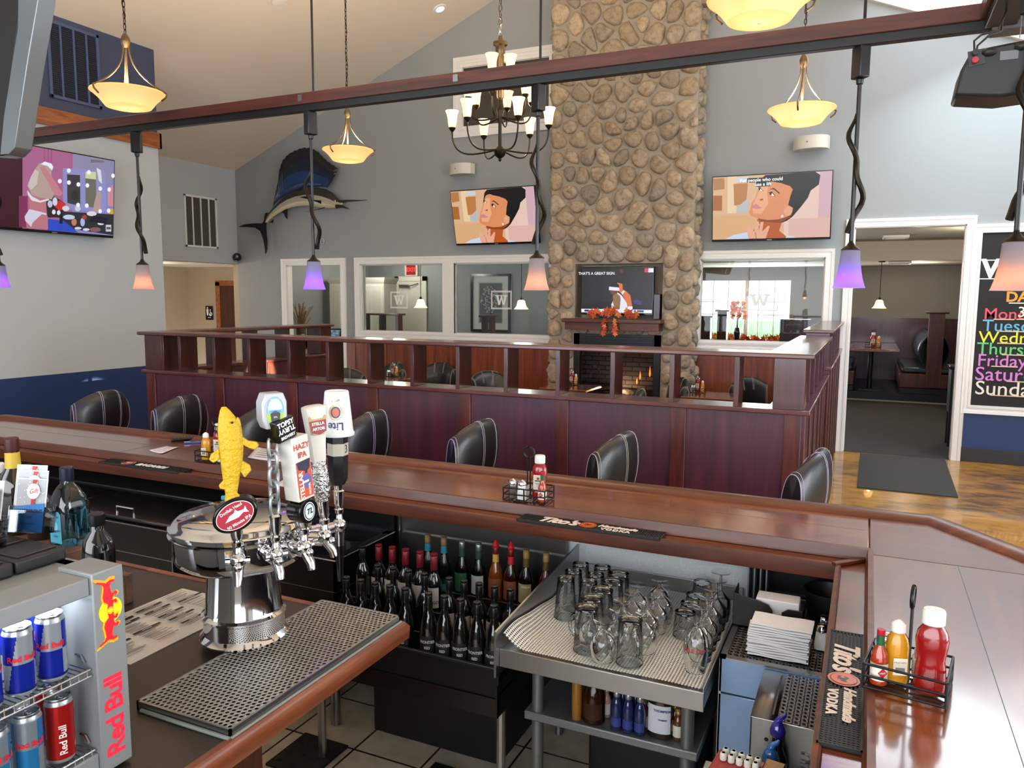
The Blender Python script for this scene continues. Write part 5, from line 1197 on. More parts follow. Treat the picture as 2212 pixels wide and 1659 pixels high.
B((-.5, -.5, zz-.05), (.5, 2.0, zz), 'tabletop', m_maho, t, .01); MB().cyl((0, -.2, .0), (0, -.2, zz-.05), .045, 12).build('pedestal', m_blackmetal, t); B((-.2, -.4, 0), (.2, 0, .03), 'foot', m_blackmetal, t)
t2_ = T('condiment_caddy', 'tiny caddy on the booth table beyond the doorway', 'caddy', (c.x+.03, YW+.75, .17+zz), 0, 'black wire condiment caddies'); t2_.scale = (1.5, 1.5, 1.5); rack(t2_)
l_ = t2_.location
for dx, f_, lab in ((.1, mustard, 'mustard bottle on the booth table'), (.0, ketchup, 'ketchup bottle on the booth table')): o = f_((l_.x+dx, l_.y, l_.z+.012), 0, lab+' beyond the doorway'); o.scale = (1.5, 1.5, 1.5)
for px, py, z_, lab in ((1935, 513, 3.02, 'flat square ceiling light beyond the doorway, nearer one'), (1972, 533, 2.66, 'flat square ceiling light beyond the doorway, farther one')):
    c = at(px, py, z=z_-.03); y_ = min(max(c.y, 13.5), 15.7) if z_ > 3 else min(max(c.y, 16.6), 18.5)
    t = T('flush_light', lab, 'ceiling light', (c.x, y_, z_)); B((-.2, -.2, -.05), (.2, .2, 0), 'frame', m_white, t, .01); B((-.15, -.15, -.06), (.15, .15, -.05), 'diffuser', P('frosted diffuser', '#e9e6dc', .5), t)
c = at(2052, 790, y=11.6); hs_ = T('host_stand', 'black wooden stand half hidden behind the right casing of the wide doorway', 'stand', (c.x+.25, 11.75, .003)); zt_h = c.z
B((-.25, -.2, zt_h-.05), (.25, .2, zt_h-.003), 'top', m_bezel, hs_, .01); B((-.23, -.18, .45), (.23, .18, zt_h-.05), 'body', m_black, hs_)
for sx in (-1, 1):
    for sy in (-1, 1): B((sx*.2-.025, sy*.15-.025, .0), (sx*.2+.025, sy*.15+.025, .45), 'leg', m_black, hs_)
# things by the far window
YV = 17.2
def boothback(px, pz, w, lab):
    c = at(px, pz, y=YV); t = T('booth_divider', lab, 'booth divider', (c.x, YV, .17)); h = c.z-.17
    B((-w, -.1, 0), (w, .1, h), 'panel', m_dark, t); B((-w-.05, -.14, h), (w+.05, .14, h+.04), 'cap', m_dark, t, .01)
boothback(1525, 686, .12, 'dark booth end post at the left of the far bright window'); boothback(1562, 673, .1, 'dark booth end post in front of the far bright window')
c = at(1740, 690, y=YV); B((c.x-.5, YV, 0.1705), (c.x+.12, YV+.15, c.z), 'booth_divider', m_dark); tag(bpy.data.objects['booth_divider.002'], 'dark wood booth divider right of the far bright window', 'booth divider')
fl_ = T('autumn_flowers', 'orange flower spray standing in front of the far window', 'flowers', (at(1593, 700, y=18.2).x, 18.2, 1.0)); mb = MB(); rn = random.Random(9)
for k in range(40): mb.col(rn.choice(('#e8681c', '#f08a2c', '#d9481a', '#f2b23a'))); leaf(mb, (rn.uniform(-.16, .16), rn.uniform(-.1, .1), rn.uniform(.5, .85)), .08, (rn.uniform(-1, 1), -1, rn.uniform(-1, 1)), (0, 0, 1))
mb.build('petals', paintmat('petals', .6), fl_, flat=True); mb = MB(); mb.cyl((0, 0, .25), (0, 0, .6), .02, 6); mb.lathe([(.06, 0), (.08, .15), (.05, .28)], 12); mb.build('vase', m_bronze, fl_)
sg = T('leaf_garland', 'orange autumn leaf garland along the far window sill', 'garland', (0, BYW-.16, WZ5[0]+.03)); mb = MB()
for k in range(120): mb.col(rn.choice(('#e8681c', '#f08a2c', '#c94a1a', '#f2c04a', '#b5771f'))); leaf(mb, (rn.uniform(wx[0]+.1, wx[1]-.1), rn.uniform(-.1, .05), rn.uniform(-.05, .12)), .09, (rn.uniform(-1, 1), -1, rn.uniform(-.5, 1)), (rn.uniform(-1, 1), 0, 1))
mb.build('leaves', paintmat('dry leaf', .7), sg, flat=True)
ST(B((wx[0], BYW-.3, WZ5[0]-.05), (wx[1]+.1, BYW, WZ5[0]-.01), 'trim_15', m_dark))
# floor mat by the doorway
cs_ = [at(x, y, z=.004) for x, y in ((1858, 980), (2041, 993), (2070, 1075), (1851, 1053))]
mb = MB(); mb.prism([(p.x, p.y) for p in cs_], .0005, .012); mt = mb.build('floor_mat', P('charcoal mat', '#3a3b39', .95, bmp=(300, .6, .003)), None); tag(mt, 'charcoal rubber backed mat on the stained floor before the doorway', 'floor mat')
# ================================================================ PENINSULA WITH THE BEER TOWER
ORD = ['first', 'second', 'third', 'fourth', 'fifth', 'sixth', 'seventh', 'eighth', 'ninth', 'tenth', 'eleventh', 'twelfth', 'thirteenth']
m_paper = paintmat('paper label', .6); m_print = paintmat('printed paper', .55); m_decal = paintmat('printed decal', .3)
m_lam = P('dark brown laminate', '#2b231e', .32, bmp=(400, .1, .001))
m_nose = wood('worn wood nosing', '#4f2412', '#7d4023', '#a0623c', 'y', .33, .4, .6); m_nosex = wood('worn wood nosing across', '#4f2412', '#7d4023', '#a0623c', 'x', .33, .4, .6)
def cyltext(mb, t, size, R, z0, a0, bold=0, rot=False, **k):
    key0 = MB(); key0.text(t, size, Matrix(), ext=0, bold=bold, **k); vs = {}
    for v in key0.bm.verts:
        x, y = (v.co.x, v.co.y) if not rot else (-v.co.y, v.co.x)
        a = a0+x/R; vs[v] = mb.v(((R+.0012)*math.cos(a), (R+.0012)*math.sin(a), z0+y))
    for f in key0.bm.faces: mb.f([vs[v] for v in f.verts])
    key0.bm.free()
def plathe(mb, prof, n, fn, sx=1, sy=1, sq=0, cap=True):
    """lathe with a printed colour per facet; fn(z, angle) -> colour"""
    rings = []
    for r, z in prof:
        ring = []
        for k in range(n):
            a = 2*PI*k/n; e = 1.0
            if sq: e = 1/((abs(math.cos(a))**sq+abs(math.sin(a))**sq)**(1/sq))
            ring.append(mb.v((r*math.cos(a)*e*sx, r*math.sin(a)*e*sy, z)))
        rings.append(ring)
    for (a, b), (p, q) in zip(zip(rings, rings[1:]), zip(prof, prof[1:])):
        for k in range(n):
            mb.col(fn((p[1]+q[1])/2, 2*PI*(k+.5)/n)); mb.f([a[k], a[(k+1) % n], b[(k+1) % n], b[k]])
    if cap: mb.col(fn(prof[0][1], 0)); mb.f(rings[0][::-1]); mb.col(fn(prof[-1][1], 0)); mb.f(rings[-1])
def perforated(mb, x0, x1, y0, y1, z, cell, r, slot=1.0, stag=True):
    ny = max(1, round((y1-y0)/cell)); nx = max(1, round((x1-x0)/cell)); dx, dy = (x1-x0)/nx, (y1-y0)/ny
    for j in range(ny):
        off = .5 if (stag and j % 2) else 0
        xs = [x0+dx*(i+off) for i in range(nx if not off else nx-1)]
        if off: mb.poly([(x0, y0+dy*j, z), (x0+dx/2, y0+dy*j, z), (x0+dx/2, y0+dy*(j+1), z), (x0, y0+dy*(j+1), z)]); mb.poly([(x1-dx/2, y0+dy*j, z), (x1, y0+dy*j, z), (x1, y0+dy*(j+1), z), (x1-dx/2, y0+dy*(j+1), z)])
        for x in xs:
            cx, cy = x+dx/2, y0+dy*(j+.5); o, n_ = [], []
            for k in range(8):
                a = 2*PI*k/8; c, s = math.cos(a), math.sin(a); m = max(abs(c), abs(s)); o.append(mb.v((cx+c/m*dx/2, cy+s/m*dy/2, z))); n_.append(mb.v((cx+c*r, cy+s*r*slot, z)))
            b_ = [mb.v((v.co.x, v.co.y, z-.002)) for v in n_] if False else None
            for k in range(8): mb.f([o[k], o[(k+1) % 8], n_[(k+1) % 8], n_[k]])
ZCN = .945; XE, YE2 = -1.245, 1.94
pc = T('back_counter', 'dark topped back counter with worn wood nosing carrying the beer tower', 'counter')
B((-3.4, -.2, ZCN-.035), (XE-.03, YE2-.02, ZCN), 'worktop', m_lam, pc)
mb = MB(); mb.sweep([(XE-.03, -.2), (XE-.03, YE2-.02), (-3.4, YE2-.02)][::-1], [(0, ZCN-.06), (.012, ZCN-.064), (.03, ZCN-.05), (.032, ZCN-.012), (.02, ZCN+.004), (0, ZCN+.003)]); mb.build('nosing', m_nose, pc, ang=50)
B((-3.3, -.2, .0), (-1.62, 1.7, ZCN-.035), 'base_cabinet', wood('brown cabinet side', '#2e150a', '#4f2713', '#6a3a20', 'z', .4, .2), pc)
B((-1.62, 1.25, .55), (-1.34, 1.28, ZCN-.035), 'bracket', MATS['brown cabinet side'], pc)
# drip tray
q = [at(x, y, z=.968) for x, y in ((300, 1520), (505, 1575), (858, 1332), (690, 1290))]
tx0, tx1, ty0, ty1 = (q[0].x+q[3].x)/2, (q[1].x+q[2].x)/2, (q[0].y+q[1].y)/2, (q[2].y+q[3].y)/2
TZ0 = ZCN+.0006; tt = .968
dt = T('drip_tray', 'long perforated stainless drip tray under the beer taps', 'tray')
mb = MB(); mb.box((tx0, ty0, TZ0), (tx1, ty1, TZ0+.002)); w = .006
for a, b in (((tx0, ty0, TZ0), (tx1, ty0+w, tt)), ((tx0, ty1-w, TZ0), (tx1, ty1, tt)), ((tx0, ty0, TZ0), (tx0+w, ty1, tt)), ((tx1-w, ty0, TZ0), (tx1, ty1, tt))): mb.box(a, b)
mb.build('pan', m_steel, dt)
mb = MB(); perforated(mb, tx0+w, tx1-w, ty0+w, ty1-w, tt-.001, .0142, .0053); mb.build('grate', P('brushed steel grate', '#b4b1ab', .3, 1), dt, flat=True, solid=.0012)
B((tx0+w, ty0+w, TZ0+.002), (tx1-w, ty1-w, TZ0+.003), 'wet_bottom', P('dark wet pan', '#1c1b1a', .2), dt)
mb = MB(); mb.tube([(tx0+.02, ty0-.004, TZ0+.004), ((tx0+tx1)/2, ty0-.006, TZ0+.005), (tx1, ty0-.004, TZ0+.004)], .005, 6); mb.tube([(tx1+.003, ty0, TZ0+.004), (tx1+.004, ty1, TZ0+.004)], .004, 6); mb.build('sealant', P('grey sealant', '#7f8681', .5), dt)
# tower
TX, TYY = -1.606, 1.632
tw = T('beer_tower', 'polished chrome drum beer tower with five taps', 'beer tower', (TX, TYY, 0))
zb = tt+.0005
MB().lathe([(.122, zb), (.125, zb+.006), (.119, zb+.012), (.113, zb+.02), (.113, zb+.062), (.118, zb+.066), (.118, zb+.072), (.109, zb+.078), (.106, zb+.085), (.098, 1.18), (.098, 1.20)], 64).build('column', m_chrome, tw, ang=30)
MB().lathe([(.02, 1.190), (.145, 1.191), (.165, 1.196), (.180, 1.208), (.186, 1.225), (.186, 1.280)], 72).build('drum', m_chrome, tw, ang=50)
MB().lathe([(.186, 1.277), (.195, 1.281), (.196, 1.286), (.189, 1.290), (.189, 1.296), (.195, 1.299), (.195, 1.304), (.187, 1.309), (.182, 1.318), (.168, 1.328), (.11, 1.336), (.02, 1.338)], 72).build('drum_lid', m_chrome, tw, ang=50)
tp = MB(); tp.box((-.02, -.006, 0), (.02, .006, .012)); o = tp.build('bottle_opener', P('turquoise plastic', '#2f9fb0', .4), None, bevel=.002); p = at(472, 1092, z=1.318); o.location = (p.x+.02, p.y+.02, 1.334); o.rotation_euler.z = .5; tag(o, 'small turquoise plastic piece lying on the chrome drum lid', 'opener')
ANG = [-48, -26, -6, 17, 40]; FP = []
for k, a in enumerate(ANG):
    a = math.radians(a); d = Vector((math.cos(a), math.sin(a), 0)); L = (.065, .065, .065, .065, .09)[k]; zf = 1.272
    fa = T('faucet', '', ''); bpy.data.objects.remove(fa)
    mb = MB(); p0 = d*.178+Vector((0, 0, zf-.01)); p1 = d*(.185+L)+Vector((0, 0, zf))
    mb.tube([p0, p0+d*.012, p0+d*.0121, p0+d*.03, p0+d*.0301, p0+d*.06, p1], [.026, .026, .016, .016, .019, .019, .014], 16); mb.ball(tuple(p1), (.021, .021, .024), 14)
    mb.lathe([(.008, -.02), (.012, -.012), (.012, .02), (.009, .035), (.014, .04), (.014, .05), (.008, .055)], 14, tr(*p1))
    if k < 4: mb.tube([p1+Vector((0, 0, -.006)), p1+d*.010+Vector((0, 0, -.022)), p1+d*.024+Vector((0, 0, -.042)), p1+d*.027+Vector((0, 0, -.058))], [.017, .014, .012, .011], 14); mb.ball(tuple(p1+d*.02+Vector((0, 0, -.012))), .012, 10); mb.tube([p1-d.cross(Vector((0, 0, 1)))*.03, p1+d.cross(Vector((0, 0, 1)))*.03], .009, 10)
    else: mb.tube([p1+Vector((0, 0, -.01)), p1+Vector((0, 0, -.06))], [.016, .014], 14); mb.mi = 1; mb.tube([p1+Vector((0, 0, -.06)), p1+Vector((0, 0, -.17))], [.0135, .0085], 14)
    mb.build('faucet', [m_chrome, m_bezel], tw); FP.append((Vector((TX, TYY, zf))+d*(.185+L)+Vector((0, 0, .0555)), d, a))
def handle(k, name, label, lean=0, tilt=0):
    p, d, a = FP[k]; t = T(name, label, 'tap handle', tuple(p), a+PI/2); t.rotation_euler = (tilt, lean, a+PI/2); t['group'] = 'tap handles on the beer tower'   # local -Y faces the drinker
    MB().lathe([(.012, 0), (.015, .012), (.017, .05), (.012, .056)], 16).build('ferrule', m_chrome, t); return t
# 1 fish
h = handle(0, 'tap_handle', 'yellow fish shaped tap handle with oval red badge', lean=-.03)
YEL = P('yellow resin', '#cfa814', .45, bmp=(90, 1, .006))
bz = .07
sp2 = [(x, bz+(z-bz)*.9, r*.92) for x, z, r in ((.0, bz, .030), (-.004, bz+.03, .022), (-.006, bz+.06, .016), (-.004, bz+.10, .022), (0, bz+.15, .029), (.002, bz+.20, .033), (.0, bz+.245, .031), (-.004, bz+.275, .022), (-.008, bz+.295, .013), (-.01, bz+.305, .006))]
mb = MB(); rings = []
for x, z, r in sp2: rings.append([mb.v((x+r*math.cos(2*PI*i/20), r*.62*math.sin(2*PI*i/20), z)) for i in range(20)])
for a, b in zip(rings, rings[1:]):
    for i in range(20): mb.f([a[i], a[(i+1) % 20], b[(i+1) % 20], b[i]])
mb.f(rings[0][::-1]); mb.f(rings[-1]); mb.build('fish_body', YEL, h, ang=80)
for nm, pl_ in (('side_fin', [(.028, bz+.22), (.045, bz+.205), (.066, bz+.20), (.072, bz+.19), (.06, bz+.178), (.045, bz+.185), (.03, bz+.195)]), ('side_fin', [(-.028, bz+.19), (-.05, bz+.175), (-.056, bz+.16), (-.045, bz+.15), (-.028, bz+.16)]), ('belly_fin', [(.025, bz+.15), (.045, bz+.135), (.048, bz+.12), (.03, bz+.10), (.02, bz+.12)]), ('back_fin', [(-.018, bz+.105), (-.036, bz+.085), (-.034, bz+.075), (-.012, bz+.07)]), ('tail_fin', [(-.016, bz+.055), (-.03, bz+.02), (-.042, bz-.01), (-.04, bz-.035), (.03, bz-.035), (.036, bz-.01), (.026, bz+.02), (.012, bz+.055)]), ('jaw', [(.012, bz+.262), (.022, bz+.275), (.026, bz+.268), (.03, bz+.25), (.02, bz+.24)])):
    MB().prism([(x*.95, bz+(z-bz)*.9) for x, z in pl_], -.006, .006, rotx(PI/2)).build(nm, YEL, h, bevel=.002)
MB().ball((.008, -.0165, bz+.236), .0032, 8).build('eye', m_black, h)
M_ = rotx(PI/2) @ rotz(.5)
mb = MB(); mb.prism(ell(0, 0, .058, .042, 36), -.03, .012, tr(0, -.004, .068) @ M_); mb.build('badge_body', m_bezel, h, bevel=.004)
A = Art(tr(0, -.0175, .068) @ M_, .0003); A.add('#e6dcd8', ell(0, 0, .049, .034, 36)); A.add('#a8283a', ell(0, 0, .047, .032, 36)); A.add('#efe9e6', [(-.03, -.004), (-.012, .006), (.002, .0075), (.008, .014), (.012, .006), (.026, .003), (.034, .009), (.032, -.002), (.034, -.01), (.022, -.003), (.006, -.008), (-.006, -.007), (-.016, -.005)])
for s, r_, y_, sz in (('Dogfish Head', 1, .019, .011), ('90 Minute IPA', -1, -.02, .0115)): A.text('#efe9e6', s, sz, 0, y_, bold=.0002)
A.build('badge_print', m_decal, h)
# 2 chain with octagonal head
h = handle(1, 'tap_handle', 'chain stemmed tap handle with octagonal white and silver head')
mb = MB(); m_galv = P('galvanised chain', '#a3a7aa', .35, .9)
for k in range(6):
    M_ = tr(0, 0, .078+.0385*k) @ rotz(PI/2*(k % 2)+.35); mb.tube([M_ @ Vector((.0145*math.copysign(abs(math.cos(a))**.8, math.cos(a)), 0, .0265*math.copysign(abs(math.sin(a))**.7, math.sin(a)))) for a in [2*PI*i/20 for i in range(20)]], .0052, 8, True)
mb.build('chain', m_galv, h)
mb = MB(); oc = [(-.03, 0), (.03, 0), (.042, .03), (.042, .085), (.03, .115), (-.03, .115), (-.042, .085), (-.042, .03)]; mb.prism([(x*.78, y*.8) for x, y in oc], -.022, .022, tr(0, 0, .283) @ rotx(PI/2)); mb.build('octagon_head', P('pale silver paint', '#b9bcc0', .35, .3), h, bevel=.003)
A = Art(tr(0, -.0226, .283) @ rotx(PI/2) @ Matrix.Diagonal((.78, .8, 1, 1)), .0003); A.add('#d9dbdc', ell(0, .058, .033, .048, 30)); A.add('#7fb3df', ell(0, .06, .031, .045, 30)); A.add('#cfe3f3', ell(0, .066, .024, .032, 24)); A.add('#7fb3df', rect(-.022, .05, .022, .062)); A.add('#a4c93c', [(-.03, .052), (.03, .052), (.024, .025), (0, .012), (-.024, .025)]); A.add('#3d4144', [(-.017, .05), (0, .06), (.017, .05), (.014, .025), (0, .015), (-.014, .025)]); A.text('#cfe3f3', 'BREWING', .0075, 0, .096); A.text('#dfe6ea', 'IPA', .009, 0, .038); A.text('#4d87bb', 'OBERON', .0085, 0, .056); A.build('badge_print', m_decal, h)
# 3 white box with black block
h = handle(2, 'tap_handle', 'white block tap handle lettered hazy with a black block and round black base', lean=-.12)
mb = MB(); mb.tube([(0, .024, .05), (0, -.028, .05)], .034, 28); mb.build('round_base', m_bezel, h, bevel=.003)
A = Art(tr(0, -.0286, .05) @ rotx(PI/2) @ Matrix.Diagonal((.85, .85, 1, 1)), .0003); A.add('#d8e4e8', ell(0, 0, .024, .03, 26)); A.add('#111', ell(0, 0, .021, .027, 26)); A.add('#d8e4e8', ell(0, 0, .018, .024, 26)); A.text('#111', 'TL', .024, 0, 0, bold=.0008, shear=.3); A.build('base_print', m_decal, h)
mb = MB(); mb.box((-.029, -.026, .083), (.029, .026, .258)); mb.build('white_block', P('white lacquer', '#dedcd4', .3), h, bevel=.003)
A = Art(tr(0, -.0266, .171) @ rotx(PI/2), .0003); A.text('#c4483c', 'HAZY', .021, 0, .06, bold=.0006); A.text('#c4483c', 'IPA', .021, 0, .037, bold=.0006); A.add('#d9573f', rect(-.025, -.08, .025, .02)); A.add('#2f3342', [(-.024, .02), (.024, .022), (.02, -.002), (.01, -.01), (.012, -.025), (.0, -.03), (.002, -.008), (-.02, .0)]); A.add('#6a64a8', ell(.004, -.035, .017, .02, 18)); A.add('#e6e3da', rect(-.012, -.04, .012, -.034)); A.text('#f3efe6', 'STELLAR', .02, -.014, -.045, rot=PI/2, bold=.0007); A.text('#f3efe6', 'NOVA', .011, .012, -.06, rot=PI/2, bold=.0004); A.build('block_print', m_decal, h)
mb = MB(); mb.box((-.034, -.022, .260), (.028, .024, .318), tr(0, 0, 0) @ roty(-.12)); mb.build('black_block', m_bezel, h, bevel=.003)
A = Art(roty(-.12) @ tr(-.003, -.0226, .289) @ rotx(PI/2) @ Matrix.Diagonal((.88, .88, 1, 1)), .0003); A.text('#f2f2ee', 'TOPSY', .0205, 0, .018, bold=.0009); A.text('#f2f2ee', 'TURVY', .0205, 0, .0, rot=PI, bold=.0009); A.text('#f2f2ee', 'BREWERY', .0125, 0, -.021, bold=.0005); A.build('block_lettering', m_decal, h)
# 4 white tall with silver foot
h = handle(3, 'tap_handle', 'tall white tapered tap handle with red emblem and silver textured foot', lean=-.08); h.rotation_euler.z -= .75
mb = MB(); mb.lathe([(.012, .045), (.02, .05), (.026, .075), (.027, .11), (.022, .15), (.018, .165)], 20, sy=.8); mb.build('silver_foot', P('silver relief', '#c4c4c6', .12, 1, bmp=(70, 1, .01)), h)
mb = MB(); mb.lathe([(.016, .15), (.02, .17), (.023, .21), (.028, .265), (.032, .31), (.032, .319), (.02, .323)], 20, sy=.62, sq=5); mb.build('white_body', P('white lacquer', '#dedcd4', .3), h)
A = Art(tr(0, -.0205, .262) @ rotx(PI/2-.09), .0003); A.add('#b69a55', [(-.024, .0), (-.026, .03), (-.012, .048), (0, .042), (.012, .048), (.026, .03), (.024, .0), (.015, -.02), (-.015, -.02)]); A.add('#8d1720', [(-.025, .02), (.025, .02), (.022, -.012), (0, -.02), (-.022, -.012)]); A.text('#f4efe6', 'STELLA', .0115, 0, .011, bold=.0004); A.text('#f4efe6', 'ARTOIS', .0105, 0, -.003, bold=.0004); A.build('emblem_print', m_decal, h)
# 5 black hexagonal with number band; white cup hung over it
h = handle(4, 'tap_handle', 'black tapered tap handle with cream number band under the white cup')
mb = MB(); mb.lathe([(.013, .05), (.016, .062), (.016, .075)], 14); mb.build('socket', m_chrome, h)
mb = MB(); mb.lathe([(.018, .068), (.027, .085), (.029, .14), (.030, .19), (.029, .26)], 6); mb.build('black_body', P('satin black', '#121213', .3), h)
mb = MB(); mb.lathe([(.0302, .158), (.0305, .194)], 6, cap=False); mb.build('number_band', P('cream band', '#b9b3a4', .5), h)
for j, s, sz in ((3, '3', .034), (4, '3', .034)):
    a = 2*PI*(j+1)/6+ (0); M_ = rotz(a) @ tr(.0268, 0, .176) @ rotz(PI/2) @ rotx(PI/2); mb = MB(); mb.text(s, sz, M_, ext=.0003); mb.build('number', P('dark print', '#2a2a2a', .5), h)
c5 = h
p, d, a = FP[4]; cp = T('plastic_cup', 'white plastic beer cup upturned over the black tap handle', 'cup', (p.x, p.y, p.z+.217)); cp.scale = (.86, .86, .86)
def cupcol(z, a): return '#dcdcdc'
MB().lathe([(.0565, 0), (.0575, .003), (.0575, .009), (.0545, .012), (.053, .018), (.0405, .147), (.038, .152), (.034, .152), (.03, .148)], 40).build('cup', P('white cup plastic', '#dfe0e2', .35), cp)
ac = math.atan2(-p.y, -p.x)-.1
mb = MB(); R_ = .0475
mb.col('#27335f'); cyltext(mb, 'Lite', .036, .0522, .038, ac, .0008); mb2 = mb
o = mb.build('lettering', m_decal, cp, flat=True)
for v in o.data.vertices:   # the cup hangs upside down, so its print is upside down and follows the taper
    a_ = math.atan2(v.co.y, v.co.x); z_ = v.co.z; a2 = 2*ac-a_; z2 = .076-z_; R2 = .0552-.0148*(z2/.147)+.0004; v.co = (R2*math.cos(a2), R2*math.sin(a2), z2)
mb = MB()
def onc(u, z, e=.0006): R2 = .0552-.0148*(z/.147)+e; a_ = ac+u/R2; return (R2*math.cos(a_), R2*math.sin(a_), z)
mb.col('#c9b375'); mb.poly([onc(*q) for q in ell(0, .084, .024, .026, 24)]); mb.col('#27335f'); mb.poly([onc(u, z, .0009) for u, z in ell(0, .084, .0165, .0195, 24)]); mb.col('#c65a35'); mb.poly([onc(u, z, .0012) for u, z in ell(0, .084, .012, .0145, 24)]); mb.col('#b9282e'); mb.poly([onc(*q) for q in [(-.012, .122), (.012, .128), (.014, .124), (.0, .119), (-.014, .119)]])
mb.build('emblem', m_decal, cp, flat=True)
# menus on the counter
def menu_art(A, w, h, rn, cols=3):
    A.add('#cfcac2', rect(0, 0, w, h))
    cw = w/cols
    for c in range(cols):
        y = h-.02
        while y > .03:
            if rn.random() < .13: A.add('#161616', rect(c*cw+.008, y-.012, (c+1)*cw-.008, y)); A.add('#bdb9b2', rect(c*cw+cw*.35, y-.008, c*cw+cw*.65, y-.004)); y -= .02
            l = rn.uniform(.45, .95); A.add('#3b3a38' if rn.random() < .3 else '#77746f', rect(c*cw+.01, y-.003, c*cw+.01+(cw-.02)*l, y)); y -= rn.choice((.007, .007, .012))
mn = T('menu_sheet', 'large laminated menu sheet lying on the dark counter behind the fridge', 'menu', (0, 0, 0))
B((-2.092, 1.385, ZCN+.0005), (-1.78, 1.845, ZCN+.0025), 'sheet', P('laminated paper', '#d2cdc5', .2), mn)
A = Art(tr(-1.785, 1.39, ZCN+.0026) @ rotz(PI/2), .0001); menu_art(A, .45, .30, random.Random(21), 4); A.build('print', paintmat('gloss print', .2), mn)
# ================================================================ DRINKS FRIDGE
m_fr = P('silver fridge paint', '#8e9293', .4, .2); m_fri = P('fridge inside', '#b9bec2', .5)
fr = T('drinks_fridge', 'small silver countertop drinks fridge with lit red lettering on its frame', 'fridge')
FXX = -1.40; fy0, fy1, fz0, fz1 = .42, 1.084, ZCN+.008, 1.386
B((-1.505, 1.012, fz0), (FXX, fy1, fz1), 'frame_post', m_fr, fr, .003); B((-1.50, fy0, 1.34), (FXX-.008, 1.012, 1.378), 'frame_top', m_fr, fr, .003); B((-1.50, fy0, fz0), (FXX-.008, 1.012, 1.0), 'frame_bottom', m_fr, fr, .003); B((-1.50, fy0, fz0), (FXX, fy0+.06, fz1), 'frame_post', m_fr, fr, .003)
mb = MB(); mb.box((-1.92, fy0, fz0), (-1.90, fy1, 1.372)); mb.box((-1.92, fy0, 1.355), (-1.50, fy1, 1.372)); mb.box((-1.92, fy0, fz0), (-1.5, fy0+.02, 1.372)); mb.box((-1.92, fy1-.03, fz0), (-1.5, fy1-.008, 1.372)); mb.box((-1.92, fy0, fz0), (-1.5, fy1-.008, fz0+.03)); mb.build('cabinet', m_fr, fr)
mb = MB(); mb.box((-1.9, fy0+.02, fz0+.03), (-1.895, fy1-.03, 1.355)); mb.box((-1.9, 1.045, 1.0), (-1.505, 1.05, 1.34)); mb.build('liner', m_fri, fr)
B((-1.50, .5, 1.332), (-1.44, 1.0, 1.339), 'light_strip', P('cool white led', '#fff', .5, emis='#e6f1ff', es=9), fr)
m_wirec = P('chromed wire', '#b9bec4', .2, 1)
for zs in (1.186, 1.011):
    mb = MB()
    for k in range(46): y = fy0+.04+(1.0-fy0-.04)*k/45; mb.cyl((-1.85, y, zs), (-1.415, y, zs), .0013, 5)
    for x in (-1.415, -1.6, -1.85): mb.cyl((x, fy0+.03, zs-.003), (x, 1.008, zs-.003), .0025, 6)
    mb.cyl((-1.413, fy0+.03, zs-.016), (-1.413, 1.008, zs-.016), .0025, 6); 
    for k in range(30): y = fy0+.04+(1.0-fy0-.04)*k/29; mb.cyl((-1.413, y, zs-.016), (-1.414, y, zs), .0013, 4)
    mb.build('wire_shelf', m_wirec, fr)
    MB().tube([(-1.46, 1.01, zs+.02), (-1.44, 1.006, zs+.022), (-1.43, 1.006, zs+.008)], .003, 6).build('shelf_clip', m_wirec, fr)
A = Art(faceX(FXX+.0006, 1.048, 1.17) , .0003)
A.text('#ff2b45', 'Red Bull', .058, .0, -.10+.0, rot=PI/2, bold=.0016, space=.92); A.build('lit_lettering', paintmat('lit logo', .4, 1.25), fr); A = Art(faceX(FXX+.0006, 1.048, 1.17) , .0003)
BULL = [(0, .10), (.05, .25), (-.02, .42), (.08, .36), (.16, .36), (.28, .55), (.45, .60), (.62, .55), (.8, .52), (.92, .62), (1.02, .88), (1.07, .84), (.98, .55), (.93, .4), (1.0, .18), (.97, -.02), (.9, .0), (.9, .16), (.8, .22), (.6, .18), (.5, .12), (.56, -.06), (.46, -.16), (.4, -.08), (.44, .02), (.36, .1), (.25, .12), (.26, -.06), (.14, -.12), (.1, -.03), (.17, .04), (.12, .1)]
def bull(sg, k): return [(-(y-.25-(y-.25)*(1-k))*.05, .128+sg*(.003+(.5+(x-.5)*k)*.064)) for x, y in BULL]
for sg in (1, -1): A.add('#ffb21a', bull(sg, 1.13))
A.add('#ffe21a', ell(.001, .128, .027, .027, 32))
for sg in (1, -1): A.add('#ffb21a', bull(sg, 1.06)); A.add('#e81c2e', bull(sg, .93))
A.build('lit_emblem', paintmat('lit logo', .4, 1.25), fr)
light('fridge_light', 'AREA', (-1.47, .75, 1.33), 1.6, (.86, .93, 1), .45, .03, (0, 0, PI/2))
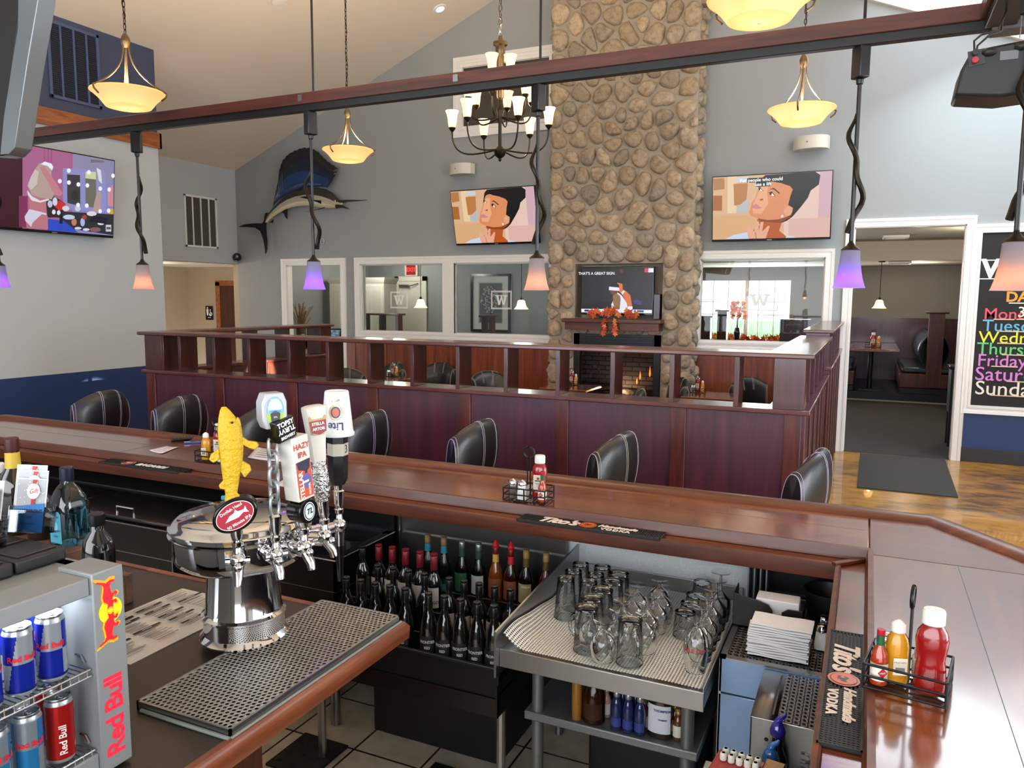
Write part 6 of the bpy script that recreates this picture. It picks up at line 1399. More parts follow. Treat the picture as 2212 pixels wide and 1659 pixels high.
def can_proto(name, label, kind):
    t = T(name, label, 'can', (0, 0, 0), 0, 'energy drink cans in the fridge'); R = .0265; H = .134
    prof = [(.020, 0), (.0235, .001), (R, .006)] + [(R, .009+.0028*i) for i in range(41)] + [(.0235, .129)]
    def fn(z, a):
        a = (math.degrees(a)+360) % 360
        if z < .008 or z > .123: return '#9fa4a8'
        if kind == 'blue':
            if z < .016: return '#1b2a86'
            s = ((a-20) % 180); edge = 90+ (z-.065)*420
            up = z > .065
            return '#1b2fae' if (s < edge) == up else '#a9b1b9'
        if kind == 'free':
            s = (a % 180); return '#2f86c4' if (s < 90) == (z > .065) else '#8f9aa4'
        return '#b3201f' if not (40 < (a % 180) < 75 and z > .05) else '#8c8f92'
    mb = MB(); plathe(mb, prof, 90, fn, cap=True); mb.build('body', paintmat('printed can', .25, metal=.55), t)
    mb = MB(); mb.lathe([(.0235, .1285), (.0242, .131), (.0235, .134), (.022, .1335), (.0215, .130), (.004, .1298)], 30); mb.build('lid', P('can aluminium', '#b9bcbf', .25, 1), t); mb = MB(); mb.tube([(.004+.008*math.cos(a), .0055*math.sin(a), .1315) for a in [2*PI*i/12 for i in range(12)]], .0012, 5, True); mb.build('pull_tab', MATS['can aluminium'], t)
    mb = MB(); mb.col('#d9283c' if kind != 'red' else '#e6d6d0'); sz_r = .0185
    for a0 in (-.55, 2.6):
        if kind == 'red': cyltext(mb, 'Red Bull', sz_r, R, .05, a0, .0004, rot=True)
        else: cyltext(mb, 'Red Bull', .0155, R, .076, a0, .0005)
    mb.build('lettering', m_decal, t, flat=True); return t
CANS = {}
for kind, nm in (('blue', 'blue and silver'), ('free', 'light blue and silver'), ('red', 'red')): CANS[kind] = can_proto('drink_can', 'x', kind)
usedc = set()
def can(kind, x, y, z, label, rz):
    if kind not in usedc: usedc.add(kind); t = CANS[kind]; t.location = (x, y, z); t.rotation_euler.z = rz; t['label'] = label
    else: t = dup(CANS[kind], (x, y, z), rz, label)
for k, (x, y) in enumerate(((-1.443, .948), (-1.443, .884), (-1.443, .82), (-1.443, .756))): can('blue', x, y, 1.1885, 'blue and silver can, %s from the frame post in the upper shelf front row' % ORD[k], -.15+.35*k)
can('blue', -1.515, .972, 1.1885, 'blue and silver can in the upper shelf second row, beside the post', .2); can('blue', -1.51, .9, 1.1885, 'blue and silver can in the upper shelf second row, away from the post', .9)
can('red', -1.443, .955, 1.0135, 'red energy drink can at the front of the lower shelf beside the frame post', .15); can('red', -1.515, .975, 1.0135, 'red energy drink can behind the front red one on the lower shelf', .6)
can('free', -1.443, .89, 1.0135, 'light blue energy drink can next to the red one on the lower shelf', .1); can('free', -1.443, .826, 1.0135, 'light blue energy drink can farther along the lower shelf from the red one', .5)
# on top of the fridge: check trays and card holders
FT = 1.3725
def ctray(y0, y1, z, lab, x0=-1.93, x1=-1.565):
    t = T('check_tray', lab, 'tray', (0, 0, 0), 0, 'black check trays on the fridge'); mb = MB(); 
    for a, b in (((x0, y0, z), (x1, y1, z+.03)), ): mb.box(a, b)
    mb.build('tray', P('black moulded plastic', '#18191a', .5), t, bevel=.006)
    mb = MB(); mb.box((x0+.02, y0+.012, z+.03), (x1-.12, y1-.012, z+.034)); mb.box((x1-.10, y0+.012, z+.03), (x1-.015, y1-.012, z+.034)); mb.build('recess_rim', P('black plastic rim', '#222425', .4), t, bevel=.003); return t
ctray(.966, 1.076, FT, 'black check tray on the fridge, nearest the frame post'); ctray(.852, .962, FT, 'black check tray in the middle of the fridge top'); ctray(.735, .848, FT, 'black check tray on the fridge, farthest from the frame post')
def card_holder(px, py, rz, lab, full=True):
    c = at(px, py, z=FT+.034); t = T('gift_card_holder', lab, 'card holder', (c.x, c.y, FT+.0345), rz, 'clear gift card holders'); t.scale = (1.32, 1.32, 1.32)
    mb = MB(); mb.mx = rotx(-.22); mb.box((-.035, -.014, 0), (.035, -.012, .038)); mb.box((-.035, .012, 0), (.035, .014, .05)); mb.box((-.035, -.014, 0), (-.033, .014, .045)); mb.box((.033, -.014, 0), (.035, .014, .045)); mb.box((-.035, -.014, 0), (.035, .03, .002)); mb.build('clear_holder', glass('clear acrylic', '#e8eef2', 1.0, .03, .06), t)
    return t
def gcard(t, dy, lab, blue=True, dz=0, dx=0):
    l = t.location; rz = t.rotation_euler.z; dy *= 1.32; dx *= 1.32; dz *= 1.32; k = T('gift_card', lab, 'gift card', (l.x-math.sin(rz)*dy+math.cos(rz)*dx, l.y+math.cos(rz)*dy+math.sin(rz)*dx, l.z+.003+dz), rz, 'gift cards in clear holders'); k.rotation_euler = (-.22, 0, rz); k.scale = (1.32, 1.32, 1.32)
    B((-.029, -.0006, 0), (.029, .0006, .092), 'card', P('white card', '#e0e0e2', .5), k)
    A = Art(tr(0, -.0008, 0) @ rotx(PI/2), .0001); A.add('#b9bcc2', rect(-.027, .002, .027, .09)); rn = random.Random(3)
    for _ in range(26): x, y = rn.uniform(-.025, .025), rn.uniform(.05, .088); A.add('#e9ecf2', ell(x, y, .0012, .0012, 6))
    A.add('#c9303c', rect(.003, .04, .010, .09)); A.add('#ededef', ell(.006, .07, .0125, .0135, 20)); A.text('#c9303c', 'Gift', .011, .006, .07, rot=.2, shear=.3)
    if blue: A.add('#2f7cc8', [(-.029, .0), (.029, .0), (.029, .05), (-.029, .043)]); A.text('#101820', 'WATERFRONT', .0078, 0, .036, bold=.0004); A.text('#123', 'Grille', .007, 0, .026, shear=.3); A.text('#123', 'Restaurant', .006, 0, .015, shear=.3)
    A.build('print', m_print, k)
ha = card_holder(66, 1150, .30, 'clear gift card holder with the blue lettered cards, right one on the fridge'); gcard(ha, -.006, 'gift card with blue lettered band in front of the right clear holder'); gcard(ha, .004, 'grey starred gift card behind the blue lettered one', False, .012, -.006); gcard(ha, .0095, 'rearmost white gift card in the right clear holder', False, .02, -.012)
hb = card_holder(-42, 1180, .30, 'clear gift card holder cut by the picture edge, left one on the fridge'); gcard(hb, -.006, 'front gift card in the left clear holder', False); gcard(hb, .006, 'rear gift card in the left clear holder', False, .012)
# riser with bottles behind the fridge
rs_ = B((-3.35, 1.68, ZCN+.0005), (-2.50, 1.90, 1.05), 'wooden_riser', wood('riser wood', '#3a2419', '#5b3b2a', '#77533c', 'x', .6, 0), None, .003); bk = B((-2.19, 1.665, ZCN+.0005), (-2.145, 1.695, 1.045), 'wooden_block', MATS['riser wood'], None, .003); tag(bk, 'small upright wooden block behind the fridge frame on the dark counter', 'block')
tag(rs_, 'low worn wooden riser under the liquor bottles at the back of the counter', 'riser')
m_amber = P('dark amber glass', '#1a0d06', .08, coat=.8); m_blackgl = P('near black glass', '#0a0b0a', .08, coat=.6)
def liquor(px, py, Y, zb_, name, label, prof, mat, cap, capmat, body=None, n=28, sx=1, sy=1, sq=0):
    c = at(px, py, y=Y); t = T(name, label, 'bottle', (c.x, Y, zb_)); H = c.z-zb_; hs = prof[-1][1]
    k = (H-cap)/hs; pr = [(r, z*k) for r, z in prof]; MB().lathe(pr, n, sx=sx, sy=sy, sq=sq).build('bottle', mat, t, ang=50)
    rn_ = pr[-1][0]; MB().lathe([(rn_+.003, H-cap-.008), (rn_+.005, H-cap), (rn_+.005, H-.004), (rn_+.002, H)], 24).build('cap', capmat, t); return t, H, pr
t, H, pr = liquor(24, 945, 1.8, 1.0505, 'liquor_bottle', 'brown liquor bottle with yellow neck label and maroon cap behind the gift cards', [(.055, 0), (.058, .005), (.058, .18), (.05, .22), (.026, .26), (.0215, .30), (.02, .33)], m_amber, .045, P('maroon cap', '#4a1f22', .4))
mb = MB(); mb.lathe([(.0275, H-.125), (.0245, H-.055)], 24, cap=False); mb.build('neck_label', P('yellow label', '#cfae3c', .5), t)
t, H, pr = liquor(82, 1013, 1.8, 1.0505, 'liquor_bottle', 'round brown bottle with pale wooden stopper behind the gift cards', [(.045, 0), (.048, .006), (.05, .06), (.047, .1), (.035, .135), (.02, .155), (.0185, .2)], m_amber, .035, P('pale cork', '#c2a079', .7))
mb = MB(); mb.lathe([(.0505, .03), (.0505, .075)], 24, cap=False); mb.build('label', P('white label', '#d9d6cf', .6), t); mb = MB(); mb.lathe([(.022, H-.07), (.024, H-.06), (.022, H-.05), (.024, H-.045), (.021, H-.038)], 20, cap=False); mb.build('neck_wire', m_chrome, t)
t, H, pr = liquor(143, 1008, 1.8, 1.0505, 'liquor_bottle', 'square pale blue gin bottle with navy cap behind the fridge', [(.05, 0), (.053, .005), (.053, .14), (.047, .165), (.03, .2), (.019, .215), (.018, .23)], glass('pale blue glass', '#8fc3cf', .9, .02, .05), .045, P('navy cap', '#141c33', .35), sq=6)
A = Art(tr(0, -.0535, .075) @ rotx(PI/2), .0004); A.add('#3f8fa3', [(-.03, -.06), (.03, -.06), (.03, .045), (.02, .055), (-.02, .055), (-.03, .045)]); A.text('#14506a', 'SAPPHIRE', .009, 0, .035, bold=.0003); A.add('#6fb3c2', ell(0, 0, .014, .018, 20)); A.text('#14506a', 'GIN', .012, 0, -.035); A.build('label', m_paper, t)
t, H, pr = liquor(208, 1108, 1.56, ZCN+.0005, 'liquor_bottle', 'black round shouldered liqueur bottle standing between fridge and beer tower', [(.045, 0), (.047, .004), (.047, .17), (.04, .2), (.02, .22), (.018, .24)], m_blackgl, .03, P('black cap', '#0d0d0e', .4))
A = Art(tr(0, 0, .09) @ rotz(.5) @ tr(0, -.0475, 0) @ rotx(PI/2), .0004); A.add('#b9b4a2', rect(-.018, -.05, .024, .03)); A.build('label', m_paper, t)
t, H, pr = liquor(-4, 1000, 1.85, 1.0505, 'liquor_bottle', 'clear bottle cut by the picture edge beside the yellow labelled one', [(.04, 0), (.042, .005), (.042, .16), (.02, .21), (.016, .26)], glass('pale green glass', '#cfe0d8', .9, .02, .04), .03, m_whitepl)
t, H, pr = liquor(56, 1004, 1.88, 1.0505, 'liquor_bottle', 'clear bottle with dark blue striped cap behind the yellow labelled one', [(.035, 0), (.037, .005), (.037, .16), (.02, .2), (.016, .23)], MATS['pale green glass'], .03, P('navy cap', '#141c33', .35))
# ================================================================ ON THE BAR TOP
def bar_mat(x, y, rz, lab, L=.60, Wd=.088, words='tito'):
    t = T('bar_mat', lab, 'bar mat', (x, y, 1.0286), rz, 'black rubber bar mats'); mb = MB(); mb.box((-L/2, -Wd/2, 0), (L/2, Wd/2, .008)); mb.build('mat', m_rubber, t, bevel=.002)
    mb = MB()
    for a, b in (((-L/2, -Wd/2, .008), (L/2, -Wd/2+.004, .0115)), ((-L/2, Wd/2-.004, .008), (L/2, Wd/2, .0115)), ((-L/2, -Wd/2, .008), (-L/2+.004, Wd/2, .0115)), ((L/2-.004, -Wd/2, .008), (L/2, Wd/2, .0115))): mb.box(a, b)
    nx, ny = 62, 9
    for i in range(nx):
        for j in range(ny):
            x_, y_ = -L/2+.01+(L-.02)*i/(nx-1), -Wd/2+.009+(Wd-.018)*j/(ny-1); mb.box((x_-.0025, y_-.0022, .008), (x_+.0025, y_+.0022, .0112))
    mb.build('nubs', P('grey black rubber', '#1d1d1e', .5), t)
    m_wr = P('cream rubber print', '#e3cfc0', .5)
    if words == 'tito':
        mb = MB(); mb.text("Tito's", .085, tr(-.135, 0, .0125), ext=.001, bold=.0022, shear=.35, space=.9); mb.build('lettering', m_wr, t); mb = MB(); mb.text('Handmade', .036, tr(.115, .014, .0125), ext=.001, bold=.0012, shear=.4); mb.build('lettering', m_wr, t); mb = MB(); mb.text('VODKA', .032, tr(.115, -.022, .0125), ext=.001, bold=.0008, space=1.15); mb.build('lettering', m_wr, t)
        A = Art(tr(-.005, 0, .0125), .0005); A.add('#d2622e', ell(0, 0, .036, .036, 40)); A.add('#1a1512', ell(0, 0, .031, .031, 32)); A.add('#d2622e', ell(0, 0, .0285, .0285, 32)); A.add('#1a1512', [(-.012, -.014), (-.012, .006), (-.004, .012), (.004, .004), (.016, .008), (.014, -.004), (.004, -.008), (.004, -.014)]); A.add('#d2622e', ell(-.005, -.003, .005, .005, 12)); A.build('emblem', m_decal, t)
    else:
        mb = MB(); mb.text('BACARDI', .05, tr(.06, 0, .0125), ext=.001, bold=.002, space=1.0); mb.build('lettering', P('white rubber print', '#e9e9e6', .5), t)
        A = Art(tr(-.115, 0, .0125), .0005); A.add('#e6e0da', ell(0, 0, .037, .037, 36)); A.add('#b32b2e', ell(0, 0, .034, .034, 36)); A.add('#e6e0da', [(-.025, .005), (-.01, .013), (0, .008), (.01, .013), (.025, .005), (.012, .0), (0, -.012), (-.012, .0)]); A.build('emblem', m_decal, t)
bar_mat(-.975, 2.8615, 0, 'black rubber bar mat with cream lettering and orange seal on the long bar rail'); bar_mat(-.009, 1.93, -PI/2, 'black rubber bar mat with cream lettering and orange seal on the near wing rail')
bar_mat(at(318, 1003, z=1.04).x, 2.8615, 0, 'black rubber bar mat with white rum lettering at the far left of the bar', words='b')
c = at(402, 951, z=ZT); rm = T('remote_control', 'black remote control lying on the bar beside the receipt', 'remote', (c.x, c.y, ZT), .9); B((-.085, -.024, 0), (.085, .024, .02), 'body', m_bezel, rm, .008); mb = MB()
for i in range(7):
    for j in range(3): mb.box((-.065+.018*i, -.014+.011*j, .02), (-.055+.018*i, -.008+.011*j, .0215))
mb.build('buttons', P('grey rubber button', '#4a4a4c', .5), rm)
c = at(425, 957, z=ZT); pn = T('pen', 'blue ballpoint pen lying on the bar beside the remote', 'pen', (c.x, c.y, ZT+.005), .75); MB().tube([(-.07, 0, 0), (.055, 0, 0)], .0048, 8).build('barrel', P('blue pen', '#3a56a8', .3), pn); MB().tube([(.055, 0, 0), (.068, 0, 0), (.075, 0, 0)], [.0045, .003, .0008], 8).build('tip', m_steel, pn); MB().box((-.07, -.001, .004), (-.035, .001, .0065)).build('pocket_clip', m_steel, pn)
def paper(pts, lab, lines=6, name='paper_sheet', z=ZT, cat='paper', curl=.004):
    q = [at(x, y, z=z) for x, y in pts]; t = T(name, lab, cat); mb = MB()
    def fn(u, v): 
        p = (q[0]*(1-u)+q[1]*u)*(1-v)+(q[3]*(1-u)+q[2]*u)*v; p.z = z+.0006+curl*(abs(u-.5)*2)**3; return p
    mb.surf(fn, 8, 4); mb.build('sheet', P('white paper', '#d9d6dc', .7), t, solid=.0004); mb = MB(); mb.col('#8b8890')
    for k in range(lines):
        v = .15+.7*k/max(1, lines-1)
        a, b, c_, d = (fn(.12, v), fn(.12+.7*random.random()+.05, v), fn(.12+.6, v+.03), fn(.12, v+.03)); b = fn(.75, v)
        mb.poly([tuple(p+Vector((0, 0, .0008))) for p in (a, b, fn(.75, v+.025), d)])
    mb.build('print', m_print, t, flat=True)
paper([(322, 974), (350, 981), (388, 966), (362, 965)], 'white receipt slip lying beside the remote', 4, 'receipt', cat='receipt')
paper([(535, 990), (620, 1000), (640, 972), (560, 962)], 'loose white papers behind the yellow fish tap handle', 6, z=ZT+.001); paper([(585, 996), (690, 999), (712, 978), (620, 968)], 'white sheet behind the chain tap handle', 6, z=ZT+.0035); paper([(594, 1050), (675, 1056), (676, 1043), (612, 1038)], 'white sheet on the bar edge behind the lettered white block tap handle', 5, z=ZT+.001)
c = at(704, 966, z=ZT); gl_ = T('candle_glass', 'small clear silver rimmed glass on the bar beside the papers', 'glass', (c.x, min(c.y, 3.3), ZT)); MB().lathe([(.02, 0), (.024, .004), (.026, .03), (.02, .05), (.018, .052)], 18).build('glass', m_clear, gl_); MB().lathe([(.0205, .048), (.022, .052), (.02, .056)], 18, cap=False).build('rim', m_chrome, gl_)
# ================================================================ OVERHEAD NEAR THE CAMERA
tvb = T('television', 'dark television seen from behind its silver frame at the upper left', 'television'); Yt = 2.05
def pr_(pts, y0, y1, nm, mat, par, bev=.003):
    q = [at(x, y, y=y0) for x, y in pts]; mb = MB(); mb.prism([(p.x, p.z) for p in q], 0, y1-y0, tr(0, y1, 0) @ rotx(PI/2)); return mb.build(nm, mat, par, bev)
pr_([(-260, -90), (45, -90), (45, 0), (2, 325), (-260, 300)], Yt, Yt+.06, 'back_cover', P('matte black plastic', '#121213', .5), tvb); pr_([(40, -90), (86, -90), (82, 0), (60, 130), (32, 318), (18, 333), (0, 334), (8, 250), (38, 60)], Yt-.02, Yt+.05, 'silver_frame', P('silver plastic', '#7f868a', .3, .5), tvb)
pr_([(-260, 300), (2, 325), (18, 334), (0, 337), (-260, 320)], Yt-.015, Yt+.055, 'lower_edge', m_bezel, tvb)
p0 = at(-60, -60, y=Yt+.03); MB().cyl((p0.x, Yt+.03, p0.z-.1), (p0.x, Yt+.03, ztop(p0.x)), .025, 10).build('ceiling_pole', m_blackmetal, tvb)
spk = T('hanging_speaker', 'black wedge shaped loudspeaker hanging under the end of the light track', 'speaker'); Ys = 2.62
pr_([(2099, 108), (2290, 70), (2290, 190), (2160, 209), (2063, 205), (2076, 150)], Ys, Ys+.16, 'cabinet', P('speaker plastic', '#1d1e1e', .5), spk, .008)
q = [at(x, y, y=Ys) for x, y in ((2090, 113), (2125, 105), (2128, 137), (2093, 146))]; mb = MB(); mb.prism([(p.x, p.z) for p in q], 0, .004, tr(0, Ys, 0) @ rotx(PI/2)); mb.build('terminal_plate', P('dark plate', '#2b2c2d', .4), spk)
for px, py, c_ in ((2106, 116, '#1a1a1a'), (2105, 133, '#b3222c')): p = at(px, py, y=Ys-.003); MB().tube([(p.x, Ys, p.z), (p.x, Ys-.025, p.z)], .0085, 10).build('terminal', P('terminal '+c_, c_, .35), spk)
for px in (2137, 2208): p = at(px, 113 if px < 2150 else 100, y=Ys); MB().ball((p.x, Ys-.004, p.z), (.02, .014, .012), 12).build('thumb_knob', P('speaker plastic', '#1d1e1e', .5), spk)
q = at(2180, 119, y=Ys-.002); B((q.x-.022, Ys-.003, q.z-.012), (q.x+.022, Ys, q.z+.012), 'rating_label', P('grey label', '#6c6f70', .5), spk)
for k, (mx_, my_) in enumerate(((2120, 75), (2135, 78))):
    a, b, c_, d = at(2105, 116+17*k, y=Ys-.02), at(mx_, my_, y=Ys-.02), at(2165, 45, y=Ys+.1), at(2178, 15, y=TY-.1); MB().tube([a, (a+b)/2+Vector((-.01, 0, .01)), b, (b+c_)/2+Vector((.015, 0, -.01)), c_, d], .003, 6).build('cable', m_black, spk)
for px in (2203,): a = at(px, 82, y=Ys+.08); MB().cyl((a.x, Ys+.08, a.z), (a.x, Ys+.08, ztop(a.x)), .0015, 5).build('hanging_wire', m_steel, spk)
# ================================================================ UNDER THE BAR
m_blk = P('black vinyl steel', '#1b1b1d', .33, .3); m_edge = P('bright steel edge', '#b5b6b6', .3, 1)
# bottle cooler
bc = T('bottle_cooler', 'long black bottle cooler with sliding lids under the left part of the bar', 'cooler'); cx0, cx1, cy0, cy1 = -4.45, -2.915, 2.52, 3.11
B((cx0, cy0, .08), (cx1, cy1, .845), 'cabinet', m_blk, bc, .004); B((cx0, cy0+.03, 0), (cx1-.02, cy1-.02, .08), 'kick_plate', m_black, bc)
mb = MB(); mb.box((cx1-.002, cy0-.002, .08), (cx1+.002, cy0+.003, .845)); mb.box((cx0, cy0-.002, .70), (cx1, cy0-.0005, .703)); mb.box((cx1+.0005, cy0, .70), (cx1+.0015, cy1, .703)); mb.box((cx0, cy0-.003, .842), (cx1, cy0+.002, .846)); mb.build('edge_trim', m_edge, bc)
for k, (a, b) in enumerate(((cx0+.02, cx0+.72), (cx0+.74, cx1-.01))):
    l = B((a, cy0+.02, .848), (b, cy1-.2, .868), 'sliding_lid', P('black lid', '#141415', .22, coat=.3), bc, .006); xm = (a+b)/2 + (.0 if k else .1)
    MB().tube([(xm-.06, cy0+.08, .868), (xm-.06, cy0+.08, .893), (xm+.06, cy0+.08, .893), (xm+.06, cy0+.08, .868)], .006, 8).build('lid_handle', m_chrome, l)
mb = MB(); mb.prism([(cy1-.2, .845), (cy1-.2, .875), (cy1-.15, .93), (cy1, .935), (cy1, .845)], cx0+.02, cx1-.01, Matrix(((0, 0, 1, 0), (1, 0, 0, 0), (0, 1, 0, 0), (0, 0, 0, 1)))); mb.build('rear_hood', m_steeld, bc, bevel=.003)
# ice bin
ib = T('ice_bin', 'dark stainless ice bin with open black well beside the wine racks', 'ice bin'); ix0, ix1, iy0, iy1 = -2.86, -2.055, 2.63, 3.105; zi = .80
mb = MB(); mb.box((ix0, iy0, .45), (ix1, iy0+.012, zi)); mb.box((ix1-.012, iy0, .45), (ix1, iy1, zi)); mb.box((ix0, iy0, .45), (ix0+.012, iy1, zi)); mb.box((ix0, iy1-.012, .45), (ix1, iy1, zi+.1)); mb.box((ix0, iy0, .45), (ix1, iy1, .47))
for a, b in (((ix0, iy0), (ix1, iy0+.05)), ((ix1-.05, iy0), (ix1, iy1)), ((ix0, iy0), (ix0+.05, iy1)), ((ix0, iy1-.05), (ix1, iy1))): mb.box((*a, zi-.006), (*b, zi))
mb.build('steel_shell', m_steeld, ib); mb = MB(); mb.box((ix0+.05, iy0+.05, zi-.12), (ix1-.05, iy1-.05, zi-.115))
for a, b in (((ix0+.05, iy0+.05), (ix1-.05, iy0+.055)), ((ix1-.055, iy0+.05), (ix1-.05, iy1-.05)), ((ix0+.05, iy0+.05), (ix0+.055, iy1-.05)), ((ix0+.05, iy1-.055), (ix1-.05, iy1-.05))): mb.box((*a, zi-.12), (*b, zi-.004))
mb.build('black_well', P('black liner', '#0c0c0d', .4), ib); mb = MB(); mb.tube([(ix0, iy0, zi), (ix1, iy0, zi), (ix1, iy1, zi)], .004, 6); mb.box((ix1, iy0, .655), (ix1+.001, iy1, .658)); mb.box((ix0, iy0-.001, .655), (ix1, iy0, .658)); mb.build('edge_trim', m_edge, ib)
for x, y in ((ix1-.06, iy0+.06), (ix1-.06, iy1-.06), (ix0+.06, iy0+.06), (ix0+.06, iy1-.06)): MB().cyl((x, y, .0), (x, y, .45), .022, 12).build('leg', m_steel, ib)
m_frost = glass('frosted plastic', '#c9cdd0', .7, .3, .22)
c = at(772, 1198, z=zi-.113); ct_ = T('plastic_tub', 'round frosted plastic tub sitting in the ice bin', 'tub', (c.x, c.y+.02, zi-.114)); MB().lathe([(.07, 0), (.075, .003), (.082, .085), (.084, .087)], 32, cap=False).build('tub', m_frost, ct_); MB().lathe([(.01, .002), (.07, .002)], 24).build('base', m_frost, ct_)
sc_ = T('measuring_cup', 'small clear plastic cup standing in front of the frosted tub', 'cup', (c.x+.055, c.y-.09, zi-.114)); MB().lathe([(.014, 0), (.016, .002), (.021, .06)], 20, cap=False).build('cup', m_frost, sc_); MB().lathe([(.002, .002), (.015, .002)], 16).build('base', m_frost, sc_)
# wine station with stepped rails
ws = T('speed_rack', 'black stepped bottle rack of four rails between ice bin and glass drainboard', 'bottle rack'); rx0, rx1 = -2.03, -1.125
ROWS = [(2.40, []), (2.54, []), (2.70, []), (2.96, [])]
def zt_mean(pts, Y): return sum(at(x, y, y=Y).z for x, y in pts)/len(pts)
R1 = [(752, 1247), (781, 1255), (813, 1261), (849, 1265), (875, 1273), (966, 1286), (1001, 1290), (1039, 1299), (1076, 1304), (1111, 1312)]
R2 = [(816, 1223), (849, 1227), (882, 1232), (917, 1239), (1002, 1253), (1038, 1255), (1068, 1263), (1103, 1270), (1138, 1274)]
R3 = [(818, 1176), (847, 1181), (876, 1186), (907, 1189), (937, 1195)]
R4 = [(924, 1155), (959, 1161), (998, 1162), (1034, 1172), (1071, 1178), (1104, 1181), (1137, 1187), (1180, 1194)]
Z1 = zt_mean(R1, 2.40)-.30; Z2 = zt_mean(R2, 2.54)-.30; Z3 = zt_mean(R3, 2.70)-.31; Z4 = zt_mean(R4, 2.96)-.31
for k, (Y, z) in enumerate(((2.40, Z1), (2.54, Z2), (2.70, Z3), (2.96, Z4))):
    y0 = Y-.05; y1 = (2.49, 2.63, 2.86, 3.1)[k]
    mb = MB(); mb.box((rx0, y0, z-.012), (rx1, y1, z-.0005)); mb.box((rx0, y0-.008, z-.02), (rx1, y0, z+.07 if k else z+.085)); mb.build('shelf', m_blk, ws, bevel=.002)
    mb = MB(); mb.box((rx0, y0-.012, z+.072 if k else z+.083), (rx1, y0+.002, z+.082 if k else z+.093)); mb.build('rail', m_steeld if k else P('dark rail steel', '#3a3d44', .35, .8), ws, bevel=.002)
    if k: 
        for i in range(9): x = rx0+.06+(rx1-rx0-.1)*i/9; B((x, y0-.0095, z+.02), (x+.045, y0-.0085, z+.055), 'slot', P('grey slot', '#3b3c3e', .5), ws)
B((rx0, 2.335, Z1-.09), (rx1, 2.35, Z1-.02), 'front_apron', m_steeld, ws)
for x in (rx0, rx1-.006): B((x, 2.33, Z1-.09), (x+.006, 3.1, Z1+.03), 'side_panel', m_blk, ws)
for x, y in ((rx0+.03, 2.45), (rx1-.04, 2.45), (rx0+.03, 3.05), (rx1-.04, 3.05)): MB().cyl((x, y, .005), (x, y, Z1-.02), .018, 10).build('leg', m_steel, ws)
def bottle(name, label, prof, mat, capmat, capz, lab=None, neck=None, extra=None):
    t = T(name, label, 'bottle'); lo = [p for p in prof if p[1] <= capz+.001]; hi = [p for p in prof if p[1] > capz+.001]
    if hi and capz-lo[-1][1] > .002: q_ = lo[-1]; u_ = (capz-q_[1])/(hi[0][1]-q_[1]); lo.append((q_[0]+(hi[0][0]-q_[0])*u_, capz))
    MB().lathe(lo, 22).build('bottle', mat, t, ang=50)
    rn_ = lo[-1][0]; H = prof[-1][1]
    mb = MB(); mb.lathe([(rn_+.0015, capz-.004), (rn_+.0022, capz), (rn_+.0022, H-.012), (rn_+.001, H-.010), (rn_+.0022, H-.008), (rn_+.002, H-.001), (rn_*.7, H)], 18); mb.build('cap', capmat, t)
    if lab:
        R, z0, z1, c, words, wc = lab; mb = MB(); a0 = -PI/2-1.15; 
        mb.col(c); n = 16
        for i in range(n):
            a, b = a0+2.3*i/n, a0+2.3*(i+1)/n; mb.poly([(R*math.cos(a), R*math.sin(a), z0), (R*math.cos(b), R*math.sin(b), z0), (R*math.cos(b), R*math.sin(b), z1), (R*math.cos(a), R*math.sin(a), z1)])
        for w_, sz, dz in words: mb.col(wc); cyltext(mb, w_, sz, R+.0003, (z0+z1)/2+dz, -PI/2+.35, .0004)
        mb.build('label', m_paper, t, flat=True)
    if neck: R, z0, z1, m_ = neck; mb = MB(); mb.lathe([(R+.0012, z0), (R, z1)], 18, cap=False); mb.build('neck_label', m_, t)
    return t
WINE = [(.034, 0), (.0375, .004), (.0375, .17), (.034, .195), (.02, .22), (.0145, .235), (.014, .30)]
BULB = [(.036, 0), (.039, .004), (.039, .15), (.036, .18), (.024, .215), (.015, .24), (.014, .30)]
capblk = P('black screw cap', '#141415', .3, .3); capred = P('dark red capsule', '#6e1420', .35, .2)
m_wine = P('dark wine glass', '#0d0f0d', .07, coat=.8); 
protos = {
 'front': bottle('wine_bottle', 'x', BULB, m_wine, capblk, .255, (.0394, .06, .14, '#0f0f10', (('FRONTIER', .015, .018), ('RED', .014, -.004), ('WINE', .007, -.022)), '#b9b6b0')),
 'plain': bottle('wine_bottle', 'x', WINE, m_wine, capblk, .255),
 'urb': bottle('wine_bottle', 'x', WINE, m_wine, capblk, .255, (.0379, .085, .165, '#b3ac98', (('RED', .012, .0), ('BLEND', .01, -.02)), '#3a342c')),
 'largo': bottle('wine_bottle', 'x', WINE[:-1]+[(.014, .31)], m_wine, capred, .245, (.0379, .085, .172, '#b5b3ae', (('LARGO', .018, -.02),), '#2a2a2a')),
}
for k_ in ('front', 'plain', 'urb'): protos[k_].scale = (.86, .86, 1)
protos['largo'].scale = (.92, .92, 1)
used_p = set()
def fitrow(pts, Y, xm, mn):
    xs = [at(x, y, y=Y).x for x, y in pts]
    for i in range(len(xs)-1, -1, -1): xs[i] = min(xs[i], xm if i == len(xs)-1 else xs[i+1]-mn)
    return xs
def put(key, x, y, z, label, rz=0, group=None):
    if key not in used_p: used_p.add(key); t = protos[key]; t.location = (x, y, z); t.rotation_euler.z = rz; t['label'] = label; t['group'] = group
    else: t = dup(protos[key], (x, y, z), rz, label, group)
rn = random.Random(6)
X1_ = fitrow(R1, 2.40, -1.172, .0685); X2_ = fitrow(R2, 2.54, -1.172, .066)
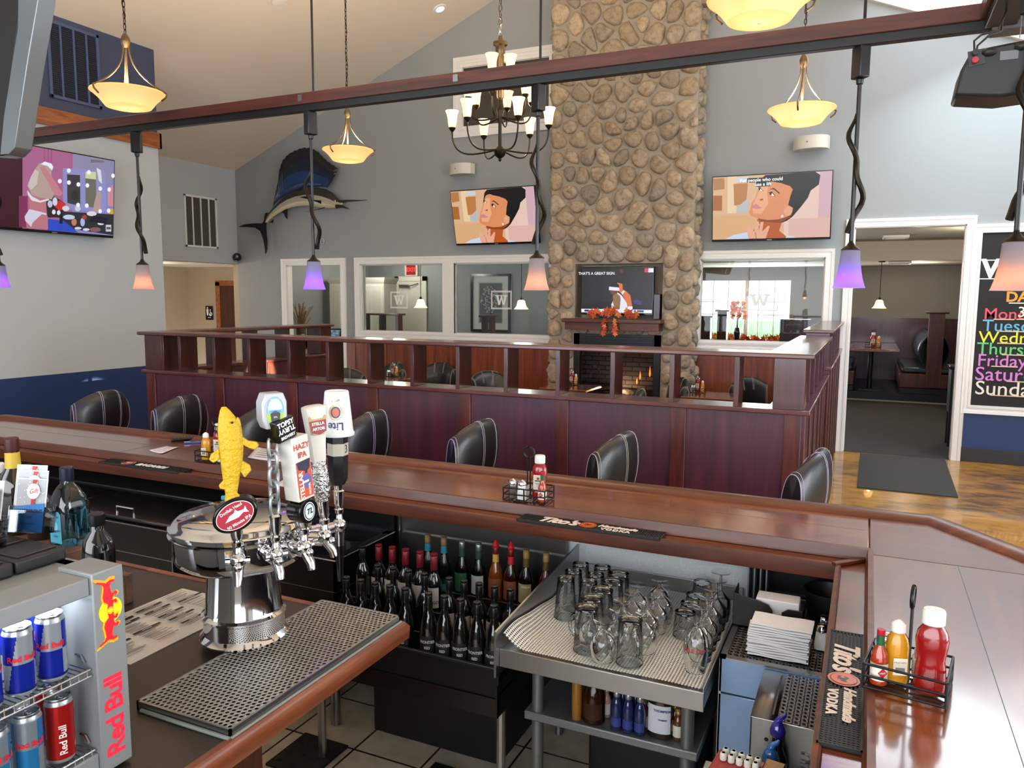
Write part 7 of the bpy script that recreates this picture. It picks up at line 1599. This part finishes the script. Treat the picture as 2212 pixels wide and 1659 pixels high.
for k, (x, y) in enumerate(R1):
    p = at(x, y, y=2.40); p.x = X1_[k]
    if k < 5: put('front', p.x, 2.40, Z1, 'black wine bottle behind the drip tray, %s from left in front row' % ORD[k], rn.uniform(-.3, .3), 'wine bottles in the front rail')
    else: put('front', p.x, 2.40, Z1, 'white lettered black wine bottle beside the drainboard, %s of five in front rail' % ORD[k-5], rn.uniform(-.35, .15), 'wine bottles in the front rail')
for k, (x, y) in enumerate(R2):
    p = at(x, y, y=2.54); p.x = X2_[k]; put('plain' if k < 4 else 'urb', p.x, 2.54, Z2, ('plain black wine bottle, %s from the left in the second rack row' % ORD[k]) if k < 4 else 'cream labelled dark wine bottle, %s of five in the second rack row' % ORD[k-4], rn.uniform(-.3, .3), 'wine bottles in the second rail')
for k, (x, y) in enumerate(R3): p = at(x, y, y=2.70); put('largo', p.x, 2.70, Z3, 'red capped wine bottle with white label, %s from the left in its row' % ORD[k], rn.uniform(-.3, .5), 'red capped wine bottles')
p = at(789, 1214, y=2.68); put('plain', p.x, 2.66, Z2+.02, 'plain black wine bottle standing alone at the ice bin end of the rack', 0)
LIQ = [(.036, 0), (.039, .004), (.039, .17), (.033, .20), (.018, .23), (.0145, .25), (.014, .31)]
m_clr = glass('clear bottle glass', '#dfe6e6', .9, .03, .04); m_cork = P('gold brown stopper', '#8a6d3c', .5); m_silv = P('silver cap', '#9fa2a3', .3, .8)
def pourer(t, H, c='#b01a20'):
    MB().lathe([(.008, H), (.016, H+.006), (.019, H+.018), (.012, H+.03), (.003, H+.042)], 16).build('pourer_cap', P('red pourer', c, .35), t)
LQ = [('clear liquor bottle with blue neck label, first of two in the back rack row', m_clr, m_cork, P('sea blue label', '#2f8aa8', .5), None), ('clear liquor bottle with blue neck label, second of two in the back rack row', m_clr, m_cork, P('sea blue label', '#2f8aa8', .5), None),
      ('clear bottle with green neck and green label in the back rack row', m_clr, m_silv, P('dark green label', '#1f4a34', .5), '#1f5a3c'), ('clear bottle with white slanted label and green neck in the back rack row', m_clr, m_silv, P('dark green label', '#1f4a34', .5), '#b9bdc2'),
      ('amber liquor bottle with red pourer and yellow neck, first of two', P('amber liquor', '#7a3a0e', .1, coat=.7), capred, P('yellow neck label', '#c9a23c', .5), '#8a4a2c'), ('dark liquor bottle with red pourer and red neck, second of two', P('dark amber liquor', '#2a1208', .1, coat=.7), capred, P('red neck label', '#b01f2a', .5), '#8a4a2c'),
      ('black liquor bottle with gold collar and cream premium label', P('black liquor', '#0e0b08', .1, coat=.7), m_cork, P('gold collar', '#6b5526', .4, .4), '#a89c6a'), ('dark red liqueur bottle with white barcode neck tag at the drainboard end', P('dark red liqueur', '#4a0c12', .1, coat=.7), m_cork, P('gold collar', '#6b5526', .4, .4), None)]
for k, ((x, y), (lab, mat, cap, nk, lc)) in enumerate(zip(R4, LQ)):
    p = at(x, y, y=2.96); t = bottle('liquor_bottle', lab, LIQ, mat, cap, .275, (.0394, .08, .165, lc, ((('PREMIUM', .011, .03),) if k == 6 else ()), '#e2dcc0') if lc else None, (.0165, .235, .27, nk)); t.location = (p.x, 2.96, Z4); t.scale = (.84, .84, 1); t['group'] = 'liquor bottles in the back rail'
    if k in (4, 5): pourer(t, .292)
    if k == 0 or k == 1: mb = MB(); mb.lathe([(.0393, .04), (.0393, .10)], 20, cap=False); mb.build('label', P('sea blue label', '#2f8aa8', .5), t)
for i, (x0, x1, z1, lab) in enumerate(((-1.93, -1.30, .40, 'black crate on the tiled floor under the wine rack'), (-.93, -.50, .34, 'black crate on the tiled floor under the glass drainboard'))): o = B((x0, 2.72+.05*i, .0045), (x1, 3.1, z1), 'storage_crate', P('black crate plastic', '#0e0e0f', .5), None, .01); tag(o, lab, 'crate')
# glass drainboard
gx0, gx1, gy0, gy1, gz = -1.10, -.40, 2.30, 3.10, .735
db = T('glass_drainboard', 'stainless drainboard table with a raised left side and galvanised lower shelf', 'drainboard')
mb = MB(); mb.box((gx0, gy0, gz-.012), (gx1, gy1, gz-.002)); mb.box((gx0, gy0-.004, gz-.06), (gx1, gy0+.004, gz+.004)); mb.box((gx1-.006, gy0, gz-.05), (gx1, gy1, gz+.02)); mb.box((gx0, gy1-.004, gz-.01), (gx1, gy1, gz+.06)); mb.build('top', m_steel, db, bevel=.002)
mb = MB(); mb.prism([(gy0-.03, gz-.09), (gy0-.03, gz+.075), (gy1, gz+.14), (gy1, gz-.06)], gx0-.008, gx0, Matrix(((0, 0, 1, 0), (1, 0, 0, 0), (0, 1, 0, 0), (0, 0, 0, 1)))); mb.build('side_splash', m_steel, db)
m_galvp = P('galvanised pipe', '#7c8083', .45, .8, bmp=(50, .3, .003))
for x in (gx0+.12, gx1-.06):
    for y in (gy0+.06, gy1-.1): MB().cyl((x, y, .005), (x, y, gz-.012), .021, 14).build('leg', m_galvp, db)
zsh = at(1180, 1535, y=gy0+.03).z-.02; mb = MB(); mb.box((gx0+.08, gy0+.03, zsh-.03), (gx1-.02, gy1-.07, zsh)); mb.build('lower_shelf', m_galvp, db, bevel=.004)
# mesh liner
def meshmat():
    m, nt, b = newmat('white mesh liner'); v = coords(nt); br = ND(nt, 'ShaderNodeTexBrick'); br.offset = 0; nt.links.new(v, br.inputs['Vector'])
    br.inputs['Scale'].default_value = 1; br.inputs['Brick Width'].default_value = .0105; br.inputs['Row Height'].default_value = .0105; br.inputs['Mortar Size'].default_value = .0024; br.inputs['Mortar Smooth'].default_value = 0
    b.inputs['Base Color'].default_value = (*lin('#e4e5e0'), 1); b.inputs['Roughness'].default_value = .5; nt.links.new(br.outputs['Fac'], b.inputs['Alpha']); return m
mb = MB()
def lin_fn(u, v):
    x = gx0+.008+(gx1-gx0-.02)*u; y = gy0+.012+(gy1-gy0-.03)*v; z = gz+.003+.004*(1+math.sin(9*u+4*v))*.5+.003*math.sin(17*v+3*u)
    if u < .12: z += .055*((.12-u)/.12)**1.6*(.6+.4*math.sin(6*v+1)); 
    return Vector((x, y, z))
mb.surf(lin_fn, 40, 40); ln = mb.build('mesh_liner', meshmat(), None, flat=True); tag(ln, 'white plastic mesh liner spread on the drainboard under the glasses', 'liner')
# glasses, all standing upside down on the liner
m_gl = glass('drinking glass', '#fafcfc', 1.0, .015, .03)
def gl_proto(name, prof, handle=None, ring=None, stem=False):
    t = T(name, 'x', 'glass'); mb = MB(); mb.lathe(prof, 30, cap=False); o = mb.build('glass', m_gl, t, ang=80)
    if ring: mb = MB(); mb.lathe([(.001, ring[1]-.006), (ring[0]*.96, ring[1]-.007), (ring[0], ring[1]-.003), (ring[0]*.97, ring[1]), (ring[0]*.85, ring[1]-.002), (.001, ring[1]-.002)], 30); mb.build('base', m_gl, t)
    mb = MB(); mb.tube([(prof[0][0]*math.cos(a), prof[0][0]*math.sin(a), .0025) for a in [2*PI*i/30 for i in range(30)]], .0016, 6, True); mb.build('rim', m_gl, t)
    if handle: mb = MB(); mb.tube([(handle[0]+.03*math.sin(PI*s)**.7 if 0 < s < 1 else handle[0], 0, handle[1]+(handle[2]-handle[1])*s) for s in [i/14 for i in range(15)]], .006, 10); mb.build('handle', m_gl, t)
    return t
GP = {'pint': gl_proto('pint_glass', [(.043, 0), (.042, .02), (.036, .09), (.032, .148)], None, (.033, .152)),
      'mug': gl_proto('beer_mug', [(.044, 0), (.043, .03), (.041, .1), (.039, .148)], None, (.041, .153)),
      'mugh': gl_proto('beer_mug', [(.044, 0), (.043, .03), (.041, .1), (.039, .148)], (.042, .03, .12), (.041, .153)),
      'snif': gl_proto('stemmed_glass', [(.034, 0), (.042, .03), (.044, .055), (.034, .085), (.012, .102), (.007, .108), (.006, .125), (.012, .129), (.034, .133), (.035, .1345)], None, None),
      'wine': gl_proto('wine_glass', [(.033, 0), (.04, .05), (.036, .085), (.014, .11), (.005, .12), (.0045, .175), (.01, .18), (.036, .185), (.037, .187)], None, None),
      'tulip': gl_proto('tulip_glass', [(.030, 0), (.039, .04), (.042, .08), (.034, .12), (.014, .145), (.008, .152), (.01, .165), (.03, .17), (.032, .172)], None, None),
      'tumb': gl_proto('tumbler', [(.041, 0), (.040, .03), (.035, .085)], None, (.037, .09))}
GH = {'pint': .15, 'mug': .151, 'mugh': .151, 'snif': .133, 'wine': .186, 'tulip': .171, 'tumb': .089}
GN = {'pint': 'clear upturned pint glass', 'mug': 'thick upturned glass mug', 'mugh': 'clear upturned glass mug with its handle showing', 'snif': 'clear upturned stemmed beer glass', 'wine': 'clear upturned wine glass', 'tulip': 'clear upturned tulip glass', 'tumb': 'short upturned tumbler'}
GL = {'pint': [(570, 250), (710, 270), (520, 300), (690, 330), (460, 360), (600, 380)], 'mug': [(865, 330), (805, 390), (720, 445), (675, 510)], 'mugh': [(635, 568), (965, 690)], 'snif': [(1020, 415), (945, 465), (1197, 372), (1160, 415), (1120, 465), (1080, 515), (880, 525), (1020, 565), (855, 595), (1012, 620), (785, 655)],
      'wine': [(1755, 325), (1710, 385), (1692, 445), (1655, 505), (1640, 575)], 'tulip': [(1610, 715)], 'tumb': [(1540, 395), (1535, 500), (1512, 565), (1492, 635)]}
WHERE = {'pint': 'by the back left corner of the drainboard', 'mug': 'in the middle left of the drainboard', 'mugh': '', 'snif': 'in the middle group on the drainboard', 'wine': 'in the right edge row', 'tulip': 'with faint red print at the front right of the drainboard', 'tumb': 'right of the empty lane on the drainboard'}
used_g = set(); placed = []
for key, L in GL.items():
    for k, (zx, zy) in enumerate(L):
        c = at(1100+zx/3.687, 1150+zy/3.687, z=gz+.009+GH[key]); r_ = .044
        x = min(max(c.x, gx0+.06), gx1-.05); y = min(max(c.y, gy0+.06), gy1-.06)
        for _ in range(250):
            for qx, qy, qr in placed:
                dx, dy = x-qx, y-qy; d_ = math.hypot(dx, dy); need = r_+qr+.001
                if d_ < need: f_ = (need-d_)/max(d_, 1e-5); x += dx*f_; y += dy*f_
            x = min(max(x, gx0+.055), gx1-.052); y = min(max(y, gy0+.05), gy1-.052)
        placed.append((x, y, r_))
        lab = {'mugh': ('clear upturned glass mug with handle, left front of the glasses', 'clear upturned glass mug with handle, nearest front in the middle')[k] if key == 'mugh' else ''}.get(key) or (('%s, %s from the back %s' % (GN[key], ORD[k], WHERE[key])) if len(L) > 1 else '%s %s' % (GN[key], WHERE[key]))
        rz = (PI-.3, -.9)[k] if key == 'mugh' else .4*k
        if key not in used_g: used_g.add(key); t = GP[key]; t.location = (x, y, gz+.009); t.rotation_euler.z = rz; t['label'] = lab
        else: t = dup(GP[key], (x, y, gz+.009), rz, lab)
        t['group'] = GN[key]+'es on the drainboard' if key != 'tumb' else 'upturned tumblers on the drainboard'
mb = MB(); mb.col('#a8383c'); cyltext(mb, 'ALE CO', .02, .0425, .085, -PI/2+.1, .0006); tl = GP['tulip']; mb.build('red_print', m_decal, tl, flat=True)
mb = MB(); mb.col('#2b2b2e'); cyltext(mb, 'PILSNER', .016, .042, .03, -PI/2+.3, .0006); GP['pint']; 
for o in bpy.data.objects:
    if o.name.startswith('pint_glass') and 'fifth' in o.get('label', ''): mb.build('dark_print', m_decal, o, flat=True); break
# small bottles on the lower shelf
SB = [(1212, 1470, 'tall', '#8a5a1c', 'tall thin amber bottle at the left of the lower drainboard shelf'), (1236, 1465, 'fat', '#6b4312', 'amber bottle with yellow label behind on the lower drainboard shelf'), (1263, 1452, 'fat', '#3a1a0c', 'dark bourbon bottle with glass stopper on the lower drainboard shelf'), (1292, 1475, 'mini', '#2a1a10', 'small dark bottle with white label beside the bourbon bottle'), (1307, 1485, 'mini', '#b98a80', 'small clear pink bottle beside the blue ones'),
      (1329, 1494, 'blue', 0, 'small blue bottle with silver cap, first of three in front'), (1347, 1502, 'blue', 0, 'small blue bottle with silver cap, second of three in front'), (1364, 1495, 'blue', 0, 'small blue bottle with silver cap, third of three in front'), (1346, 1475, 'blue', 0, 'small blue bottle with silver cap, left of two behind'), (1374, 1478, 'blue', 0, 'small blue bottle with silver cap, right of two behind'),
      (1391, 1510, 'mini', '#a32a2a', 'small red labelled bottle beside the flat flask'), (1400, 1500, 'mini', '#5a3a1c', 'small brown bottle behind the red labelled one'), (1425, 1480, 'flask', '#1c120c', 'flat dark flask with large white label on the lower shelf'), (1449, 1520, 'mini', '#4a2a14', 'tiny gold capped bottle, front left of the end cluster'), (1464, 1530, 'mini', '#5b3517', 'tiny gold capped bottle, front middle of the end cluster'), (1479, 1532, 'mini', '#4d2e16', 'tiny gold capped bottle, front right of the end cluster'), (1456, 1506, 'mini', '#3a2412', 'tiny gold capped bottle, rear left of the end cluster'), (1471, 1512, 'mini', '#62401f', 'tiny gold capped bottle, rear right of the end cluster')]
SP = {'tall': ([(.016, 0), (.018, .003), (.018, .13), (.01, .17), (.009, .21)], .19), 'fat': ([(.034, 0), (.037, .003), (.037, .09), (.03, .12), (.014, .14), (.013, .18)], .155), 'mini': ([(.0155, 0), (.017, .002), (.017, .055), (.013, .07), (.008, .08), (.008, .105)], .09), 'blue': ([(.017, 0), (.019, .002), (.019, .08), (.014, .1), (.0095, .11), (.0095, .14)], .118), 'flask': ([(.038, 0), (.04, .003), (.04, .12), (.03, .145), (.013, .155), (.013, .185)], .165)}
pls = []
for px, py, kd, c, lab in SB:
    pr, cz = SP[kd]; H = pr[-1][1]; p = at(px, py, z=zsh+H); x = min(max(p.x, gx0+.15), gx1-.06); y = min(max(p.y, gy0+.06), gy1-.15); r_ = pr[2][0]+.001
    for _ in range(40):
        for qx, qy, qr in pls:
            dx, dy = x-qx, y-qy; d_ = math.hypot(dx, dy)
            if d_ < r_+qr: f_ = (r_+qr-d_)/max(d_, 1e-5); x += dx*f_; y += dy*f_
        y = max(y, gy0+.035+r_)
    pls.append((x, y, r_)); m_ = P('blue bottle glass', '#16224f', .1, coat=.7) if kd == 'blue' else P('bottle '+c, c, .12, coat=.6)
    lb = {'mini': (.0173, .012, .05, '#c9c4b8', (), '#333'), 'blue': (.0193, .015, .045, '#27377a', (), '#fff'), 'flask': (.0405, .02, .115, '#c3c7d0', (('THOMPSON', .011, .03), ('WHISKEY', .007, .0)), '#1d2a5c'), 'fat': (.0374, .02, .075, '#4a2a14' if c == '#3a1a0c' else '#a8842c', (), '#222'), 'tall': None}[kd]
    t = bottle('small_bottle' if kd in ('mini', 'blue') else 'liquor_bottle', lab, pr, m_, m_silv if kd == 'blue' else P('gold cap', '#a8904c', .35, .6), cz, lb); t.location = (x, y, zsh+.0008)
    if kd == 'flask': t.scale = (1, .55, 1)
# stainless station at the right with napkins
m_blue_steel = P('blue tinted steel', '#86a5cc', .32, .55, bmp=(9, .15, .01)); m_pf = P('perforated dark steel', '#6a6765', .32, 1)  # front sheet has an even blue base colour
sx0, sx1, sy0, sy1, sz_ = -.385, .11, 2.47, 3.10, .785
st = T('steel_workstation', 'stainless workstation with blue front and perforated top in the bar corner', 'workstation')
mb = MB(); mb.box((sx0, sy0, .12), (sx1, sy0+.012, sz_-.125)); mb.box((sx0, sy0, sz_-.12), (sx1, sy0+.012, sz_-.004)); mb.build('blue_front', m_blue_steel, st, bevel=.002)
mb = MB(); mb.box((sx0, sy0, .12), (sx0+.008, sy1, sz_-.004)); mb.box((sx0, sy0, sz_-.006), (sx1, sy0+.025, sz_)); mb.box((sx0, sy0, sz_-.006), (sx0+.02, sy1, sz_)); mb.box((sx0, sy1-.01, sz_-.006), (sx1, sy1, sz_)); mb.box((sx0, sy0+.01, .12), (sx1, sy1, .14)); mb.build('frame', m_steel, st)
mb = MB(); perforated(mb, sx0+.02, sx1, sy0+.025, sy1-.01, sz_-.002, .021, .0034, 1.9, False); mb.build('perforated_top', m_pf, st, flat=True, solid=.001); B((sx0+.01, sy0+.02, sz_-.05), (sx1, sy1, sz_-.045), 'drain_pan', m_black, st)
for x in (sx0+.03, sx1-.03):
    for y in (sy0+.03, sy1-.04): MB().cyl((x, y, .005), (x, y, .12), .018, 10).build('leg', m_steel, st)
ss = T('speed_station', 'perforated stainless bottle station in front of the napkins, against the near wing', 'bottle station'); ux0, ux1, uy0, uy1, uz = -.245, -.01, 2.16, 2.462, .775
mb = MB(); perforated(mb, ux0+.07, ux1, uy0+.004, uy1, uz, .021, .0034, 1.9, False); mb.poly([(ux0, uy0, uz), (ux0+.07, uy0, uz), (ux0+.07, uy1, uz), (ux0, uy1, uz)]); mb.build('perforated_top', m_pf, ss, flat=True, solid=.001)
mb = MB(); mb.box((ux0, uy0, .42), (ux1, uy0+.006, uz-.001)); mb.box((ux0, uy0, .42), (ux0+.006, uy1, uz-.001)); mb.box((ux0, uy0, .42), (ux1, uy1, .43)); mb.build('front_panel', m_steel, ss, bevel=.002); B((ux0+.008, uy0+.01, uz-.04), (ux1, uy1, uz-.035), 'drain_pan', m_black, ss)
B((ux0+.055, uy0+.03, uz), (ux0+.06, uy1-.02, uz+.002), 'slot', m_black, ss); MB().tube([(ux0+.045, uy0-.001, uz-.06), (ux0+.045, uy0+.002, uz-.06)], .006, 12).build('hole', m_black, ss)
mb = MB(); mb.box((ux0, uy0-.16, .46), (ux1, uy0, .47)); mb.box((ux0, uy0-.165, .46), (ux1, uy0-.158, .58)); mb.build('bottle_rail', m_steel, ss)
for px, py, c, lab in ((1680, 1552, '#221b7a', 'liquor bottle with purple pour spout in the rail before the workstation'), (1668, 1592, '#2366b8', 'liquor bottle with bright blue pour spout in the rail before the workstation')):
    p = at(px, py, y=uy0-.06-.03*(py > 1560)); H = p.z-.471; yy = uy0-.04-.075*(py > 1560)
    t = T('pour_bottle', lab, 'bottle', (p.x, yy, .471), .5); MB().lathe([(.03, 0), (.033, .004), (.033, H*.55), (.026, H*.65), (.015, H*.72), (.014, H-.05)], 22).build('bottle', m_clr if c != '#221b7a' else m_wine, t)
    MB().lathe([(.016, H-.062), (.021, H-.055), (.0215, H-.045), (.017, H-.03), (.01, H-.02)], 18).build('pourer_collar', P('pour '+c, c, .15, coat=.8), t); MB().tube([(0, 0, H-.03), (0, 0, H-.018), (.008, 0, H-.008), (.018, 0, H-.003), (.022, 0, H+.004)], [.012, .010, .008, .006, .003], 10).build('spout', P('pour '+c, c, .15, coat=.8), t)
# napkins
m_nap = P('white napkin paper', '#dcd9da', .85, bmp=(60, .3, .003)); c = at(1683, 1392, z=sz_+.03); nx, ny = c.x+.0, sy0+.105
zz = sz_+.0006; rn = random.Random(12)
for k in range(14):
    h_ = .0068; t = MB(); ax = rn.uniform(-.004, .004) + (.006 if k > 9 else 0); aw = .094; an = rn.uniform(-.05, .05)
    def nf(u, v, h0=0): return None
    M_ = rotz(an); nu = 8; 
    lo = [[t.v(M_ @ Vector((-aw+2*aw*i/nu, y_, .0012*math.sin(i*1.1+k)))) for y_ in (-.05, .05)] for i in range(nu+1)]; hi = [[t.v(M_ @ Vector((-aw+2*aw*i/nu, y_*1.0, h_-.0014+.0012*math.sin(i*1.1+k)))) for y_ in (-.05, .05)] for i in range(nu+1)]
    for i in range(nu): t.f([hi[i][0], hi[i+1][0], hi[i+1][1], hi[i][1]]); t.f([lo[i][1], lo[i+1][1], lo[i+1][0], lo[i][0]]); t.f([lo[i][0], lo[i+1][0], hi[i+1][0], hi[i][0]]); t.f([hi[i][1], hi[i+1][1], lo[i+1][1], lo[i][1]])
    t.f([lo[0][0], hi[0][0], hi[0][1], lo[0][1]]); t.f([lo[nu][1], hi[nu][1], hi[nu][0], lo[nu][0]])
    o = t.build('paper_napkin', m_nap, None); o.location = (nx+ax, ny+rn.uniform(-.003, .003), zz+.0014); zz += h_+.0012
    tag(o, 'white folded paper napkin in the tall stack on the perforated steel top', 'napkin', 'stacked paper napkins')
nc = T('napkin_holder', 'black plastic napkin holder with folded napkins behind the white napkin stack', 'holder', (at(1680, 1320, z=sz_).x-.02, sy0+.27, sz_+.0006)); m_bp = P('black holder plastic', '#0f0f10', .45)
mb = MB(); mb.prism([(-.115, 0), (.02, 0), (.02, .075), (.005, .095), (-.03, .105), (-.115, .12)], -.004, .0, rotx(PI/2)); mb.prism([(.05, 0), (.12, 0), (.12, .09), (.07, .09), (.05, .075)], -.004, 0, rotx(PI/2)); mb.box((-.115, .0, 0), (.12, .11, .006)); mb.box((-.115, 0, 0), (-.111, .11, .12)); mb.box((.116, 0, 0), (.12, .11, .09)); mb.build('holder', m_bp, nc, bevel=.002)
pk = T('paper_napkin', 'block of grey white napkins standing in the black holder', 'napkin', (nc.location.x+.02, nc.location.y+.06, sz_+.0075)); B((-.06, -.04, 0), (.085, .04, .10), 'folded_block', m_nap, pk, .004)
mh = T('menu_stack', 'upright grey menus standing against the corner of the speckled panel', 'menus', (at(1645, 1250, y=3.04).x, 3.035, sz_+.0008))
for k in range(4): B((-.045+.022*k, -.05, 0), (-.04+.022*k, .05, .23), 'menu', P('grey menu cover', '#77797c', .5), mh)
for k, (px, py, lab, cc) in enumerate(((1776, 1352, 'salt shaker beside the napkin stack under the wing rail', '#e2e0da'), (1781, 1338, 'pepper shaker behind the salt by the napkin stack', '#4a4238'))): p = at(px, py, z=sz_+.08); shaker((min(p.x, .06), p.y+.02*k, sz_+.0008), 0, lab, cc)
dk = T('plastic_basket', 'black plastic basket in the dark corner behind the napkin holder', 'basket', (-.08, 2.97, sz_+.0006)); mb = MB(); mb.lathe([(.07, 0), (.085, .1), (.088, .102)], 24, cap=False); mb.lathe([(.001, .001), (.07, .001)], 24); mb.build('basket', m_bp, dk)
# red tester box in front
c = at(1630, 1645, z=.80); rb = T('red_box', 'red plastic box holding small capped sample vials at the bottom edge', 'box', (c.x, c.y-.02, .735), -.12)
B((-.10, -.09, 0), (.075, .05, .055), 'box', P('red plastic', '#8f1519', .3, coat=.3), rb, .008); B((.02, -.085, .055), (.07, .045, .07), 'clear_compartment', glass('clear red plastic', '#e8b0a8', .9, .02, .08), rb, .004)
rn = random.Random(15)
for i in range(5):
    for j in range(2):
        x, y = -.075+.02*i, .0+.022*j; t = T('sample_vial', 'small white capped vial in the red box, %s along its %s row' % (ORD[i], ('front', 'back')[j]), 'vial', (c.x+x*math.cos(.12)+y*math.sin(.12), c.y-.02-x*math.sin(.12)+y*math.cos(.12), .7908), 0, 'vials in the red box'); MB().lathe([(.007, 0), (.0085, .002), (.0085, .016), (.006, .02)], 14).build('cap', P('vial cap', '#cfd0c4', .4), t)
        MB().lathe([(.001, .0203), (.0045, .0203)], 12).build('cap_dot', P('dot '+('#c9c23c', '#5aa05a', '#d8d8d4', '#c86a4a')[(i+j) % 4], ('#c9c23c', '#5aa05a', '#d8d8d4', '#c86a4a')[(i+j) % 4], .5), t)
sb_ = T('shelf_stand', 'narrow stainless stand under the red box against the near wing', 'stand'); B((c.x-.13, c.y-.15, .725), (min(c.x+.14, -.06), c.y+.06, .734), 'top', m_steel, sb_, .002)
for x in (c.x-.11, c.x+.05):
    for y in (c.y-.13, c.y+.03): MB().cyl((x, y, .005), (x, y, .725), .014, 8).build('leg', m_steel, sb_)
hs = T('soda_hose', 'coiled grey hose hanging at the near wing by the red box', 'hose'); p = at(1738, 1650, z=.82); MB().tube([(p.x+.012*math.cos(k*.9), p.y-.1+.008*k*.35+.012*math.sin(k*.9), .735+.0012*k) for k in range(60)], .004, 6).build('hose', P('grey ribbed hose', '#5a5c5f', .4, .5), hs)
# rubber floor mats
def fmat(pts, lab):
    q = [at(x, y, z=.012) for x, y in pts]; xs_ = [p.x for p in q]; ys_ = [p.y for p in q]; mb = MB(); mb.box((min(xs_), min(ys_), .0046), (max(xs_), max(ys_), .016)); o = mb.build('floor_mat', m_rubber, None, bevel=.003); tag(o, lab, 'floor mat')
    x = min(xs_)+.04
    while x < max(xs_)-.03:
        y = min(ys_)+.04
        while y < max(ys_)-.03: MB().prism(ell(x, y, .012, .012, 10), .0161, .0165).build('drain_hole', P('dark hole', '#050505', .9), o); y += .07
        x += .07
fmat([(655, 1659), (752, 1612), (660, 1583), (600, 1659)], 'black rubber floor mat with drain holes under the beer counter'); fmat([(935, 1652), (980, 1659), (1010, 1700), (900, 1700)], 'corner of black rubber floor mat at the bottom edge of the tiled floor')
